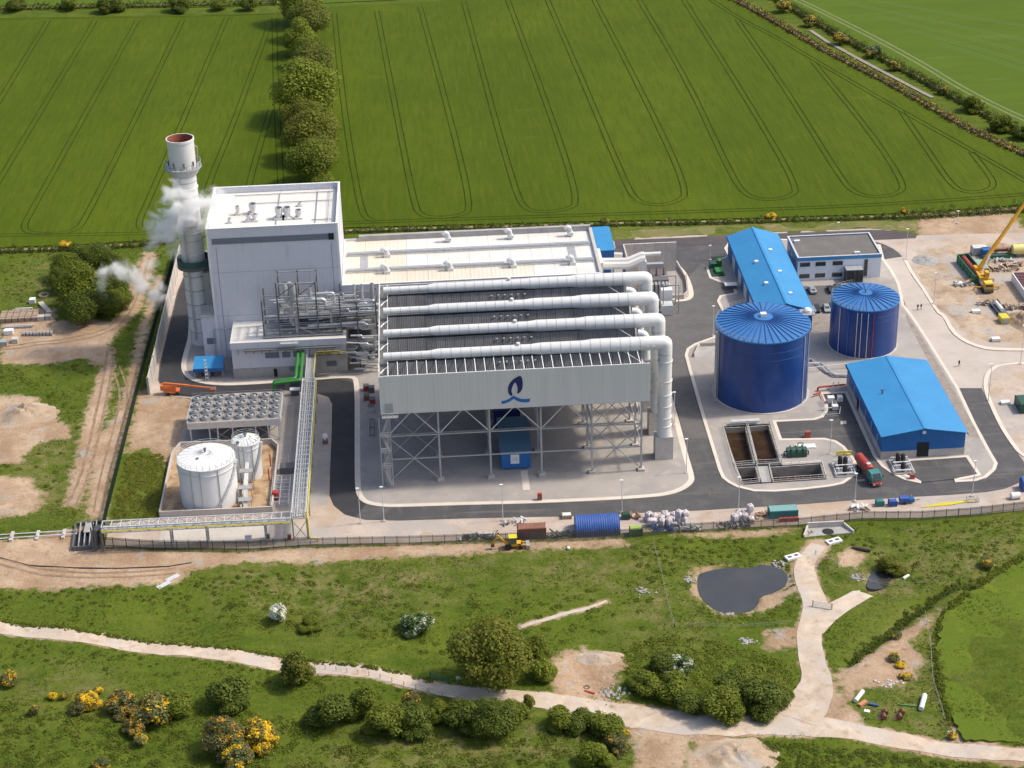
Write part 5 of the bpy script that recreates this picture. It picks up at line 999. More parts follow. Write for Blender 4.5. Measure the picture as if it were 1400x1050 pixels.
# pipe bridges
def bridge(name, p0, p1, w, zb, ht, nb, label, yellow_side, supports, pipes_=5):
    t = thing(name, ((p0[0]+p1[0])/2, (p0[1]+p1[1])/2, 0), label, 'pipe bridge'); p0, p1 = Vector((*p0, 0)), Vector((*p1, 0)); d = (p1-p0).normalized(); nrm = Vector((-d.y, d.x, 0)); L_ = (p1-p0).length
    up = Vector((0, 0, 1))
    for s in (-1, 1):
        for z in (zb, zb+ht): BM('chord', steel_lt, t, p0+nrm*s*w/2+up*z, p1+nrm*s*w/2+up*z, .2)
    for i in range(nb+1):
        q = p0+d*L_*i/nb
        for s in (-1, 1): BM('post', steel_lt, t, q+nrm*s*w/2+up*(zb+.1), q+nrm*s*w/2+up*(zb+ht-.1), .13)
        BM('cross_tie', steel_lt, t, q-nrm*(w/2-.1)+up*zb, q+nrm*(w/2-.1)+up*zb, .14); BM('cross_tie', steel_lt, t, q-nrm*(w/2-.1)+up*(zb+ht), q+nrm*(w/2-.1)+up*(zb+ht), .13)
    for i in range(nb):
        a, b = p0+d*L_*i/nb, p0+d*L_*(i+1)/nb
        for s in (-1, 1): BM('diagonal', steel, t, a+nrm*s*(w/2)+up*(zb+.1 if i % 2 else zb+ht-.1), b+nrm*s*(w/2)+up*(zb+ht-.1 if i % 2 else zb+.1), .09)
    for k in range(pipes_):
        o_ = -w/2+.5+k*(w-1.0)/max(1, pipes_-1); TB('pipe', insul if k % 2 else steel, t, [p0+nrm*o_+up*(zb+.4), p1+nrm*o_+up*(zb+.4)], .16+.06*(k % 3 == 0), 8)
    TB('gas_line', yellow, t, [p0+nrm*yellow_side*(w/2+.22)+up*(zb+.55), p1+nrm*yellow_side*(w/2+.22)+up*(zb+.55)], .15, 8)
    for f in supports:
        q = p0+d*L_*f
        for s in (-1, 1): BM('support_leg', steel, t, q+nrm*s*w/2+up*.1, q+nrm*s*w/2+up*(zb-.1), .3)
        BM('support_brace', steel, t, q-nrm*w/2+up*.4, q+nrm*w/2+up*(zb-.6), .13); BM('support_brace', steel, t, q+nrm*w/2+up*.4, q-nrm*w/2+up*(zb-.6), .13)
    return t
br = bridge('pipe_bridge', (-30.6, 351.2), (-30.6, 415), 3.1, 5.6, 1.5, 30, 'long steel pipe bridge with yellow gas line running back to the pump house', -1, (.0, .16, .32, .5, .68, .84, 1))
bridge('pipe_bridge', (-73.3, 352.0), (-32.4, 351.7), 2.6, 4.9, 1.4, 20, 'steel pipe bridge running along the palisade fence to the valve pit', -1, (.36, .55, .86))
TB('gas_drop', yellow, br, arc_pts([(-28.7, 352, 6.2), (-28.7, 350.2, 6.2), (-28.7, 350.2, 1.0), (-26.9, 350.2, 1.0), (-26.9, 350.2, .1)], .4), .16, 8)
t = thing('cooling_water_pipes', (-35, 420, 0), 'pair of bright green cooling pipes bending down to the fan cooler', 'pipe')
for k in range(2): TB('pipe', green_p, t, arc_pts([(-33.9+k*1.2, 430.5, 7.0), (-33.9+k*1.2, 415.5-k*1.0, 7.0), (-33.9+k*1.2-.6, 415.2-k*1.0, 7.0), (-39.0+k*.0, 415.2-k*1.15, 6.6), (-39.4, 415.2-k*1.15, 6.2), (-39.4, 414.8-k*1.15, .2)], .9), .42, 12)
t = thing('access_gantry', (-28, 424, 0), 'yellow handrailed gantry over the road beside the green pipes', 'gantry')
BX('deck', steel, t, -31.8, -29.4, 415.6, 430, 5.6, 5.8)
for x in (-31.6, -29.5): rail('rail', t, [(x, 415.6, 5.8), (x, 430, 5.8)], 1.1, yellow if x > -30 else steel_lt, .06, 1.6)
BX('upper_deck', steel_dk, t, -29.2, -21.8, 428.6, 430.4, 6.3, 6.5); rail('upper_rail', t, [(-29.2, 428.6, 6.5), (-23.6, 428.6, 6.5), (-21.8, 429.4, 5.6)], 1.0, yellow, .07, 1.6)
for x, y in ((-31.5, 416.2), (-29.5, 416.2), (-31.5, 429), (-29.5, 429)): BM('leg', steel, t, (x, y, .1), (x, y, 5.6), .3)
q = P(404, 540); t = thing('switch_cabinet', q, 'small white topped cabinet beside the pipe bridge at the road', 'cabinet'); BX('body', steel_dk, t, q.x-1, q.x+1, q.y-.5, q.y+.5, .1, 1.6); BX('canopy', plastic_w, t, q.x-1.3, q.x+1.3, q.y-.8, q.y+.8, 1.6, 1.8)
q = P(445, 606); t = thing('sampling_post', q, 'white sampling hood on a red box beside the inner road', 'post'); BX('box', redbrown, t, q.x-.6, q.x+.6, q.y-.6, q.y+.6, .1, .9); LA('hood', plastic_w, t, [(.25, .8), (.25, 1.6), (.7, 1.7), (.5, 2.3), (0, 2.4)], (q.x, q.y, .1), 12)
# small blue shelter beside the boiler house
t = thing('gas_shelter', (-57, 433, 0), 'small open blue roofed shelter at the corner of the boiler house', 'shelter')
MB().add([(-61, 431.0, 2.9), (-53.4, 431.0, 2.9), (-53.4, 436.2, 3.9), (-61, 436.2, 3.9), (-61, 431.0, 3.1), (-53.4, 431.0, 3.1), (-53.4, 436.2, 4.1), (-61, 436.2, 4.1)], [(4, 5, 6, 7), (3, 2, 1, 0), (0, 1, 5, 4), (1, 2, 6, 5), (2, 3, 7, 6), (3, 0, 4, 7)]).build('roof', blue_roof, t)
BX('fascia', blue_wall, t, -61.02, -53.38, 430.9, 430.98, 2.2, 3.1)
for x in (-60.8, -57.2, -53.6):
    for y in (431.3, 436): BM('post', steel, t, (x, y, .2), (x, y, 2.9), .18)
for x, m_ in ((-59.8, steel_dk), (-57.6, steel), (-55.2, steel_dk)): BX('equipment', m_, t, x-.7, x+.7, 432, 434.5, .2, 1.9)
t = thing('lattice_mast', (-57.6, 430.6, 0), 'slim steel lattice mast in front of the blue shelter', 'mast')
for dx, dy in ((-.35, -.35), (.35, -.35), (.35, .35), (-.35, .35)): BM('chord', steel_lt, t, (-57.6+dx, 429.9+dy, .2), (-57.6+dx*.6, 429.9+dy*.6, 6.2), .09)
for z in (1, 2, 3, 4, 5, 6): BX('lacing', steel_lt, t, -58.0+z*.02, -57.2-z*.02, 429.5+z*.02, 430.3-z*.02, z-.04, z+.04)
TB('gas_vent', steel, thing('vent_line', (-55, 440, 0), 'thin grey vent line against the boiler house annex', 'pipe'), arc_pts([(-56.2, 442.2, .2), (-56.2, 442.2, 8.6), (-51.5, 442.2, 8.6)], .3), .14, 8)

# ================================================================== FENCES, WALLS, LAMPS
pal = MB()
for k in range(16): pal.box(.09+k*.172, .09+k*.172+.085, -.02, .02, .06, 2.35)
pal.box(0, 2.75, .021, .07, .45, .53); pal.box(0, 2.75, .021, .07, 1.85, 1.93)
FM = {}
def fence(px, label, m_, drape=False, h=1.0, closed=False):
    pts = resample(PXY(px), 1e9); t = thing('palisade_fence', (*pts[0], 0), label, 'fence'); first = None
    for a, b in zip(pts, pts[1:]):
        a, b = Vector(a), Vector(b); L_ = (b-a).length; n = max(1, round(L_/2.75)); ang = math.atan2(b.y-a.y, b.x-a.x)
        for i in range(n):
            q = a.lerp(b, i/n); z = hz(q.x, q.y) if drape else .02
            if m_.name not in FM:
                o = pal.build('fence_panel', m_); o2 = BX('fence_post', m_, None, -.06, .06, -.06, .06, 0, 2.45); FM[m_.name] = (o.data, o2.data); bpy.data.objects.remove(o); bpy.data.objects.remove(o2)
            for nm, me_ in zip(('fence_panel', 'fence_post'), FM[m_.name]):
                o = bpy.data.objects.new(nm, me_); COL.objects.link(o); o.parent = t; o.location = (q.x-pts[0][0], q.y-pts[0][1], z); o.rotation_euler = (0, 0, ang)
                o.scale = (L_/n/2.75, 1, h) if nm == 'fence_panel' else (1, 1, h)
    return t
fence_m = mat('grey_palisade', (.13, .135, .14), .6, .3, layers=(((.09, .095, .1), .8, .4, .7, .7),))
fence_g = mat('dark_green_fence', (.012, .032, .022), .6)
fence([(137, 748), (210, 753), (340, 754), (425, 748)], 'dark palisade fence in front of the white tanks', fence_g, h=1.15)
fence([(425, 748), (560, 745), (640, 742.5), (760, 739.5), (860, 735.5), (928, 728.5), (1006, 724.5)], 'grey palisade fence behind the red brown container and blue shelter', fence_m)
fence([(1006, 724.5), (1091, 720.5), (1178, 711.5), (1260, 711), (1326, 706.5), (1400, 698), (1450, 693)], 'grey palisade fence along the meadow right of the culvert', fence_m)
fence([(137, 748), (147, 702), (197, 502), (239, 354)], 'dark green fence running back along the left boundary', fence_g, h=1.15)
t = thing('boundary_wall', (-71.6, 424, 0), 'tall pale concrete boundary wall beside the left inner road', 'wall')
n = 14
for k in range(n):
    y = 424.2+k*6.02; BX('wall_panel', concrete, t, -71.8, -71.5, y, y+5.97, 0, 4.7 if k < 4 else 4.9)
    BX('pilaster', concrete_g, t, -71.95, -71.45, y-.25, y-.02, 0, 4.95)
LAMPS = [((493, 716), 668, 'lamp post at the road corner left of the condenser'), ((525, 713), 666, 'lamp post below the left leg of the condenser'), ((687.5, 712), 663, 'lamp post on the verge below the blue hut'), ((850.3, 702), 657, 'lamp post just behind the blue arched shelter'),
    ((1009.6, 698), 653, 'lamp post beside the pile of white bags near the teal skip'), ((1168.6, 686), 648, 'lamp post on the verge in front of the red tanker'), ((1134.5, 622), 575, 'lamp post between the basins and the blue shed'), ((938.4, 647.5), 600.6, 'lamp post on the kerb right of the condenser thrust block'),
    ((921.7, 583), 536.6, 'lamp post on the kerb beside the condenser risers'), ((975, 460), 419, 'lamp post at the road edge left of the larger blue tank'), ((971, 356), 336, 'short lamp post on the bend left of the workshop'), ((1146, 322), 304.5, 'lamp post behind the office roof'), ((1238.4, 355), 313.5, 'lamp post at the road bend right of the office'),
    ((1309, 306), 289, 'lamp post in front of the hedge above the bare bank'), ((1276.5, 416), 373.8, 'lamp post on bare ground between the road and the crane'), ((1351, 548), 498.6, 'lamp post on the gravel island right of the blue shed'), ((1329, 679), 631, 'lamp post on the verge below the blue shed corner'), ((1395, 498.6), 440, 'lamp post at the right edge of the junction'), ((745, 545), 545, None)]
for (bx_, by_), ty, lb in LAMPS:
    if not lb: continue
    q = P(bx_, by_); lo, hi = 1, 25
    top = PY(bx_, ty, q.y).z; h = max(4, min(11, top))
    t = thing('lamp_post', q, lb, 'lamp post', 'lamp posts along the site roads')
    TB('pole', steel_lt, t, [(q.x, q.y, 0), (q.x, q.y, h*.5), (q.x, q.y, h)], [.11, .085, .06], 8); BX('lamp_head', plastic_w, t, q.x-.5, q.x+.25, q.y-.22, q.y+.22, h-.02, h+.16); BX('base_plate', concrete, t, q.x-.35, q.x+.35, q.y-.35, q.y+.35, .05, .32)

# ================================================================== VEHICLES AND PLANT
def wheel(par, x, y, z, r, w, name='wheel'):
    o = TB(name, plastic_k, par, [(x-w/2, y, z), (x+w/2, y, z)], r, 14); MB().tube([(x-w/2-.01, y, z), (x+w/2+.01, y, z)], r*.5, 10).build('rim', steel, o); return o
def car(px, py, rz, m_, label):
    q = P(px, py); t = thing('car', (0, 0, 0), label, 'car', 'cars in the office car park')
    pr = [(-2.1, .35), (2.1, .35), (2.15, .75), (1.2, .92), (.55, 1.42), (-1.1, 1.45), (-1.75, .98), (-2.15, .9)]; n = len(pr); mb = MB()
    for s, wf in ((-1, 1), (1, 1)):
        mb.v += [(s*(.86 if z < 1 else .66), y, z) for y, z in pr]
    mb.f = [tuple(range(n)), tuple(range(2*n-1, n-1, -1))]+[(i, i+n, (i+1) % n+n, (i+1) % n) for i in range(n)]
    mb.build('body', m_, t); 
    MB().quad((-.62, 1.14, .98), (.62, 1.14, .98), (.56, .6, 1.39), (-.56, .6, 1.39)).build('windscreen', glass, t); MB().quad((.6, -1.68, 1.04), (-.6, -1.68, 1.04), (-.56, -1.16, 1.42), (.56, -1.16, 1.42)).build('rear_window', glass, t)
    for s in (-1, 1): MB().add([(s*.84, 1.0, .97), (s*.84, -1.5, 1.02), (s*.68, -1.05, 1.38), (s*.68, .5, 1.36)], [(0, 1, 2, 3) if s > 0 else (3, 2, 1, 0)]).build('side_window', glass, t)
    for sx in (-.8, .8):
        for sy in (-1.35, 1.35): wheel(t, sx, sy, .33, .33, .2)
        BX('headlight', plastic_w, t, sx*.7-.15, sx*.7+.15, 2.12, 2.2, .62, .78)
    t.location = (q.x, q.y, .25); t.rotation_euler = (0, 0, rz); ORG[t.name] = Vector(q)
silver = painted('silver_car_paint', (.40, .41, .42), .3, .05, metal=.4); carblack = painted('dark_car_paint', (.03, .033, .04), .3, .05); cargreen = painted('dark_green_car_paint', (.03, .06, .05), .3, .05)
for a in ((1110, 400, 0.05, silver, 'silver hatchback parked alone in the upper row of the car park'), (1136, 399, 0, carblack, 'dark hatchback parked left of the green car in the upper row'), (1145.5, 396.5, 0, cargreen, 'dark green car half hidden behind the smaller blue tank'), (1116.5, 425, 3.1, carblack, 'dark car at the left of the lower parking row'), (1130, 425, 3.1, silver, 'silver car in the middle of the lower parking row'), (1138, 424, 3.14, carblack, 'dark car beside the smaller blue tank in the lower row')): car(*a)
# tanker lorry
q = Vector((98.2, 365.4, .07)); t = thing('tanker_lorry', (0, 0, 0), 'red tanker lorry with a green cab on the bend by the basins', 'lorry')
TB('tank', red, t, [(0, 5.9, 2.15), (0, 5.6, 2.15), (0, -.6, 2.15), (0, -.9, 2.15)], [.85, 1.12, 1.12, .85], 18)
for y in (1, 3, 5): MB().tube([(0, y-.08, 2.15), (0, y+.08, 2.15)], 1.15, 18).build('tank_band', redbrown, t)
BX('manlid', steel_lt, t, -.45, .45, -.2, .6, 3.15, 3.42); BX('chassis', steel_dk, t, -.5, .5, -5.2, 5.8, .7, 1.05)
mb = MB(); pr = [(-4.6, .8), (-1.6, .8), (-1.6, 2.9), (-2.2, 3.2), (-3.9, 3.05), (-4.5, 2.2)]; n = len(pr); mb.v = [(sx*1.2, y, z) for sx in (-1, 1) for y, z in pr]; mb.f = [tuple(range(n-1, -1, -1)), tuple(range(n, 2*n))]+[(i, (i+1) % n, n+(i+1) % n, n+i) for i in range(n)]
mb.build('cab', teal, t); MB().quad((-1.0, -4.53, 2.2), (1.0, -4.53, 2.2), (.95, -3.97, 2.98), (-.95, -3.97, 2.98)).build('windscreen', glass, t); BX('bumper', red, t, -1.2, 1.2, -5.1, -4.65, .5, 1.1); BX('grille', steel_dk, t, -.8, .8, -4.7, -4.62, 1.15, 1.9)
for s in (-1, 1):
    BX('mirror', steel_dk, t, s*1.55-.12, s*1.55+.12, -4.35, -4.2, 1.9, 2.6); BX('mudguard', green_d, t, s*1.0-.35, s*1.0+.35, -4.1, -2.7, 1.05, 1.15)
    for y in (-3.4, 2.6, 4.0): wheel(t, s*1.0, y, .5, .5, .35)
    BX('headlight', plastic_w, t, s*.85-.18, s*.85+.18, -5.16, -5.1, .7, .95)
t.location = q; t.rotation_euler = (0, 0, R(11))
# orange boom lift
q = P(236, 538); t = thing('boom_lift', (q.x, q.y, 0), 'orange boom lift with lowered arm beside the fan cooler', 'boom lift')
BX('chassis', orange, t, q.x-1.4, q.x+1.8, q.y-1.2, q.y+1.2, .5, 1.0)
for dx in (-.9, 1.3):
    for dy in (-1.2, 1.2): o = TB('wheel', plastic_k, t, [(q.x+dx, q.y+dy-.2, .5), (q.x+dx, q.y+dy+.2, .5)], .5, 14)
BX('turntable', orange, t, q.x-2.2, q.x+1.0, q.y-.9, q.y+.9, 1.05, 2.3); BX('counterweight', orange, t, q.x-2.8, q.x-1.6, q.y-.8, q.y+.8, 1.3, 2.6)
BM('boom', orange, t, (q.x-2, q.y, 3.0), (q.x+4.5, q.y-1.2, 2.6), .5); BM('boom', orange, t, (q.x+4.5, q.y-1.2, 2.6), (q.x+9.8, q.y-2.2, 2.2), .34); BX('basket', redbrown, t, q.x+9.8, q.x+11.2, q.y-3.2, q.y-1.6, 1.1, 2.2)
# mobile crane
q = P(1345, 392); t = thing('mobile_crane', (q.x, q.y, 0), 'yellow mobile crane with long raised boom in the works compound', 'crane')
d = (P(1374, 437)-P(1338, 378)); d.z = 0; d.normalize(); nn = Vector((-d.y, d.x, 0)); b0 = P(1338, 380); b0.z = 0; up = Vector((0, 0, 1))
BM('chassis', steel_dk, t, b0-d*2+up*1.1, b0+d*11+up*1.1, 2.5, .7)
BM('cab', crane_y, t, b0+d*8.6+up*2.2, b0+d*10.8+up*2.2, 2.4, 1.5); BM('cab_roof', yellow, t, b0+d*8.6+up*3.05, b0+d*10.6+up*3.05, 2.2, .2); BM('windscreen', glass, t, b0+d*10.82+up*2.5, b0+d*10.86+up*2.5, 2.0, .7)
for k in (0, 1.6, 5.5, 7, 9.6):
    for s in (-1, 1): o = TB('wheel', plastic_k, t, [b0+d*k+nn*s*1.3+up*.65-nn*.25, b0+d*k+nn*s*1.3+up*.65+nn*.25], .65, 14)
BM('turntable', crane_y, t, b0+d*.5+up*1.9, b0+d*5+up*1.9, 2.3, 1.0); BM('counterweight', crane_y, t, b0-d*1.6+up*2.5, b0+d*.4+up*2.5, 2.8, 1.6); BM('operator_cab', crane_y, t, b0+d*3.0+nn*1.0+up*3.0, b0+d*4.8+nn*1.0+up*3.0, 1.0, 1.5)
tip = PY(1411, 264, b0.y+6); ft = Vector((b0.x, b0.y, 3.2))
for k, (a, b, w) in enumerate(((0, .36, .95), (.34, .68, .8), (.66, 1.0, .65))): BM('boom', crane_y, t, ft.lerp(tip, a), ft.lerp(tip, b), w*.8, w)
BM('luffing_ram', steel_lt, t, b0+d*2.2+up*2.4, ft.lerp(tip, .22), .35)
for s in (-1, 1):
    for k in (2.8, 8): BM('outrigger', crane_y, t, b0+d*k+nn*s*1.2+up*.9, b0+d*k+nn*s*3.4+up*.9, .35); BM('outrigger_leg', steel, t, b0+d*k+nn*s*3.4+up*.2, b0+d*k+nn*s*3.4+up*.9, .3)
# people
def person(px, py, rz, label, top, trousers, z=.12):
    q = P(px, py); t = thing('person', (q.x, q.y, z), label, 'person')
    J = [(0, 0, .95), (0, 0, 1.2), (0, 0, 1.42), (0, 0, 1.52), (0, .02, 1.66), (.1, 0, .9), (.13, .12, .5), (.13, .05, .08), (.13, .2, .04), (-.1, 0, .9), (-.12, -.1, .5), (-.12, -.28, .1), (-.12, -.14, .04), (.2, 0, 1.4), (.26, -.06, 1.12), (.25, .08, .88), (-.2, 0, 1.4), (-.26, .06, 1.12), (-.24, .16, .9), (0, .02, 1.78)]
    E_ = [(0, 1), (1, 2), (2, 3), (3, 4), (4, 19), (0, 5), (5, 6), (6, 7), (7, 8), (0, 9), (9, 10), (10, 11), (11, 12), (2, 13), (13, 14), (14, 15), (2, 16), (16, 17), (17, 18)]
    rr = [.16, .15, .17, .06, .10, .11, .075, .05, .05, .11, .075, .05, .05, .07, .05, .04, .07, .05, .04, .07]
    me_ = bpy.data.meshes.new('person_body'); me_.from_pydata(J, E_, []); ob = bpy.data.objects.new('body', me_); COL.objects.link(ob); ob.parent = t
    me_.materials.append(trousers)
    md = ob.modifiers.new('skin', 'SKIN'); sv = me_.skin_vertices[0].data
    for v, r_ in zip(sv, rr): v.radius = (r_, r_)
    sv[0].use_root = True
    ob.modifiers.new('sub', 'SUBSURF').levels = 1
    j = LA('jacket', top, t, [(.2, .86), (.22, 1.1), (.25, 1.38), (.1, 1.5)], (q.x, q.y, z), 10); j.scale = (1, .75, 1)
    LA('hard_hat', plastic_w, t, [(.15, 1.76), (.13, 1.86), (0, 1.91)], (q.x, q.y+.02, z), 10)
    t.rotation_euler = (0, 0, rz)
cl_dark = mat('dark_work_clothes', (.02, .022, .03), .9); cl_navy = mat('navy_work_jacket', (.025, .03, .06), .9); cl_hi = mat('faded_orange_vest', (.35, .12, .05), .9); cl_black = mat('black_jacket', (.015, .015, .017), .9)
person(1254.5, 424, .4, 'person in navy jacket walking on the pale road, nearer the tank', cl_navy, cl_dark); person(1259, 423.5, .6, 'person in black jacket walking on the pale road, nearer the kerb', cl_black, cl_dark); person(1311, 501, 2.2, 'lone person in dark clothes striding across the road junction', cl_dark, cl_dark)
# backhoe digger outside the fence
q = G(702, 749); t = thing('backhoe_digger', (q.x, q.y, q.z), 'yellow backhoe digger on bare soil outside the fence by the brown container', 'digger')
z = q.z
BX('chassis', crane_y, t, q.x-1.8, q.x+1.6, q.y-.7, q.y+.7, z+.7, z+1.4); BX('cab', steel_dk, t, q.x-.9, q.x+.7, q.y-.75, q.y+.75, z+1.42, z+2.8); BX('cab_roof', yellow, t, q.x-1.0, q.x+.8, q.y-.85, q.y+.85, z+2.81, z+2.95)
for dx, r_ in ((-1.1, .75), (1.5, .5)):
    for dy in (-.9, .9): o = TB('wheel', plastic_k, t, [(q.x+dx, q.y+dy-.2, z+r_), (q.x+dx, q.y+dy+.2, z+r_)], r_, 14)
BM('boom', crane_y, t, (q.x-1.8, q.y, z+1.4), (q.x-3.4, q.y, z+3.4), .35); BM('dipper', crane_y, t, (q.x-3.4, q.y, z+3.4), (q.x-4.4, q.y, z+1.4), .3); BX('bucket', rust_b, t, q.x-4.9, q.x-4.1, q.y-.4, q.y+.4, z+.6, z+1.4)
for s in (-1, 1): BM('loader_arm', crane_y, t, (q.x+1.0, q.y+s*.6, z+1.3), (q.x+2.9, q.y+s*.6, z+.7), .2)
BX('loader_bucket', steel, t, q.x+2.7, q.x+3.5, q.y-1.1, q.y+1.1, z+.15, z+1.0)

# ================================================================== YARD CLUTTER
def container(name, px, py, L_, W_, Hh, m_, label, rz=0., cat='container', lid=None, z=.03):
    q = P(px, py); t = thing(name, (q.x, q.y, z), label, cat)
    mb = MB().box(q.x-L_/2, q.x+L_/2, q.y, q.y+W_, z+.12, z+Hh); mb.build('body', m_, t)
    for x in (q.x-L_/2, q.x+L_/2):
        for y in (q.y, q.y+W_): BX('corner_post', m_, t, x-.1, x+.1, y-.1, y+.1, z, z+Hh+.06)
    n = max(3, int(L_/.6))
    for k in range(1, n): BX('rib', m_, t, q.x-L_/2+k*L_/n-.1, q.x-L_/2+k*L_/n+.1, q.y-.06, q.y-.001, z+.3, z+Hh-.15)
    BX('roof', lid or m_, t, q.x-L_/2+.1, q.x+L_/2-.1, q.y+.1, q.y+W_-.1, z+Hh+.003, z+Hh+.06)
    t.rotation_euler = (0, 0, rz); return t, q
container('shipping_container', 727.5, 737, 6.05, 2.45, 2.6, redbrown, 'red brown shipping container by the fence beside the digger')
q = P(818, 733.5); t = thing('arched_shelter', (q.x, q.y, .03), 'blue ribbed arched shelter standing against the fence', 'shelter')
mb = MB(); nA = 14; L_ = 9.7; rA = 2.7
prof = [(q.y, .05), (q.y, .8)]+[(q.y+rA-rA*math.cos(math.pi*k/nA), .8+2.9*math.sin(math.pi*k/nA)) for k in range(1, nA)]+[(q.y+2*rA, .8), (q.y+2*rA, .05)]
nseg = 16
for s in range(nseg):
    xa = q.x-L_/2+L_*s/nseg; xb = q.x-L_/2+L_*(s+1)/nseg-.03; m2 = MB(); n = len(prof)
    m2.v = [(x, y, z) for x in (xa, xb) for y, z in prof]; m2.f = [(i, i+1, n+i+1, n+i) for i in range(n-1)][::1]; m2.f = [f[::-1] for f in m2.f]; m2.build('arch_sheet', cont_blue, t, smooth=True)
for x in (q.x-L_/2+.05, q.x+L_/2-.05): m2 = MB(); m2.v = [(x, y, z) for y, z in prof]; m2.f = [tuple(range(len(prof)))]; m2.build('end_wall', blue_wall, t)
container('skip', 870, 733, 2.6, 1.6, 1.7, lime, 'small lime green skip between arched shelter and white bags', cat='skip', lid=lime)
container('skip', 1071.5, 709, 6.2, 2.6, 1.9, teal, 'open teal skip on the verge right of the white bags', cat='skip', lid=mat('pale_teal_lid', (.16, .32, .31), .7))
q = P(1077, 713); t = thing('road_barrier', q, 'row of red plastic barriers in front of the teal skip', 'barrier')
for k in range(4): BX('barrier_unit', red, t, q.x-2+k*1.1, q.x-1.05+k*1.1, q.y-.25, q.y+.25, .04, 1.0)
container('crate', 856, 711, 1.6, 1.4, 1.3, green_d, 'dark green bin behind the right end of the arched shelter', cat='bin')
container('crate', 775, 710, 2.0, 1.4, .9, wood, 'wooden crate with pale cover left of the arched shelter', cat='crate', lid=plastic_w)
container('tool_cabinet', 1203.5, 693, 1.6, 1.3, 1.3, teal, 'teal tool cabinet on the verge right of the tanker', cat='cabinet')
container('tool_cabinet', 1221, 693, 1.6, 1.3, 1.3, cont_blue, 'blue tool cabinet on the verge left of the blue compressor', cat='cabinet')
q = P(1240, 690); t = thing('compressor', q, 'blue trailer compressor on the verge below the blue shed', 'compressor')
BX('housing', cont_blue, t, q.x-1.6, q.x+.4, q.y, q.y+1.4, .5, 1.6); BX('engine', blue_wall, t, q.x+.5, q.x+1.7, q.y+.1, q.y+1.2, .5, 1.3); BM('drawbar', steel_dk, t, (q.x+1.7, q.y+.7, .6), (q.x+3.2, q.y+1.1, .6), .15); TB('exhaust', steel, t, [(q.x+1, q.y+.6, 1.3), (q.x+1, q.y+.6, 2.1)], .12, 8)
for dy in (0, 1.4): TB('wheel', plastic_k, t, [(q.x-.6, q.y+dy-.15, .4), (q.x-.6, q.y+dy+.15, .4)], .4, 12)
# bulk bags in heaps
def bag_mesh(sx, sy, sz):
    bm = bmesh.new(); bmesh.ops.create_cube(bm, size=1); bmesh.ops.subdivide_edges(bm, edges=bm.edges[:], cuts=3, use_grid_fill=True)
    for v in bm.verts:
        k = 1+.12*(1-4*v.co.z**2); v.co.x *= k; v.co.y *= k
        v.co += Vector((noise.noise(v.co*3+Vector((sx*9, 0, 0))), noise.noise(v.co*3+Vector((0, 7, 0))), noise.noise(v.co*3+Vector((0, 0, 5)))))*.05
        v.co.x *= sx; v.co.y *= sy; v.co.z = (v.co.z+.5)*sz
    me_ = bpy.data.meshes.new('bag'); bm.to_mesh(me_); bm.free(); me_.materials.append(bag_w); me_.polygons.foreach_set('use_smooth', [True]*len(me_.polygons)); return me_
BAGM = [bag_mesh(1.15, 1.15, 1.5), bag_mesh(1.2, 1.1, 2.1), bag_mesh(1.3, 1.2, 1.2)]; BAGT = MB().box(-.12, .12, -.12, .12, 0, .22)
bt = BAGT.build('bag_neck', bag_w); BTM = bt.data; bpy.data.objects.remove(bt)
def bag(x, y, z, k, rz, label, group, tilt=0.):
    o = bpy.data.objects.new('bulk_bag', BAGM[k]); COL.objects.link(o); o.location = (x, y, z); o.rotation_euler = (tilt, 0, rz); tag(o, label, 'bag', group)
    c = bpy.data.objects.new('bag_neck', BTM); COL.objects.link(c); c.parent = o; c.location = (0, 0, (1.48, 2.08, 1.18)[k])
g1 = 'white bulk bags heaped right of the lime skip'; g2 = 'white bulk bags heaped left of the teal skip'
def baglabel(L_, px, py, z, where):
    row = lambda b: 'top' if b[3] else 'front' if b[1] > 716.5 else 'middle' if b[1] > 711.5 else 'back'
    r_ = row((px, py, 0, z)); o_ = sorted(b[0] for b in L_ if row(b) == r_)
    return 'white bulk bag %s from left in the %s row, heap %s' % (ORD[o_.index(px)], r_, where)
L1 = ((887, 712, 1, 0), (894.5, 714, 1, 0), (904, 713, 0, 0), (905, 721, 1, 0), (914, 720, 1, 0), (911, 710, 0, 0), (921, 719, 2, 0), (921, 709, 0, 0), (928, 717, 1, 0), (935, 717, 1, 0), (928, 717, 0, 2.05), (888, 708, 2, 0), (936, 716, 2, 2.05), (917, 714, 2, 0), (909, 706, 2, 0))
for px, py, k, z in L1:
    q = P(px, py); bag(q.x, q.y, .03+z, k, random.random(), baglabel(L1, px, py, z, 'right of the lime skip'), g1)
q = P(885, 720); bag(q.x, q.y+.3, 1.2, 1, 1.4, 'long white bulk bag lying on its side beside the lime skip', None, R(88))
L2 = ((1004, 715, 1, 0), (1010, 713, 1, 0), (1018, 713, 1, 0), (1027, 715, 0, 0), (1024, 708, 1, 0), (1018, 706, 0, 0), (1025, 709, 0, 2.05), (1011, 706, 2, 0))
for px, py, k, z in L2:
    q = P(px, py); bag(q.x, q.y, .03+z, k, random.random(), baglabel(L2, px, py, z, 'left of the teal skip'), g2)
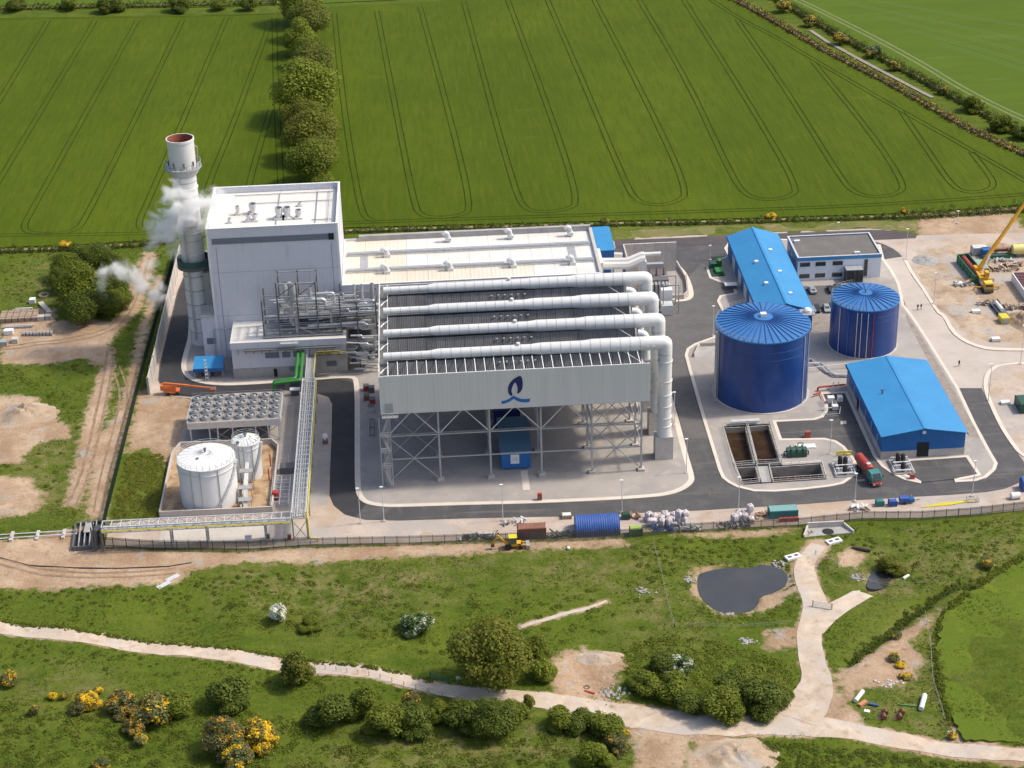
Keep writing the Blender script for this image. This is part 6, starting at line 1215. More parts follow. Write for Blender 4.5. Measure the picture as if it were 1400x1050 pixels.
def heap(name, px, py, rx, ry, h, m_, label, cat, seed=0, n=10):
    q = G(px, py); mb = MB(); nr, na = 12, 40; xy = []
    for a in range(nr+1):
        for b in range(na):
            t_ = 2*math.pi*b/na; r = a/nr*(1+.3*noise.noise((math.cos(t_)*1.3+seed, math.sin(t_)*1.3, seed))+.12*noise.noise((math.cos(t_)*4, math.sin(t_)*4, seed)))
            x, y = r*rx*math.cos(t_), r*ry*math.sin(t_); f = (math.cos(math.pi*a/nr)+1)/2
            z = h*f*(1+.5*noise.noise((x*.8+seed, y*.8, 0))+.25*noise.noise((x*2.3, y*2.3, seed)))+.06*noise.noise((x*3, y*3, 3))*f-.12*(a/nr)**4
            xy.append((x, y, z))
    xy = np.array(xy); xy[:, 2] += H(q.x+xy[:, 0], q.y+xy[:, 1])-q.z+.02; mb.v = [tuple(v) for v in xy]
    for a in range(nr):
        for b in range(na): mb.f.append((a*na+b, (a+1)*na+b, (a+1)*na+(b+1) % na, a*na+(b+1) % na))
    o = mb.build(name, m_, smooth=True, autosmooth=80); o.location = q; return tag(o, label, cat)
def junk(name, px, py, w, n, mats_, label, cat='scrap heap'):
    q = P(px, py); t = thing(name, (q.x, q.y, .03), label, cat)
    for k in range(n):
        x = q.x+random.uniform(-w/2, w/2); y = q.y+random.uniform(0, 1.6); a = random.random()*3.1; l = random.uniform(.5, 1.8); z = .1+random.random()*.9
        BM('scrap_piece', random.choice(mats_), t, (x-l*math.cos(a)/2, y-l*math.sin(a)/2, z), (x+l*math.cos(a)/2, y+l*math.sin(a)/2, z+random.uniform(-.3, .4)), random.uniform(.12, .5), random.uniform(.1, .4))
junk('scrap_heap', 655, 738, 9, 46, [steel_dk, steel, green_d, steel_lt], 'tangled grey scrap heap by the fence left of the brown container'); junk('scrap_heap', 771, 734, 6.5, 40, [steel_dk, steel, concrete, green_d], 'grey scrap heap between brown container and arched shelter')
junk('tarpaulin_heap', 908, 727, 4.6, 18, [cont_blue, blue_wall, cont_blue], 'crumpled blue sheets lying below the white bags', 'sheet heap'); junk('scrap_heap', 945, 727, 5, 22, [steel, concrete_g, steel_lt], 'grey scrap strip along the fence right of the white bags')
junk('scrap_heap', 1004, 722, 6, 34, [steel_dk, steel, steel_dk], 'dark scrap heap by the fence below the second bag heap'); junk('timber_heap', 1040, 709, 2.6, 16, [wood, redbrown, wood], 'brown timber offcuts between bag heap and teal skip', 'timber heap'); junk('timber_heap', 866, 711, 3.6, 18, [wood, soil, redbrown], 'brown timber heap right of the arched shelter', 'timber heap')
junk('frame_heap', 1176, 699, 3.6, 22, [plastic_w, steel_lt, wood], 'white broken frames lying on the verge by the fence', 'frame heap'); junk('scrap_heap', 703, 718, 5, 16, [steel_lt, steel, rock], 'scattered offcuts on the verge above the brown container')
q = P(1296, 690); t = thing('scaffold_boards', q, 'long yellow boards laid on the verge below the blue shed', 'boards')
for k in range(6): BM('board', yellow, t, (q.x-6+k*.8, q.y-.6+k*.22, .12+.05*(k % 2)), (q.x+1+k*1.0, q.y-.2+k*.22, .12+.05*(k % 2)), .3, .08)
q = P(1330, 686); t = thing('stillage', q, 'white wire stillage on the verge below the lamp post', 'stillage'); BX('base', wood, t, q.x-1.2, q.x+1.2, q.y-.4, q.y+.9, .05, .2); rail('cage', t, [(q.x-1.2, q.y-.4, .2), (q.x+1.2, q.y-.4, .2), (q.x+1.2, q.y+.9, .2), (q.x-1.2, q.y+.9, .2), (q.x-1.2, q.y-.4, .2)], .9, steel_lt, .04, .6)
q = P(1389, 684); t = thing('water_bowser', q, 'white cylindrical water tank on the verge at the right edge', 'tank'); TB('drum', plastic_w, t, [(q.x-1.0, q.y+.6, .8), (q.x+1.0, q.y+.9, .8)], .75, 16); BX('cradle', steel_dk, t, q.x-1, q.x+1, q.y+.2, q.y+1.2, .03, .25)
container('shipping_container', 1410, 672, 4.0, 2.4, 2.4, cont_blue, 'blue container cut by the right edge of the picture'); container('shipping_container', 1409, 566, 5.0, 5.0, 2.6, green_d, 'dark green container on gravel cut by the right edge')
# works compound
def rotbox(name, c, d, L_, W_, z0, z1, m_, par, **k): 
    n_ = Vector((-d.y, d.x, 0)); mb = MB(); vs = [c+d*a*L_/2+n_*b*W_/2 for a, b in ((-1, -1), (1, -1), (1, 1), (-1, 1))]; return mb.prism([(v.x, v.y) for v in vs], z0, z1).build(name, m_, par, **k)
a, b = P(1311, 362), P(1329, 384); d = (b-a).normalized(); c = (a+b)/2; nn = Vector((-d.y, d.x, 0)); t = thing('open_skip', (c.x, c.y, 0), 'long green open skip holding a red pipe beside the crane', 'skip'); L_ = (b-a).length+4; nn = nn if nn.x > 0 else -nn
for s in (0, 1): rotbox('side', c+nn*(s*3.2), d, L_, .2, .1, 2.4, green_m, t)
for s in (-1, 1): rotbox('end', c+nn*1.6+d*s*(L_/2-.1), d, .2, 3.0, .1, 2.4, green_m, t)
rotbox('floor', c+nn*1.6, d, L_-.3, 3.0, .1, .3, steel_dk, t)
for k in range(6): rotbox('rib', c-nn*.16+d*(-L_/2+1+k*(L_-2)/5), d, .2, .12, .1, 2.3, green_d, t)
a2, b2 = P(1310, 347, 2.9), P(1327, 370, 2.6); t = thing('red_pipe', (a2.x, a2.y, 0), 'long red ribbed pipe lying in the green skip', 'pipe'); 
TB('pipe', red, t, [c+nn*1.5-d*(L_/2-1)+up*1.6, c+nn*1.5+d*(L_/2-.8)+up*1.6], .75, 14)
for k in range(9): MB().tube([c+nn*1.5+d*(-L_/2+1.4+k*(L_-3)/8)+up*1.6, c+nn*1.5+d*(-L_/2+1.6+k*(L_-3)/8)+up*1.6], .82, 14).build('pipe_rib', redbrown, t)
q = P(1335, 370); t = thing('covered_skip', (q.x, q.y, 0), 'pale green topped skip beside the long green skip', 'skip'); rotbox('body', q+nn*1.2, d, 6, 2.6, .1, 1.8, green_m, t); rotbox('cover', q+nn*1.2, d, 6.1, 2.7, 1.81, 1.95, mat('pale_green_sheet', (.25, .38, .27), .7), t)
container('site_cabin', 1340, 350, 4.2, 2.6, 2.4, steel, 'grey roofed site cabin at the back of the works compound', cat='cabin', lid=steel_lt); container('shipping_container', 1349.5, 353, 2.6, 2.4, 2.4, blue_wall, 'small dark blue container behind the crane boom')
q = P(1362, 347); t = thing('girder', q, 'long dark red girder on trestles behind the crane', 'girder'); BX('beam', redbrown, t, q.x-5, q.x+5, q.y-.5, q.y+.5, .8, 1.6)
for dx in (-4, 0, 4): BX('trestle', wood, t, q.x+dx-.3, q.x+dx+.3, q.y-.8, q.y+.8, .1, .79)
q = P(1364, 353); t = thing('girder', q, 'long green girder on the ground behind the crane', 'girder'); BX('beam', green_m, t, q.x-4.5, q.x+4.5, q.y-.4, q.y+.4, .15, 1.0); BX('flange', green_d, t, q.x-4.6, q.x+4.6, q.y-.6, q.y+.6, 1.0, 1.1)
q = P(1398, 352); t = thing('pressure_vessel', q, 'pale yellow horizontal vessel at the right edge of the compound', 'vessel'); TB('drum', mat('pale_yellow_paint', (.62, .56, .2), .5), t, [(q.x-3.2, q.y+1.2, 2.1), (q.x-2.8, q.y+1.2, 2.1), (q.x+5, q.y+1.2, 2.1)], [1.0, 1.5, 1.5], 18); BX('saddle', steel_dk, t, q.x-2, q.x-1.4, q.y+.2, q.y+2.2, .1, .9); TB('nozzle', rust_b, t, [(q.x-4.3, q.y+1.2, 2.1), (q.x-3.2, q.y+1.2, 2.1)], .6, 12)
a, b = P(1384, 386), P(1402, 412); d2 = (b-a).normalized(); c = (a+b)/2; n2 = Vector((-d2.y, d2.x, 0)); n2 = n2 if n2.x > 0 else -n2
t = thing('ribbed_module', (c.x, c.y, 0), 'white sided module with purple brown ribbed top right of the crane', 'module'); rotbox('side', c, d2, 14, .3, .1, 2.6, plastic_w, t); rotbox('core', c+n2*2.6, d2, 13.8, 4.6, .1, 2.2, steel_dk, t)
for k in range(14): rotbox('rib', c+n2*2.6+d2*(-6.6+k*1.0), d2, .5, 4.5, 2.2, 2.7, mat('purple_brown', (.16, .075, .085), .7) if k == 0 else MATS['purple_brown'], t)
q = P(1372, 440); t = thing('generator', (q.x, q.y, 0), 'yellow generator box below the crane', 'generator'); rotbox('body', q+up*0, d, 3.0, 2.2, .15, 1.8, yellow, t); rotbox('panel', q+d*1.6, d, .1, 1.8, .3, 1.6, steel, t)
q = P(1365, 425); t = thing('flatbed_trailer', (q.x, q.y, 0), 'dark flatbed trailer with a white pipe below the crane', 'trailer'); rotbox('bed', q, d, 8, 2.4, .7, .95, steel_dk, t); TB('pipe', plastic_w, t, [q-d*2.4+up*1.5, q+d*2.6+up*1.5], .5, 12)
for k in (-2.4, 2.4):
    for s in (-1, 1): TB('wheel', plastic_k, t, [q+d*k+nn*s*1.1-nn*.15+up*.45, q+d*k+nn*s*1.1+nn*.15+up*.45], .45, 12)
for i, (px, py, lb) in enumerate(((1310, 390, 'white pallet stack on gravel left of the crane'), (1334, 428, 'white slab stack on bare ground below the crane'), (1361, 466, 'white plastic sheet pack beside the junction kerb'), (1374, 553, 'white block lying on the gravel island'))):
    q = P(px, py); t = thing('pallet_stack', q, lb, 'pallet'); BX('pallet', wood, t, q.x-1.2, q.x+1.2, q.y-.8, q.y+.8, .1, .26); BX('load', plastic_w, t, q.x-1.1, q.x+1.1, q.y-.7, q.y+.7, .26, .9)
junk('scrap_heap', 1372, 372, 9, 40, [wood, steel, concrete, rust_b], 'mixed timber and steel scrap behind the crane cab'); junk('scrap_heap', 1366, 359, 8, 26, [steel_lt, wood, steel], 'pale steel offcuts in front of the green girder')
junk('scrap_heap', 1388, 424, 7, 44, [wood, steel_dk, rust_b, soil, steel], 'dark mixed scrap beside the soil mound at the right edge'); junk('scrap_heap', 1352, 418, 6, 34, [steel_dk, rust_b, wood, concrete], 'dark scrap strewn along the left side of the trailer'); junk('timber_heap', 1384, 366, 7, 36, [wood, steel_lt, redbrown, wood], 'loose timber and steel left of the yellow vessel', 'timber heap'); junk('scrap_heap', 1318, 392, 5, 20, [steel, wood, rock], 'small scrap patch left of the crane outriggers')
heap('soil_mound', 1400, 440, 5, 7, 2.4, soil, 'dark brown soil mound at the right edge below the crane', 'mound', 3); heap('gravel_mound', 1265, 356, 5, 4.5, .8, rock, 'low grey gravel mound on bare ground right of the office', 'mound', 5); heap('soil_mound', 1322, 434, 5.5, 3.2, .7, churned, 'low brown soil mound beside the pale road kerb', 'mound', 8)
# left stockpile
def stack(px, py, n, L_, w, h, m_, label, name, cat, gap=.25):
    q = G(px, py); g = None
    for k in range(n):
        t = thing(name, (q.x+k*(w+gap), q.y, q.z), label % ORD[k], cat, '%s in a row on the left stockpile' % cat)
        for j in range(2): BX('slab', m_, t, q.x+k*(w+gap)-w/2, q.x+k*(w+gap)+w/2, q.y, q.y+L_, q.z+.05+j*h/2, q.z+.05+(j+1)*h/2-.04)
        for y in (q.y+L_*.2, q.y+L_*.75): BX('bearer', wood, t, q.x+k*(w+gap)-w/2-.05, q.x+k*(w+gap)+w/2+.05, y, y+.2, q.z+.05+h+.0, q.z+.12+h)
stack(3, 443, 6, 5.5, 1.5, 1.3, mat('stained_timber', (.33, .25, .19), .9, layers=(((.22, .15, .10), .9, .45, .7, .8),)), 'brown timber pack, %s from the left in the row on the stockpile', 'timber_pack', 'timber pack')
for i, (px, py, l, lb) in enumerate(((24, 450, 8, 'long grey concrete beams lying below the timber packs'), (30, 425, 5, 'long grey concrete beam lying above the timber packs'))):
    q = G(px, py); t = thing('concrete_beam', q, lb, 'beam'); BX('beam', concrete_g, t, q.x-l/2, q.x+l/2, q.y, q.y+.5, q.z+.05, q.z+.6); BX('beam', concrete, t, q.x-l/2+.6, q.x+l/2+.3, q.y+.8, q.y+1.3, q.z+.05, q.z+.6)
for i in range(9):
    q = G(34+i*4.6, 459-i*.1); t = thing('kerb_block', q, 'small grey kerb block, %s from the left in the row below the beams' % ORD[i], 'block', 'kerb blocks in a row'); BX('block', rock, t, q.x-.3, q.x+.3, q.y-.9, q.y+.9, q.z+.02, q.z+.8); BX('cap', concrete_g, t, q.x-.32, q.x+.32, q.y-.5, q.y+.5, q.z+.8, q.z+.9)
for px, py, w, m_, lb in ((12, 460, 2.4, plastic_w, 'white wrapped pallet at the left of the kerb blocks'), (20, 470, 1.6, concrete, 'pale pallet of blocks below the white wrapped pallet'), (5, 474, 2.0, steel, 'grey pallet of parts at the left edge'), (44, 415, 1.6, plastic_w, 'white box on grass above the stockpile'), (56, 441, 1.8, concrete, 'pale pallet right of the timber packs'), (66, 440, 1.6, rock, 'grey pallet at the end of the timber row')):
    q = G(px, py); t = thing('pallet_stack', q, lb, 'pallet'); BX('load', m_, t, q.x-w/2, q.x+w/2, q.y, q.y+1.8, q.z+.15, q.z+1.3); BX('pallet', wood, t, q.x-w/2-.05, q.x+w/2+.05, q.y-.05, q.y+1.85, q.z, q.z+.149)
q = G(62, 423); t = thing('precast_panels', q, 'stack of pale precast panels on grass right of the white box', 'panels'); d3 = Vector((.45, -.9, 0)).normalized()
for k in range(3): rotbox('panel', q+d3*(k-1)*3, d3, 2.7, 1.4, q.z+.05, q.z+.5+.1*k, concrete, t)
q = G(60, 404); t = thing('tyre_ring', q, 'brown ring shaped feeder lying on the grass by the trees', 'feeder'); LA('ring', wood, t, [(1.0, 0), (1.15, .5), (1.45, .5), (1.5, 0)], (q.x, q.y, q.z), 18); LA('floor', soil, t, [(0, .1), (1.05, .1)], (q.x, q.y, q.z), 18)
# valve pit and cables at the left
q = P(120, 736); t = thing('valve_pit', (q.x, q.y, 0), 'black framed valve pit where the pipe bridge meets the ground', 'pit'); PV = PXY([(104, 720), (140, 716), (137, 750), (100, 753)]); 
for a, b in zip(PV, PV[1:]+PV[:1]): BM('pit_wall', steel_dk, t, (*a, .5), (*b, .5), .3, 1.0)
sheet('pit_floor', inset(PV, .1), .06, black, t); 
for k in range(4): p_ = Vector(PV[0]).lerp(Vector(PV[1]), .2+k*.2); p2 = Vector(PV[3]).lerp(Vector(PV[2]), .2+k*.2); TB('valve_line', steel, t, [(p_.x, p_.y, .9), (p2.x, p2.y, .7)], .16, 8)
[BM('riser_post', steel_dk, t, (x, y, .1), (x, y, 6.2), .3) for x in (-75.6, -73.6) for y in (351, 353.6)]; [TB('riser_pipe', steel_dk, t, arc_pts([(-73.4, 351.4+k*.6, 5.3), (-75.2, 351.4+k*.6, 5.3), (-75.2, 351.4+k*.6, .2)], .5), .2, 8) for k in range(4)]; BX('pit_cover', concrete_g, t, PV[1][0]-3.4, PV[1][0]-1.6, PV[1][1]-5, PV[1][1]-1, .95, 1.1)
t = thing('surface_pipeline', (*P(50, 736).xy, 0), 'thin grey pipelines on sleepers leading left from the valve pit', 'pipeline')
for k in range(2): a, b = G(-150, 744+k*5), G(106, 728+k*5); TB('pipe', steel_lt, t, [(a.x, a.y, .65), (b.x, b.y, .65)], .13, 8)
for px, py, lb in ((16, 739, 'white concrete sleeper under the pipelines nearest the left edge'), (51, 736, 'white concrete sleeper under the pipelines in the middle'), (87, 734, 'white concrete sleeper under the pipelines nearest the valve pit')):
    q = G(px, py); t = thing('sleeper', q, lb, 'sleeper'); BX('block', concrete, t, q.x-.35, q.x+.35, q.y-1.2, q.y+2.4, q.z-.05, q.z+.5); BX('clamp', steel, t, q.x-.2, q.x+.2, q.y-.4, q.y+.2, q.z+.5, q.z+.75)
t = thing('surface_cable', (*G(120, 770).xy, 0), 'thin black cable snaking over bare soil below the left fence', 'cable'); TB('cable', plastic_k, t, [tuple(G(x, y)+up*.08) for x, y in ((-40, 755), (0, 764), (40, 772), (100, 776), (160, 778), (230, 775), (262, 770))], .12, 6)
for px, py, lb in ((236, 790, 'grey sheet of metal lying on the bare soil edge'), (224, 801, 'dark plank lying on the soil edge by the grey sheet')):
    q = G(px, py); t = thing('metal_sheet', q, lb, 'sheet'); d3 = Vector((.75, .66, 0)); rotbox('sheet', q, d3, 3.2, 1.2, q.z+.05, q.z+.16, steel_lt if 'grey' in lb else steel_dk, t)
for px, py, lb, w in ((340, 744, 'white cabinet on the bund verge behind the dark fence', 1.4), (366, 740, 'dark cabinet hanging by the pipe bridge support', .9), (396, 741, 'small red extinguisher box by the bridge trestle', .8)):
    q = P(px, py-4); t = thing('wall_cabinet', q, lb, 'cabinet'); m_ = red if 'red' in lb else plastic_w if 'white' in lb else steel_dk; BX('body', m_, t, q.x-w/2, q.x+w/2, q.y-.3, q.y+.3, .06, 1.3); BX('lid', steel, t, q.x-w/2-.05, q.x+w/2+.05, q.y-.35, q.y+.35, 1.3, 1.36)
sheet('hardstanding_bund_verge', PXY([(220, 722), (365, 718), (360, 736), (300, 742), (218, 745)]), .056, concrete, kind='structure')

# ================================================================== VEGETATION
def np_mesh(name, V, F, m_):
    me_ = bpy.data.meshes.new(name); k = F.shape[1]
    me_.vertices.add(len(V)); me_.vertices.foreach_set('co', V.astype(np.float32).ravel()); me_.loops.add(F.size); me_.loops.foreach_set('vertex_index', F.ravel().astype(np.int32))
    me_.polygons.add(len(F)); me_.polygons.foreach_set('loop_start', np.arange(0, F.size, k, dtype=np.int32)); me_.update(); me_.materials.append(m_); return me_
def leaf_quads(p, nrm, size, rng):
    n = len(p); nrm = nrm+rng.normal(0, .45, (n, 3)); nrm /= np.linalg.norm(nrm, axis=1)[:, None]+1e-9
    r = rng.normal(0, 1, (n, 3)); a = np.cross(nrm, r); a /= np.linalg.norm(a, axis=1)[:, None]+1e-9; b = np.cross(nrm, a)
    s = (size*rng.uniform(.6, 1.3, n))[:, None] if np.isscalar(size) else (size*rng.uniform(.6, 1.3, n))[:, None]
    V = np.stack([p+a*s*.5, p+b*s*.38+nrm*s*.12, p-a*s*.5, p-b*s*.38+nrm*s*.12], 1).reshape(-1, 3); return V, np.arange(4*n).reshape(-1, 4)
def crown_mesh(seed, n, leaf, nl=16, spread=.62, flat=1.0, base=.0):
    """unit crown: radius about 1, z from 0 to 2"""
    rng = np.random.default_rng(seed); c = []; 
    while len(c) < nl:
        d = rng.normal(0, 1, 3); d /= np.linalg.norm(d); d *= rng.uniform(.25, 1)**.5
        if d[2] > -.75: c.append(d*spread)
    c = np.array(c); r = rng.uniform(.26, .46, nl); which = rng.choice(nl, n*2, p=r**2/np.sum(r**2)); d = rng.normal(0, 1, (n*2, 3)); d[:, 2] += .25; d /= np.linalg.norm(d, axis=1)[:, None]
    p = c[which]+d*(r[which]*rng.uniform(.62, 1.2, n*2))[:, None]
    ins = np.zeros(len(p), bool)
    for k in range(nl): ins |= (np.linalg.norm(p-c[k], axis=1) < r[k]*.7) & (which != k)
    keep = np.where(~ins)[0][:n]; p = p[keep]; d = d[keep]; p[:, 2] = np.maximum(p[:, 2]*flat+1.0, base+.02)
    V, F = leaf_quads(p, d+np.array([0, 0, .4]), leaf, rng); return np_mesh('crown', V, F, leaf_mid), c
CROWN = [crown_mesh(s, 9000, .075, 26, .66) for s in (1, 2, 3)]; BUSH = [crown_mesh(s, 3000, .13, 14, .6) for s in (11, 12, 13, 14)]
def trunk_mesh(c):
    mb = MB(); mb.tube([(0, 0, -.1), (.02, 0, .4), (0, .03, .9)], [.09, .065, .05], 8)
    for k in c[:7]: mb.tube([(0, .02, .5), (k[0]*.5, k[1]*.5, .6+.4*(k[2]+.4)), (k[0]*.9, k[1]*.9, 1+k[2]*.8)], [.045, .03, .012], 5)
    o = mb.build('trunk', bark); d = o.data; bpy.data.objects.remove(o); return d
TRUNK = [trunk_mesh(c) for _, c in CROWN]; STEM = [trunk_mesh(c) for _, c in BUSH]
def plant(name, px, py, dpx, m_, label, cat, aspect=.85, big=False, var=None, group=None, asp_=True):
    """px, py = where the middle of the crown is seen, dpx = its width in the 1400 frame"""
    if not big and asp_: aspect *= .85; dpx *= 1.1
    p0 = P(px, py); dist = (p0-Vector((0, 0, CAM_H))).dot(FW); dia = dpx*dist/FPX; h = dia*aspect
    p = P(px, py, h*.45); z = hz(p.x, p.y); i = var if var is not None else random.randrange(len(CROWN) if big else len(BUSH))
    t = thing(name, (p.x, p.y, z), label, cat, group); sx_, sy_ = random.uniform(.86, 1.12), random.uniform(.86, 1.12)
    for nm, me_, mm in (('crown', (CROWN if big else BUSH)[i][0], m_), ('trunk', (TRUNK if big else STEM)[i], bark)):
        o = bpy.data.objects.new(nm, me_); COL.objects.link(o); o.parent = t; o.scale = (dia/2*1.1*sx_, dia/2*1.1*sy_, h/2*1.05); o.rotation_euler = (0, 0, random.random()*6.28)
        o.material_slots[0].link = 'OBJECT'; o.material_slots[0].material = mm
    if not big and dpx > 30:
        for k in range(3):
            a = random.random()*6.28; o = bpy.data.objects.new('crown', BUSH[random.randrange(len(BUSH))][0]); COL.objects.link(o); o.parent = t; f_ = random.uniform(.45, .7); o.location = (math.cos(a)*dia*.36, math.sin(a)*dia*.30, -.05*h); o.scale = (dia/2*f_*1.2, dia/2*f_, h/2*f_); o.rotation_euler = (0, 0, random.random()*6.28)
            o.material_slots[0].link = 'OBJECT'; o.material_slots[0].material = m_
    return t
g = 'trees in the row between the crop fields'
for px, py, d, m_, lb in ((408, 8, 52, leaf_fresh, 'fresh green tree at the far end of the field tree row'), (422, 33, 46, leaf_bronze, 'bronze tree second from the far end of the tree row'), (411, 55, 44, leaf_fresh, 'rounded green tree just below the far bronze tree in the row'), (424, 73, 42, leaf_mid, 'mid green tree above the larger bronze tree in the row'),
        (427, 93, 50, leaf_bronze, 'bronze tree above the broad fresh green tree in the row'), (418, 128, 70, leaf_fresh, 'broadest fresh green tree in the middle of the tree row'), (414, 160, 46, leaf_olive, 'olive tree just below the broadest tree in the row'), (434, 172, 46, leaf_mid, 'mid green tree on the right side of the lower tree row'), (424, 190, 58, leaf_olive, 'large olive tree in the lower part of the tree row'),
        (436, 208, 44, leaf_bronze, 'bronze tinged tree low in the row on the right'), (428, 226, 52, leaf_mid, 'green tree at the near end of the tree row'), (438, 247, 26, leaf_fresh, 'small pale tree peeping over the boiler house roof')):
    plant('field_tree', px, py, d*1.16, m_, lb, 'tree', .95, True, group=g)
g = 'trees in the thicket left of the works'
for px, py, d, m_, lb in ((110, 396, 50, leaf_mid, 'broad bright green tree at the front of the left thicket'), (84, 384, 28, leaf_dark, 'dark tree on the left flank of the thicket'), (91, 366, 30, leaf_mid, 'mid green tree at the upper left of the thicket'), (116, 356, 34, leaf_dark, 'dark tree at the back of the thicket below the hedge'), (140, 360, 34, leaf_dark, 'dark tree at the back right of the thicket'), (150, 392, 36, leaf_dark, 'dark tree at the right of the bright tree in the thicket'),
        (111, 424, 40, leaf_dark, 'low dark tree in front of the bright thicket tree'), (144, 418, 32, leaf_dark, 'dark tree at the lower right of the thicket'), (162, 410, 26, leaf_mid, 'small tree at the right edge of the thicket by the bare soil'), (163, 366, 24, leaf_mid, 'small tree at the back right corner of the thicket')):
    plant('thicket_tree', px, py, d*1.35, m_, lb, 'tree', .9, True, group=g)
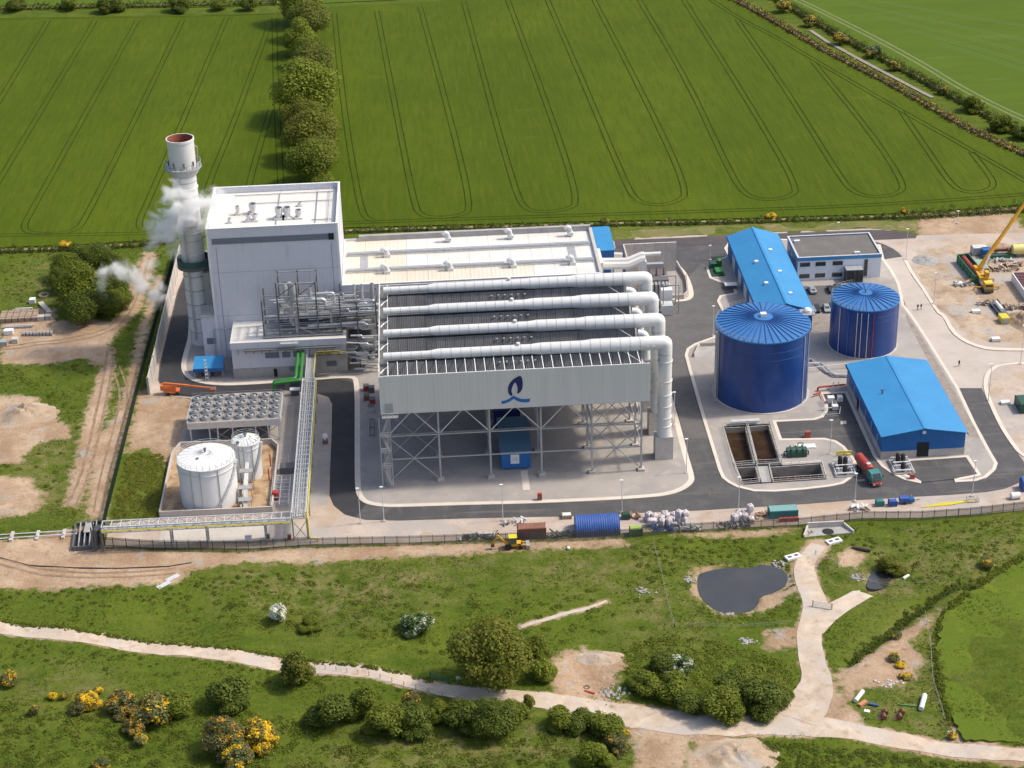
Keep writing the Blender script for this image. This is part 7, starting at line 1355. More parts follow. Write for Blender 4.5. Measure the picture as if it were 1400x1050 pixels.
B_LIST = [(380, 838, 27, leaf_white, 'hawthorn', 'white blossoming hawthorn in the middle of the left meadow', 1.05), (570, 853, 38, leaf_pale, 'bush', 'pale flecked bush in the meadow above the track', .8), (424, 849, 30, leaf_mid, 'bush', 'small green bush right of the white hawthorn', .65), (401, 918, 46, leaf_olive, 'bush', 'tall light green bush overhanging the track at the left', 1.15),
    (672, 902, 110, leaf_olive, 'bush', 'huge dome shaped olive bush beside the track', .85), (731, 888, 36, leaf_mid, 'bush', 'dark green bush right behind the huge olive bush', 1.0), (739, 918, 32, leaf_fresh, 'bush', 'bright green bush at the right foot of the huge olive bush', 1.1),
    (458, 974, 58, leaf_dark, 'bush', 'dark bush at the left end of the roadside thicket', .8), (496, 966, 46, leaf_mid, 'bush', 'light rounded bush second from the left in the roadside thicket', .95), (532, 988, 58, leaf_mid, 'bush', 'broad bush in the middle of the roadside thicket', .75), (566, 980, 54, leaf_dark, 'bush', 'dark bush under the withered shrub in the roadside thicket', .8), (561, 958, 24, leaf_brown, 'bush', 'withered brown shrub standing out of the roadside thicket', 1.2), (600, 972, 34, leaf_mid, 'bush', 'small bush right of the withered shrub', .8),
    (636, 974, 56, leaf_dark, 'bush', 'dark bush below the track opposite the huge olive bush', .8), (672, 982, 64, leaf_dark, 'bush', 'broad dark bush below the track right of its neighbour', .75), (704, 976, 44, leaf_mid, 'bush', 'green bush at the right end of the roadside thicket', .8), (312, 946, 60, leaf_dark, 'bush', 'rounded dark green bush in the lower left meadow', .75), (241, 962, 44, leaf_mid, 'bush', 'grey green bush right of the flowering gorse', .75),
    (168, 964, 42, leaf_brown, 'gorse_bush', 'brown gorse bush left of the largest yellow one', .8), (207, 970, 54, leaf_gorse, 'gorse_bush', 'largest yellow flecked gorse bush in the lower left', .85), (184, 994, 28, leaf_brown, 'gorse_bush', 'small brown gorse below the largest gorse', .9), (190, 1012, 20, leaf_gorse, 'gorse_bush', 'small yellow tipped gorse at the bottom of the gorse group', .9), (118, 959, 32, leaf_gorse_b, 'gorse_bush', 'bright yellow gorse left of the brown gorse', .8), (107, 972, 24, leaf_brown, 'gorse_bush', 'brown gorse at the foot of the bright yellow gorse', .8),
    (72, 952, 14, leaf_gorse_b, 'gorse_bush', 'tiny yellow gorse tuft left of its twin', .8), (88, 952, 14, leaf_gorse_b, 'gorse_bush', 'tiny yellow gorse tuft right of its twin', .8), (12, 925, 26, leaf_gorse, 'gorse_bush', 'yellow flecked gorse at the left edge below the track', 1.0), (45, 972, 17, leaf_gorse, 'gorse_bush', 'small lone gorse near the left edge', .9), (134, 945, 14, leaf_gorse_b, 'gorse_bush', 'tiny yellow gorse above the bright gorse', .7),
    (306, 1010, 62, leaf_brown, 'gorse_bush', 'broad withered brown gorse at the bottom left', .75), (351, 1008, 42, leaf_gorse_b, 'gorse_bush', 'brilliant yellow gorse in full bloom at the bottom', 1.0), (325, 1036, 44, leaf_gorse, 'gorse_bush', 'dark gorse below the brilliant yellow gorse', .8), (140, 1047, 24, leaf_gorse, 'gorse_bush', 'yellow flecked gorse at the bottom edge', .8),
    (906, 906, 42, leaf_dark, 'bush', 'dark bush right of the dug pit', .8), (929, 911, 42, leaf_pale, 'bush', 'white flecked bush in the scrub right of the dug pit', .7), (920, 938, 48, leaf_mid, 'bush', 'green bush in the middle of the scrub above the track', .7), (884, 932, 46, leaf_mid, 'bush', 'bright green bush beside the rubble by the dug pit', .6), (983, 966, 56, leaf_mid, 'bush', 'rounded bush at the track edge of the right scrub', .85), (1006, 942, 54, leaf_dark, 'bush', 'dark bush at the heart of the right scrub', .85), (1026, 928, 50, leaf_mid, 'bush', 'green bush at the top of the right scrub', .85), (1040, 952, 58, leaf_dark, 'bush', 'large dark bush at the track corner of the right scrub', .85), (1058, 938, 40, leaf_mid, 'bush', 'bush at the right end of the scrub by the pale track', .8), (945, 960, 44, leaf_dark, 'bush', 'low dark bush at the left end of the track side scrub', .6),
    (771, 980, 44, leaf_mid, 'bush', 'bush below the track left of two others', .7), (793, 984, 42, leaf_dark, 'bush', 'dark bush below the track between two others', .7), (828, 990, 52, leaf_mid, 'bush', 'bush below the track beside the bare junction', .65), (814, 1032, 42, leaf_fresh, 'bush', 'bright green bush at the bottom edge left of the junction', .8), (724, 960, 17, leaf_olive, 'bush', 'tiny pale shrub standing at the track edge', 1.2), (854, 998, 13, leaf_gorse_b, 'gorse_bush', 'tiny yellow gorse beside the bare junction', .8), (843, 1014, 32, leaf_brown, 'gorse_bush', 'withered brown shrub beside the bare junction', .8),
    (1220, 771, 34, leaf_olive, 'bush', 'grey green willow bush beside the little pond', .7), (1350, 772, 22, leaf_gorse, 'gorse_bush', 'lone gorse above the lush meadow at the right', .7), (1233, 908, 16, leaf_gorse_b, 'gorse_bush', 'yellow gorse tuft lowest in the right hand patch', .6), (1224, 898, 20, leaf_gorse, 'gorse_bush', 'yellow flecked tuft at the left of the right hand patch', .6), (1238, 925, 16, leaf_gorse, 'gorse_bush', 'small gorse below the right hand yellow patch', .6), (1228, 866, 14, leaf_gorse, 'gorse_bush', 'small gorse at the top of the right hand patch', .6), (1303, 1002, 14, leaf_gorse_b, 'gorse_bush', 'yellow tuft at the track corner in the lower right', .7),
    (88, 336, 20, leaf_gorse_b, 'gorse_bush', 'yellow gorse in the hedge behind the left thicket', .6), (1052, 296, 18, leaf_gorse_b, 'gorse_bush', 'yellow gorse in the back hedge above the workshop', .6), (826, 303, 14, leaf_gorse, 'gorse_bush', 'gorse in the back hedge above the blue annex', .7), (915, 302, 12, leaf_gorse, 'gorse_bush', 'gorse in the back hedge between annex and workshop', .7), (1236, 290, 14, leaf_gorse_b, 'gorse_bush', 'gorse in the back hedge above the road end', .7)]
for px, py, d, m_, nm, lb, asp in B_LIST: plant(nm, px, py, d, m_, lb, 'gorse' if nm[0] == 'g' else 'bush', asp, big=d > 60)

def hedge(px, w, h, dens, m_, label, leaf=.55, name='hedgerow'):
    pts = PXY(px); rng = np.random.default_rng(len(px)*7+int(abs(px[0][0]))); P_, N_ = [], []
    for a, b in zip(pts, pts[1:]):
        L_ = math.dist(a, b); n = int(L_*dens); t_ = rng.random(n); dx, dy = (b[0]-a[0])/L_, (b[1]-a[1])/L_
        s = t_*L_; lump = .62+.38*np.sin(s*.9+rng.random()*6)*np.sin(s*.37+1)+.25*np.sin(s*2.3); lump = np.clip(lump, .25, 1.3)
        ang = rng.uniform(-.15, math.pi+.15, n); rad = np.sqrt(rng.uniform(.35, 1.05, n)); off = np.cos(ang)*w*rad*(.6+.5*lump); z = np.abs(np.sin(ang))*h*rad*lump
        P_.append(np.stack([a[0]+dx*s-dy*off, a[1]+dy*s+dx*off, z+.1], 1)); N_.append(np.stack([-dy*np.cos(ang), dx*np.cos(ang), np.abs(np.sin(ang))+.2], 1))
    V, F = leaf_quads(np.concatenate(P_), np.concatenate(N_), leaf, rng); me_ = np_mesh('foliage', V, F, m_)
    c = Vector((*pts[0], 0)); t = thing(name, c, label, 'hedge'); o = bpy.data.objects.new('foliage', me_); COL.objects.link(o); o.parent = t; o.matrix_parent_inverse = Matrix.Translation(-c)
    mb = MB()
    for a, b in zip(pts, pts[1:]): mb.beam((*a, .35), (*b, .35), w*.7, .7)
    mb.build('earth_bank', soil, t); return t
hedge([(-60, 346), (60, 343), (130, 340), (205, 335), (240, 330)], 1.6, 2.2, 60, leaf_dark, 'dark hedge between the left crop field and the thicket')
hedge([(470, 318), (560, 315), (700, 312), (840, 308)], 1.4, 2.0, 50, leaf_dark, 'dark hedge behind the turbine hall roof')
hedge([(840, 308), (1000, 305), (1120, 301), (1225, 298)], 1.3, 1.7, 55, leaf_dark, 'low hedge along the near edge of the right crop field')
hedge([(1225, 298), (1300, 294), (1400, 287), (1480, 280)], 2.4, 3.2, 70, leaf_dark, 'taller dark hedge above the bare bank behind the crane')
hedge([(990, -6), (1040, 20), (1130, 72), (1220, 118), (1320, 176), (1400, 213), (1480, 250)], 2.0, 2.6, 42, leaf_brown, 'dull brown hedge on the near side of the farm lane', .7)
hedge([(1048, -8), (1100, 22), (1150, 52), (1250, 104), (1340, 154), (1400, 188), (1500, 232)], 2.4, 3.4, 60, leaf_dark, 'dark hedge with gorse on the far side of the farm lane', .7)
for i, (px, py, d) in enumerate(((1072, 15, 22), (1108, 36, 20), (1148, 60, 22), (1192, 80, 16), (1222, 96, 18), (1290, 130, 16))): plant('gorse_bush', px, py-6, d, leaf_gorse, ('gorse with yellow flowers on the far lane hedge, %s from the top' % ('first', 'second', 'third', 'fourth', 'fifth', 'lowest')[i]), 'gorse', .8)
for i, (px, py, d, m_) in enumerate(((1330, 142, 30, leaf_mid), (1372, 168, 30, leaf_mid), (1196, 70, 22, leaf_pale), (1396, 182, 26, leaf_dark))): plant('hedge_tree', px, py, d, m_, ('green tree in the lane hedge left of the right edge', 'rounded green tree low in the lane hedge', 'pale blossoming bush in the lane hedge', 'dark tree of the lane hedge at the right edge')[i], 'tree', .8)
hedge([(-60, 14), (40, 12), (130, 10), (260, 8), (380, 5)], 2.5, 3.2, 32, leaf_dark, 'far hedge along the top of the left crop field', .8)
for i, (px, d) in enumerate(((22, 26), (95, 24), (150, 30), (245, 28), (300, 22), (340, 24))): plant('hedge_tree', px, 6, d, (leaf_dark, leaf_mid, leaf_dark)[i % 3], 'tree %s along the far hedge at the top left' % ('nearest the left corner', 'second from the left corner', 'third from the left corner', 'fourth from the left corner', 'fifth from the left corner', 'nearest the tree row')[i], 'tree', .8)
mb = MB(); ribbon(mb, PXY([(1108, 42), (1130, 57), (1185, 87), (1240, 116), (1275, 134)]), .8, .25); mb.build('farm_lane', rock_strip, kind='structure')

rut_m = mat('wheel_rut_soil', (.22, .145, .09), .95, layers=(((.32, .22, .14), .5, .4, .6, .9), ((.15, .10, .06), 1.2, .5, .7, .7)))
for px, w in (([(152, 476), (147, 510), (138, 560), (127, 610), (112, 660), (98, 692)], .35), ([(200, 352), (190, 385), (178, 420), (160, 446), (120, 462), (60, 470), (0, 476)], .3), ([(158, 500), (172, 540), (160, 590), (145, 640), (134, 700)], .25), ([(-20, 765), (80, 785), (170, 788), (240, 780)], .3)):
    mb = MB(); pts = resample(open_smooth(PXY(px)), 1.5)
    for s in (-1, 1): ribbon(mb, pts, w, .05, off=s*.95, jit=.5, drape=True)
    mb.build('wheel_ruts', rut_m, kind='structure')
# rough grass and undergrowth
rng = np.random.default_rng(5)
def ok(x, y, dmax=.35):
    m_ = sdist(x, y, PLANT) < -1.0
    m_ &= (sdist(x, y, POND) < -.8) & (sdist(x, y, POND2) < -.8)
    for p in DIRT: m_ &= sdist(x, y, p) < rng.uniform(-1.5, .6, x.shape)
    for tr, w in (([(-330, 820), (-60, 851), (0, 858), (250, 889), (490, 920), (690, 954), (860, 975), (950, 993), (1100, 994), (1290, 1020), (1480, 1042)], 2.3), ([(1119, 746), (1098, 775), (1115, 825), (1105, 870), (1110, 900), (1118, 930), (1085, 985)], 2.9), ([(1185, 808), (1130, 842), (1112, 862)], 2.3), ([(712, 858), (780, 838), (830, 821)], .8)):
        m_ &= seg_dist(x, y, PXY(tr), False) > w
    return m_
N_ = 80000; x = rng.uniform(-125, 150, N_); y = rng.uniform(250, 372, N_); x2 = rng.uniform(-135, -72, 26000); y2 = rng.uniform(350, 525, 26000); x = np.concatenate([x, x2]); y = np.concatenate([y, y2])
k = ok(x, y); x, y = x[k], y[k]
dens = .5+.5*np.sin(x*.21+1.3*np.sin(y*.17))*np.sin(y*.26+np.sin(x*.11)*1.5); k = rng.random(len(x)) < .35+.65*dens; x, y, dens = x[k], y[k], dens[k]
mead = sdist(x, y, PXY([(1400, 767), (1327, 811), (1284, 867), (1303, 985), (1400, 1017), (1480, 1028), (1440, 757)])) > 0
z = H(x, y); hgt = rng.uniform(.14, .32, len(x))*(.6+.9*dens); hgt[mead] *= .5; z[mead] += .28
nb = 4; a = rng.uniform(0, 6.28, (len(x), nb)); lean = rng.uniform(.2, .9, (len(x), nb)); w = rng.uniform(.07, .16, (len(x), nb)); off = rng.normal(0, .16, (len(x), nb, 2))
bx_, by_ = x[:, None]+off[..., 0], y[:, None]+off[..., 1]; zz = np.repeat(z[:, None], nb, 1)-.05; hh = hgt[:, None]*rng.uniform(.6, 1.2, (len(x), nb)); ca, sa = np.cos(a), np.sin(a)
V = np.stack([np.stack([bx_-sa*w, by_+ca*w, zz], -1), np.stack([bx_+sa*w, by_-ca*w, zz], -1), np.stack([bx_+ca*lean*hh, by_+sa*lean*hh, zz+hh], -1)], 2).reshape(-1, 3)
o = bpy.data.objects.new('rough_grass', np_mesh('rough_grass', V, np.arange(len(V)).reshape(-1, 3), leaf_grass)); COL.objects.link(o); tag(o, 'tufted rough grass across the meadow in front of the works', 'grass', kind='stuff')
def undergrowth(px, n, m_, size, label, leaf=.34, name='undergrowth', inside=False):
    poly = PXY(px); q = np.array(poly); x = rng.uniform(q[:, 0].min(), q[:, 0].max(), n*4); y = rng.uniform(q[:, 1].min(), q[:, 1].max(), n*4); k = (sdist(x, y, poly) > 0) & (True if inside else ok(x, y)); x, y = x[k][:n], y[k][:n]; z = H(x, y)
    m = 46; d = rng.normal(0, 1, (len(x), m, 3)); d[..., 2] = np.abs(d[..., 2]); d /= np.linalg.norm(d, axis=2)[..., None]; r = rng.uniform(.5, 1.3, len(x))*size
    p = np.stack([x, y, z], 1)[:, None]+d*r[:, None, None]*np.array([1, 1, .3])*rng.uniform(.6, 1.05, (len(x), m))[..., None]
    V, F = leaf_quads(p.reshape(-1, 3), d.reshape(-1, 3)*.55+np.array([0, 0, 1.1]), leaf, rng); o = bpy.data.objects.new(name, np_mesh(name, V, F, m_)); COL.objects.link(o); tag(o, label, 'undergrowth', kind='stuff')
undergrowth([(-60, 955), (150, 985), (300, 970), (430, 985), (600, 1000), (850, 1000), (860, 1070), (-60, 1070)], 520, leaf_low, 1.2, 'tangled green undergrowth across the bottom left')
undergrowth([(-60, 945), (120, 975), (260, 960), (600, 990), (850, 1010), (850, 1070), (-60, 1070)], 70, leaf_mid, 1.5, 'dark bramble clumps across the bottom left')
undergrowth([(250, 800), (430, 780), (650, 800), (900, 810), (880, 870), (620, 900), (380, 860), (250, 850)], 130, leaf_low, 1.0, 'low bramble clumps across the middle meadow')
undergrowth([(250, 820), (560, 830), (620, 860), (600, 880), (400, 870), (250, 850)], 50, leaf_mid, 1.1, 'dark bramble band above the track')
undergrowth([(850, 885), (900, 870), (1000, 880), (1080, 905), (1085, 950), (1040, 975), (975, 980), (870, 950)], 420, leaf_mid, 1.0, 'dense green scrub floor right of the dug pit')
undergrowth([(1000, 1012), (1400, 1048), (1420, 1075), (1060, 1075)], 300, leaf_low, .8, 'low scrub along the bottom right corner')
undergrowth([(-60, 800), (180, 806), (300, 782), (420, 775), (400, 800), (200, 830), (-60, 840)], 120, leaf_low, .6, 'lush weeds below the bare soil at the left')
undergrowth([(880, 700), (1400, 700), (1420, 720), (1330, 800), (1260, 800), (1180, 760), (1100, 740), (890, 800), (860, 760)], 150, leaf_low, .7, 'low weeds between the fence and the ponds')
undergrowth([(-60, 866), (370, 914), (640, 958), (600, 975), (430, 945), (250, 930), (-60, 905)], 100, leaf_low, .6, 'lush growth below the track at the left')
def strip(px, n, w, m_, size, label, leaf=.26):
    pts = resample(PXY(px), .4); k = rng.integers(0, len(pts), n); q = np.array(pts)[k]+rng.normal(0, w*.5, (n, 2)); z = H(q[:, 0], q[:, 1]); m = 40
    d = rng.normal(0, 1, (n, m, 3)); d[..., 2] = np.abs(d[..., 2]); d /= np.linalg.norm(d, axis=2)[..., None]
    p = np.stack([q[:, 0], q[:, 1], z], 1)[:, None]+d*(rng.uniform(.6, 1.3, n)*size)[:, None, None]*np.array([1, 1, .8])
    V, F = leaf_quads(p.reshape(-1, 3), d.reshape(-1, 3), leaf, rng); o = bpy.data.objects.new('undergrowth', np_mesh('undergrowth', V, F, m_)); COL.objects.link(o); tag(o, label, 'undergrowth', kind='stuff')
strip([(1330, 806), (1317, 799), (1300, 803), (1275, 816), (1245, 838), (1215, 862), (1185, 885), (1163, 904)], 420, 1.1, leaf_dark, .5, 'dark growth filling the drainage ditch')
strip([(1415, 752), (1365, 782), (1327, 808), (1293, 838), (1283, 867), (1282, 913), (1290, 955), (1302, 985)], 420, .9, leaf_mid, .5, 'rank grass along the edge of the lush meadow')
strip([(0, 849), (187, 873), (379, 896), (493, 914), (590, 930)], 380, .5, leaf_mid, .4, 'dark verge growth along the upper edge of the track')
undergrowth([(945, 765), (1085, 760), (1090, 800), (1080, 845), (960, 850), (935, 800)], 120, leaf_mid, .45, 'reeds and weeds round the large pond', .24)
undergrowth([(-60, 345), (230, 345), (200, 440), (150, 700), (60, 710), (-60, 700)], 200, leaf_low, .7, 'patchy weeds on the waste ground at the left')
undergrowth([(176, 620), (222, 622), (232, 640), (214, 708), (152, 710)], 420, leaf_olive, .7, 'overgrown strip between fence and bund', inside=True)

# ================================================================== THINGS IN THE MEADOW
def boulders(name, px, py, n, w, label, m_=rock, s0=.3):
    q = G(px, py); t = thing(name, q, label, 'rubble')
    for k in range(n):
        bm = bmesh.new(); bmesh.ops.create_icosphere(bm, subdivisions=1, radius=1)
        for v in bm.verts: v.co *= 1+.3*noise.noise(v.co*2+Vector((k, px, 0)))
        s = random.uniform(.6, 1.5)*s0; me_ = bpy.data.meshes.new('stone'); bm.to_mesh(me_); bm.free(); me_.materials.append(m_); o = bpy.data.objects.new('stone', me_); COL.objects.link(o); o.parent = t
        ox, oy = random.gauss(0, w*.4), random.gauss(0, w*.3); o.location = (ox, oy, hz(q.x+ox, q.y+oy)-q.z+.05); o.scale = (s, s*random.uniform(.7, 1.2), s*.6)
boulders('rubble_pile', 839, 944, 46, 3.4, 'grey rubble pile at the corner of the dug pit'); boulders('rubble_pile', 879, 810, 26, 2.2, 'small pale rubble pile in the middle of the meadow'); boulders('rubble_pile', 1063, 772, 22, 2.0, 'pale stones at the top corner of the pond'); boulders('rubble_pile', 943, 793, 18, 1.6, 'pale stones at the left bank of the pond'); boulders('rubble_pile', 998, 838, 16, 1.6, 'pale stones at the bottom of the pond'); boulders('rubble_pile', 1022, 876, 26, 2.2, 'grey stones at the culvert end in the right scrub')
boulders('rubble_pile', 1172, 790, 22, 1.8, 'grey stones beside the little pond'); boulders('rubble_pile', 1215, 938, 22, 3.0, 'white rubble below the right hand gorse', concrete); boulders('rubble_pile', 1305, 1000, 12, 1.6, 'pale stones at the lower right track corner', concrete); boulders('rubble_pile', 990, 1025, 30, 3.0, 'pale rubble beside the bare junction at the bottom', concrete)
heap('spoil_heap', 1008, 1038, 8, 6.5, 1.3, churned, 'grey brown spoil heap at the bottom edge right of the junction', 'mound', 2)
heap('spoil_heap', 822, 898, 6.5, 2.2, .8, churned, 'brown spoil bank along the back of the dug pit', 'mound', 4); heap('sand_mound', 38, 566, 9, 7, 2.2, churned, 'low sandy mound on the bare ground at the left', 'mound', 12)
q = G(806, 944); t = thing('barrier_board', q, 'red barrier board lying in the dug pit', 'barrier'); rotbox('board', q, Vector((.85, -.5, 0)), 2.2, .4, q.z+.1, q.z+.25, red, t)
q = G(802, 936); t = thing('hose_coil', q, 'small dark hose coil lying in the dug pit', 'hose'); TB('coil', plastic_k, t, ring_pts((q.x, q.y), .55, q.z+.12, 16), .08, 6)
# culvert headwall, chambers
q = G(1134, 727); t = thing('culvert_headwall', q, 'concrete culvert headwall with dark mouth below the fence', 'culvert'); z = q.z
BX('back_wall', concrete, t, q.x-4.5, q.x+3.5, q.y+1.6, q.y+2.0, z-.2, z+1.4); BM('wing_wall', concrete, t, (q.x-4.5, q.y+1.7, z+.5), (q.x-6, q.y-2, z+.2), .35, 1.0); BM('wing_wall', concrete, t, (q.x+3.5, q.y+1.7, z+.5), (q.x+5, q.y-1.2, z+.2), .35, 1.0)
MB().prism([(q.x-6, q.y-2), (q.x+5, q.y-1.2), (q.x+3.4, q.y+1.5), (q.x-4.4, q.y+1.5)], z-.1, z+.18).build('apron', concrete_g, t); MB().lathe([(0, .185), (1.3, .185)], (q.x-.4, q.y-.3, z), 20).build('mouth', black, t)
for px, py, lb in ((1084, 764, 'white concrete inspection chamber on the track beside the pond'), (1140, 742, 'white concrete slab below the culvert mouth')):
    q = G(px, py); t = thing('inspection_chamber', q, lb, 'chamber'); rotbox('slab', q, Vector((.93, .36, 0)), 3.4, 1.7, q.z-.05, q.z+.45, plastic_w, t)
    for s in (-.8, .8): rotbox('hatch', q+Vector((.93, .36, 0))*s, Vector((.93, .36, 0)), .9, .7, q.z+.45, q.z+.5, steel_dk, t)
def gate(a, b, label, m_=steel):
    a, b = G(*a), G(*b); t = thing('field_gate', a, label, 'gate')
    for z in (.4, .7, 1.0, 1.3): BM('bar', m_, t, a+up*z, b+up*z, .07)
    for p_ in (a, b): BM('post', concrete if m_ is steel else m_, t, p_, p_+up*1.6, .22)
gate((588, 925), (613, 931), 'green barred field gate at the edge of the track', green_m); gate((1111, 831), (1137, 835), 'thin steel gate across the pale track junction')
q = G(627, 930); t = thing('notice_sign', q, 'small white notice board beside the field gate', 'sign'); BX('board', plastic_w, t, q.x-.5, q.x+.5, q.y-.03, q.y+.03, q.z+.7, q.z+1.4); BM('post', wood, t, q, q+up*.7, .12)
for px, py, lb in ((1061.5, 962, 'left brown tree stump post at the track bend'), (1069, 957, 'right taller brown stump post at the track bend')):
    q = G(px, py); t = thing('stump_post', q, lb, 'post'); TB('stump', wood, t, [q, q+Vector((.1, 0, 1.3 if 'left' in lb else 1.7))], [.42, .36], 10); LA('cap', soil, t, [(.36, 0), (0, .08)], (q.x+.1, q.y, q.z+(1.3 if 'left' in lb else 1.7)), 10)
def posts(px, n, label, h=1.1):
    pts = PXY(px); rs = resample(pts, 1e9); tot = sum(math.dist(a, b) for a, b in zip(rs, rs[1:])); step = tot/n; t = thing('wire_fence', G(*px[0]), label, 'fence'); prev = None
    for p_ in resample(pts, step):
        q = Vector((*p_[:2], hz(*p_[:2]))); BM('post', wood, t, q, q+up*h, .12)
        if prev is not None:
            for z in (.5, .95): BM('wire', steel, t, prev+up*z, q+up*z, .025)
        prev = q
posts([(430, 912), (520, 931), (585, 945), (625, 955)], 14, 'wooden post and wire fence below the track left of the gate'); posts([(893, 745), (905, 790), (914, 830), (922, 858)], 16, 'thin green wire fence running down the middle meadow', 1.3); posts([(922, 858), (1000, 858), (1080, 855)], 10, 'wire fence below the large pond'); posts([(1265, 838), (1272, 880), (1275, 930), (1292, 985)], 12, 'wire fence along the edge of the lush meadow')
posts([(1115, 760), (1160, 785), (1215, 800), (1260, 800)], 9, 'wire fence above the little pond')
for i, (px, py) in enumerate(((1206, 985), (1228, 984), (1208, 979), (1231, 978))):
    q = G(px, py); t = thing('digger_bucket', q, 'rusty digger bucket in the %s of the four on the verge' % ('front left corner', 'front right corner', 'back left corner', 'back right corner')[i], 'bucket', 'rusty digger buckets on the verge')
    mb = MB(); pr = [(-.7, .1), (.5, .05), (.75, .4), (.6, .9), (.2, 1.0), (-.1, .7), (-.3, .35)]; n = len(pr); mb.v = [(q.x+y_, q.y+s*.5, q.z+z_) for s in (-1, 1) for y_, z_ in pr]; mb.f = [tuple(range(n)), tuple(range(2*n-1, n-1, -1))]+[(i_, i_+n, (i_+1) % n+n, (i_+1) % n) for i_ in range(n)]; mb.build('shell', rust_b, t)
    for k in range(4): BM('tooth', steel_dk, t, (q.x-.7, q.y-.4+k*.27, q.z+.1), (q.x-1.0, q.y-.4+k*.27, q.z+.06), .1)
for a, b, r, m_, lb in (((1169, 966), (1179, 952), .42, plastic_w, 'short white pipe leaning on a timber block by the buckets'), ((1259, 972), (1264, 953), .5, plastic_w, 'white pipe standing on the verge at the far right of the buckets'), ((1227, 967), (1253, 967), .14, green_p, 'thin pale green pole lying between the white pipe and the buckets'), ((1187, 968), (1200, 970), .24, cont_blue, 'blue pipe lying right of the timber block')):
    a, b = G(*a), G(*b); t = thing('loose_pipe', a, lb, 'pipe'); TB('pipe', m_, t, [a+up*(r+.05), b+up*(r+.05)], r, 12)
q = G(1179, 968); t = thing('timber_block', q, 'orange brown timber block under the short white pipe', 'block'); rotbox('block', q, Vector((.8, .6, 0)), 2.0, .8, q.z, q.z+.5, mat('orange_timber', (.45, .2, .1), .8), t); q = G(1185, 977); t = thing('white_slab', q, 'small white slab lying left of the buckets', 'slab'); rotbox('slab', q, Vector((.9, -.4, 0)), 1.1, .8, q.z+.02, q.z+.16, plastic_w, t)
q = G(1239, 788); t = thing('white_trough', q, 'small white trough right of the little pond', 'trough'); rotbox('trough', q, Vector((.8, .6, 0)), 1.8, .5, q.z, q.z+.4, plastic_w, t)
q = G(1178, 752); t = thing('fallen_log', q, 'dark log lying on the bank above the little pond', 'log'); TB('log', bark, t, [q+Vector((-1.8, .9, .35)), q+Vector((0, 0, .4)), q+Vector((1.8, -.7, .35))], [.3, .45, .35], 10)
q = G(777, 751); t = thing('white_buoy', q, 'small white ball lying at the meadow edge below the arched shelter', 'ball'); LA('ball', plastic_w, t, [(0, 0), (.3, .1), (.42, .4), (.3, .7), (0, .8)], (q.x, q.y, q.z), 12); 

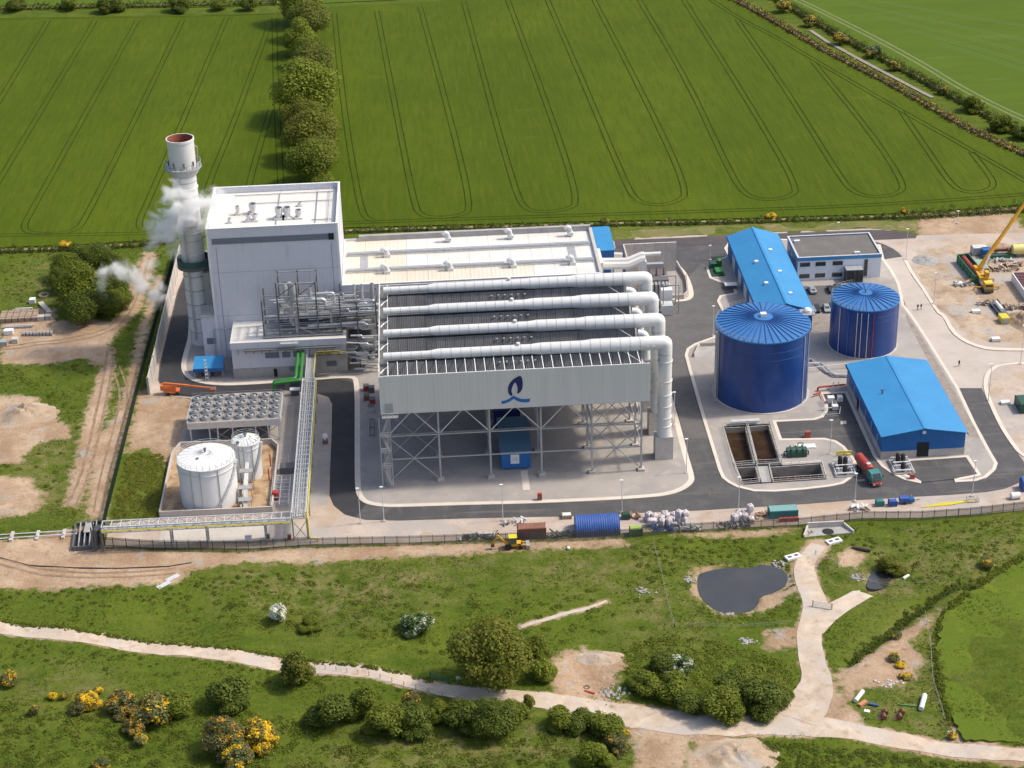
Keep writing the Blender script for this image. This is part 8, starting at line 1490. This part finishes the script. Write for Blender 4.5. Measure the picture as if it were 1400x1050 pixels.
# ================================================================== STEAM
sm = bpy.data.materials.new('steam'); sm.use_nodes = True
def steam_nodes(m, dens):
    nt = m.node_tree; N = nt.nodes; L = nt.links; N.remove(N['Principled BSDF']); v = N.new('ShaderNodeVolumePrincipled'); v.inputs['Color'].default_value = (1, 1, 1, 1); v.inputs['Anisotropy'].default_value = 0
    tc = N.new('ShaderNodeTexCoord'); ln = N.new('ShaderNodeVectorMath'); ln.operation = 'LENGTH'; L.new(tc.outputs['Object'], ln.inputs[0])
    geo = N.new('ShaderNodeNewGeometry'); nz = N.new('ShaderNodeTexNoise'); nz.inputs['Scale'].default_value = .3; nz.inputs['Detail'].default_value = 6; nz.inputs['Distortion'].default_value = .6; L.new(geo.outputs['Position'], nz.inputs['Vector'])
    a = N.new('ShaderNodeMath'); a.operation = 'SUBTRACT'; a.inputs[0].default_value = 1.0; L.new(ln.outputs['Value'], a.inputs[1])
    b = N.new('ShaderNodeMath'); b.operation = 'MULTIPLY_ADD'; L.new(nz.outputs[0], b.inputs[0]); b.inputs[1].default_value = 3.6; b.inputs[2].default_value = -1.95
    c = N.new('ShaderNodeMath'); c.operation = 'ADD'; L.new(a.outputs[0], c.inputs[0]); L.new(b.outputs[0], c.inputs[1])
    mr = N.new('ShaderNodeMapRange'); mr.inputs[1].default_value = .2; mr.inputs[2].default_value = .95; mr.inputs[4].default_value = dens; L.new(c.outputs[0], mr.inputs[0])
    e = N.new('ShaderNodeMath'); e.operation = 'MULTIPLY'; L.new(mr.outputs[0], e.inputs[0]); em = N.new('ShaderNodeMapRange'); em.inputs[1].default_value = 0; em.inputs[2].default_value = .25; L.new(a.outputs[0], em.inputs[0]); L.new(em.outputs[0], e.inputs[1])
    L.new(e.outputs[0], v.inputs['Density']); L.new(v.outputs[0], N['Material Output'].inputs['Volume'])
steam_nodes(sm, .2)
bm = bmesh.new(); bmesh.ops.create_icosphere(bm, subdivisions=2, radius=1.06); PUFF = bpy.data.meshes.new('puff'); bm.to_mesh(PUFF); bm.free(); PUFF.materials.append(sm)
def plume(label, pts, Y):
    p0 = PY(pts[0][0], pts[0][1], Y); t = thing('steam_plume', p0, label, 'steam', kind='stuff')
    pts = [tuple(a[i]+(b[i]-a[i])*f for i in range(5)) for a, b in zip(pts, pts[1:]) for f in (0, .5) if f == 0 or math.dist(a[:2], b[:2]) < 34]+[pts[-1]]
    for px, py, rx, rz_, dy in pts:
        p = PY(px, py, Y+dy); o = bpy.data.objects.new('steam_puff', PUFF); COL.objects.link(o); o.parent = t; o.location = p-p0; o.scale = (rx*1.55, rx*1.25, rz_*1.5); o.rotation_euler = (0, random.uniform(-.4, .4), random.random()*3)
plume('white steam cloud drifting round the chimney and boiler house corner', [(296, 275, 4.2, 2.6, 0), (275, 283, 5.4, 4.0, -1), (255, 290, 5.6, 4.8, -1), (240, 300, 5.4, 4.6, 0), (226, 308, 4.4, 3.8, 0), (246, 322, 3.6, 3.8, 0), (212, 316, 3.2, 4.0, 0), (238, 268, 3.0, 3.4, 0), (230, 258, 1.6, 2.2, 0), (208, 330, 2.2, 3.4, 0), (240, 342, 2.8, 3.0, 0)], 447)
plume('thin white steam wisp rising over the boundary wall', [(222, 408, 3.0, 2.6, 0), (210, 398, 3.4, 2.8, 0), (196, 388, 3.4, 2.8, 0), (180, 377, 3.2, 2.6, 0), (164, 368, 3.4, 2.8, 0), (150, 372, 3.0, 2.6, 0), (138, 386, 2.4, 2.2, 0), (206, 362, 2.2, 2.0, 0), (140, 410, 2.0, 1.8, 0)], 470)
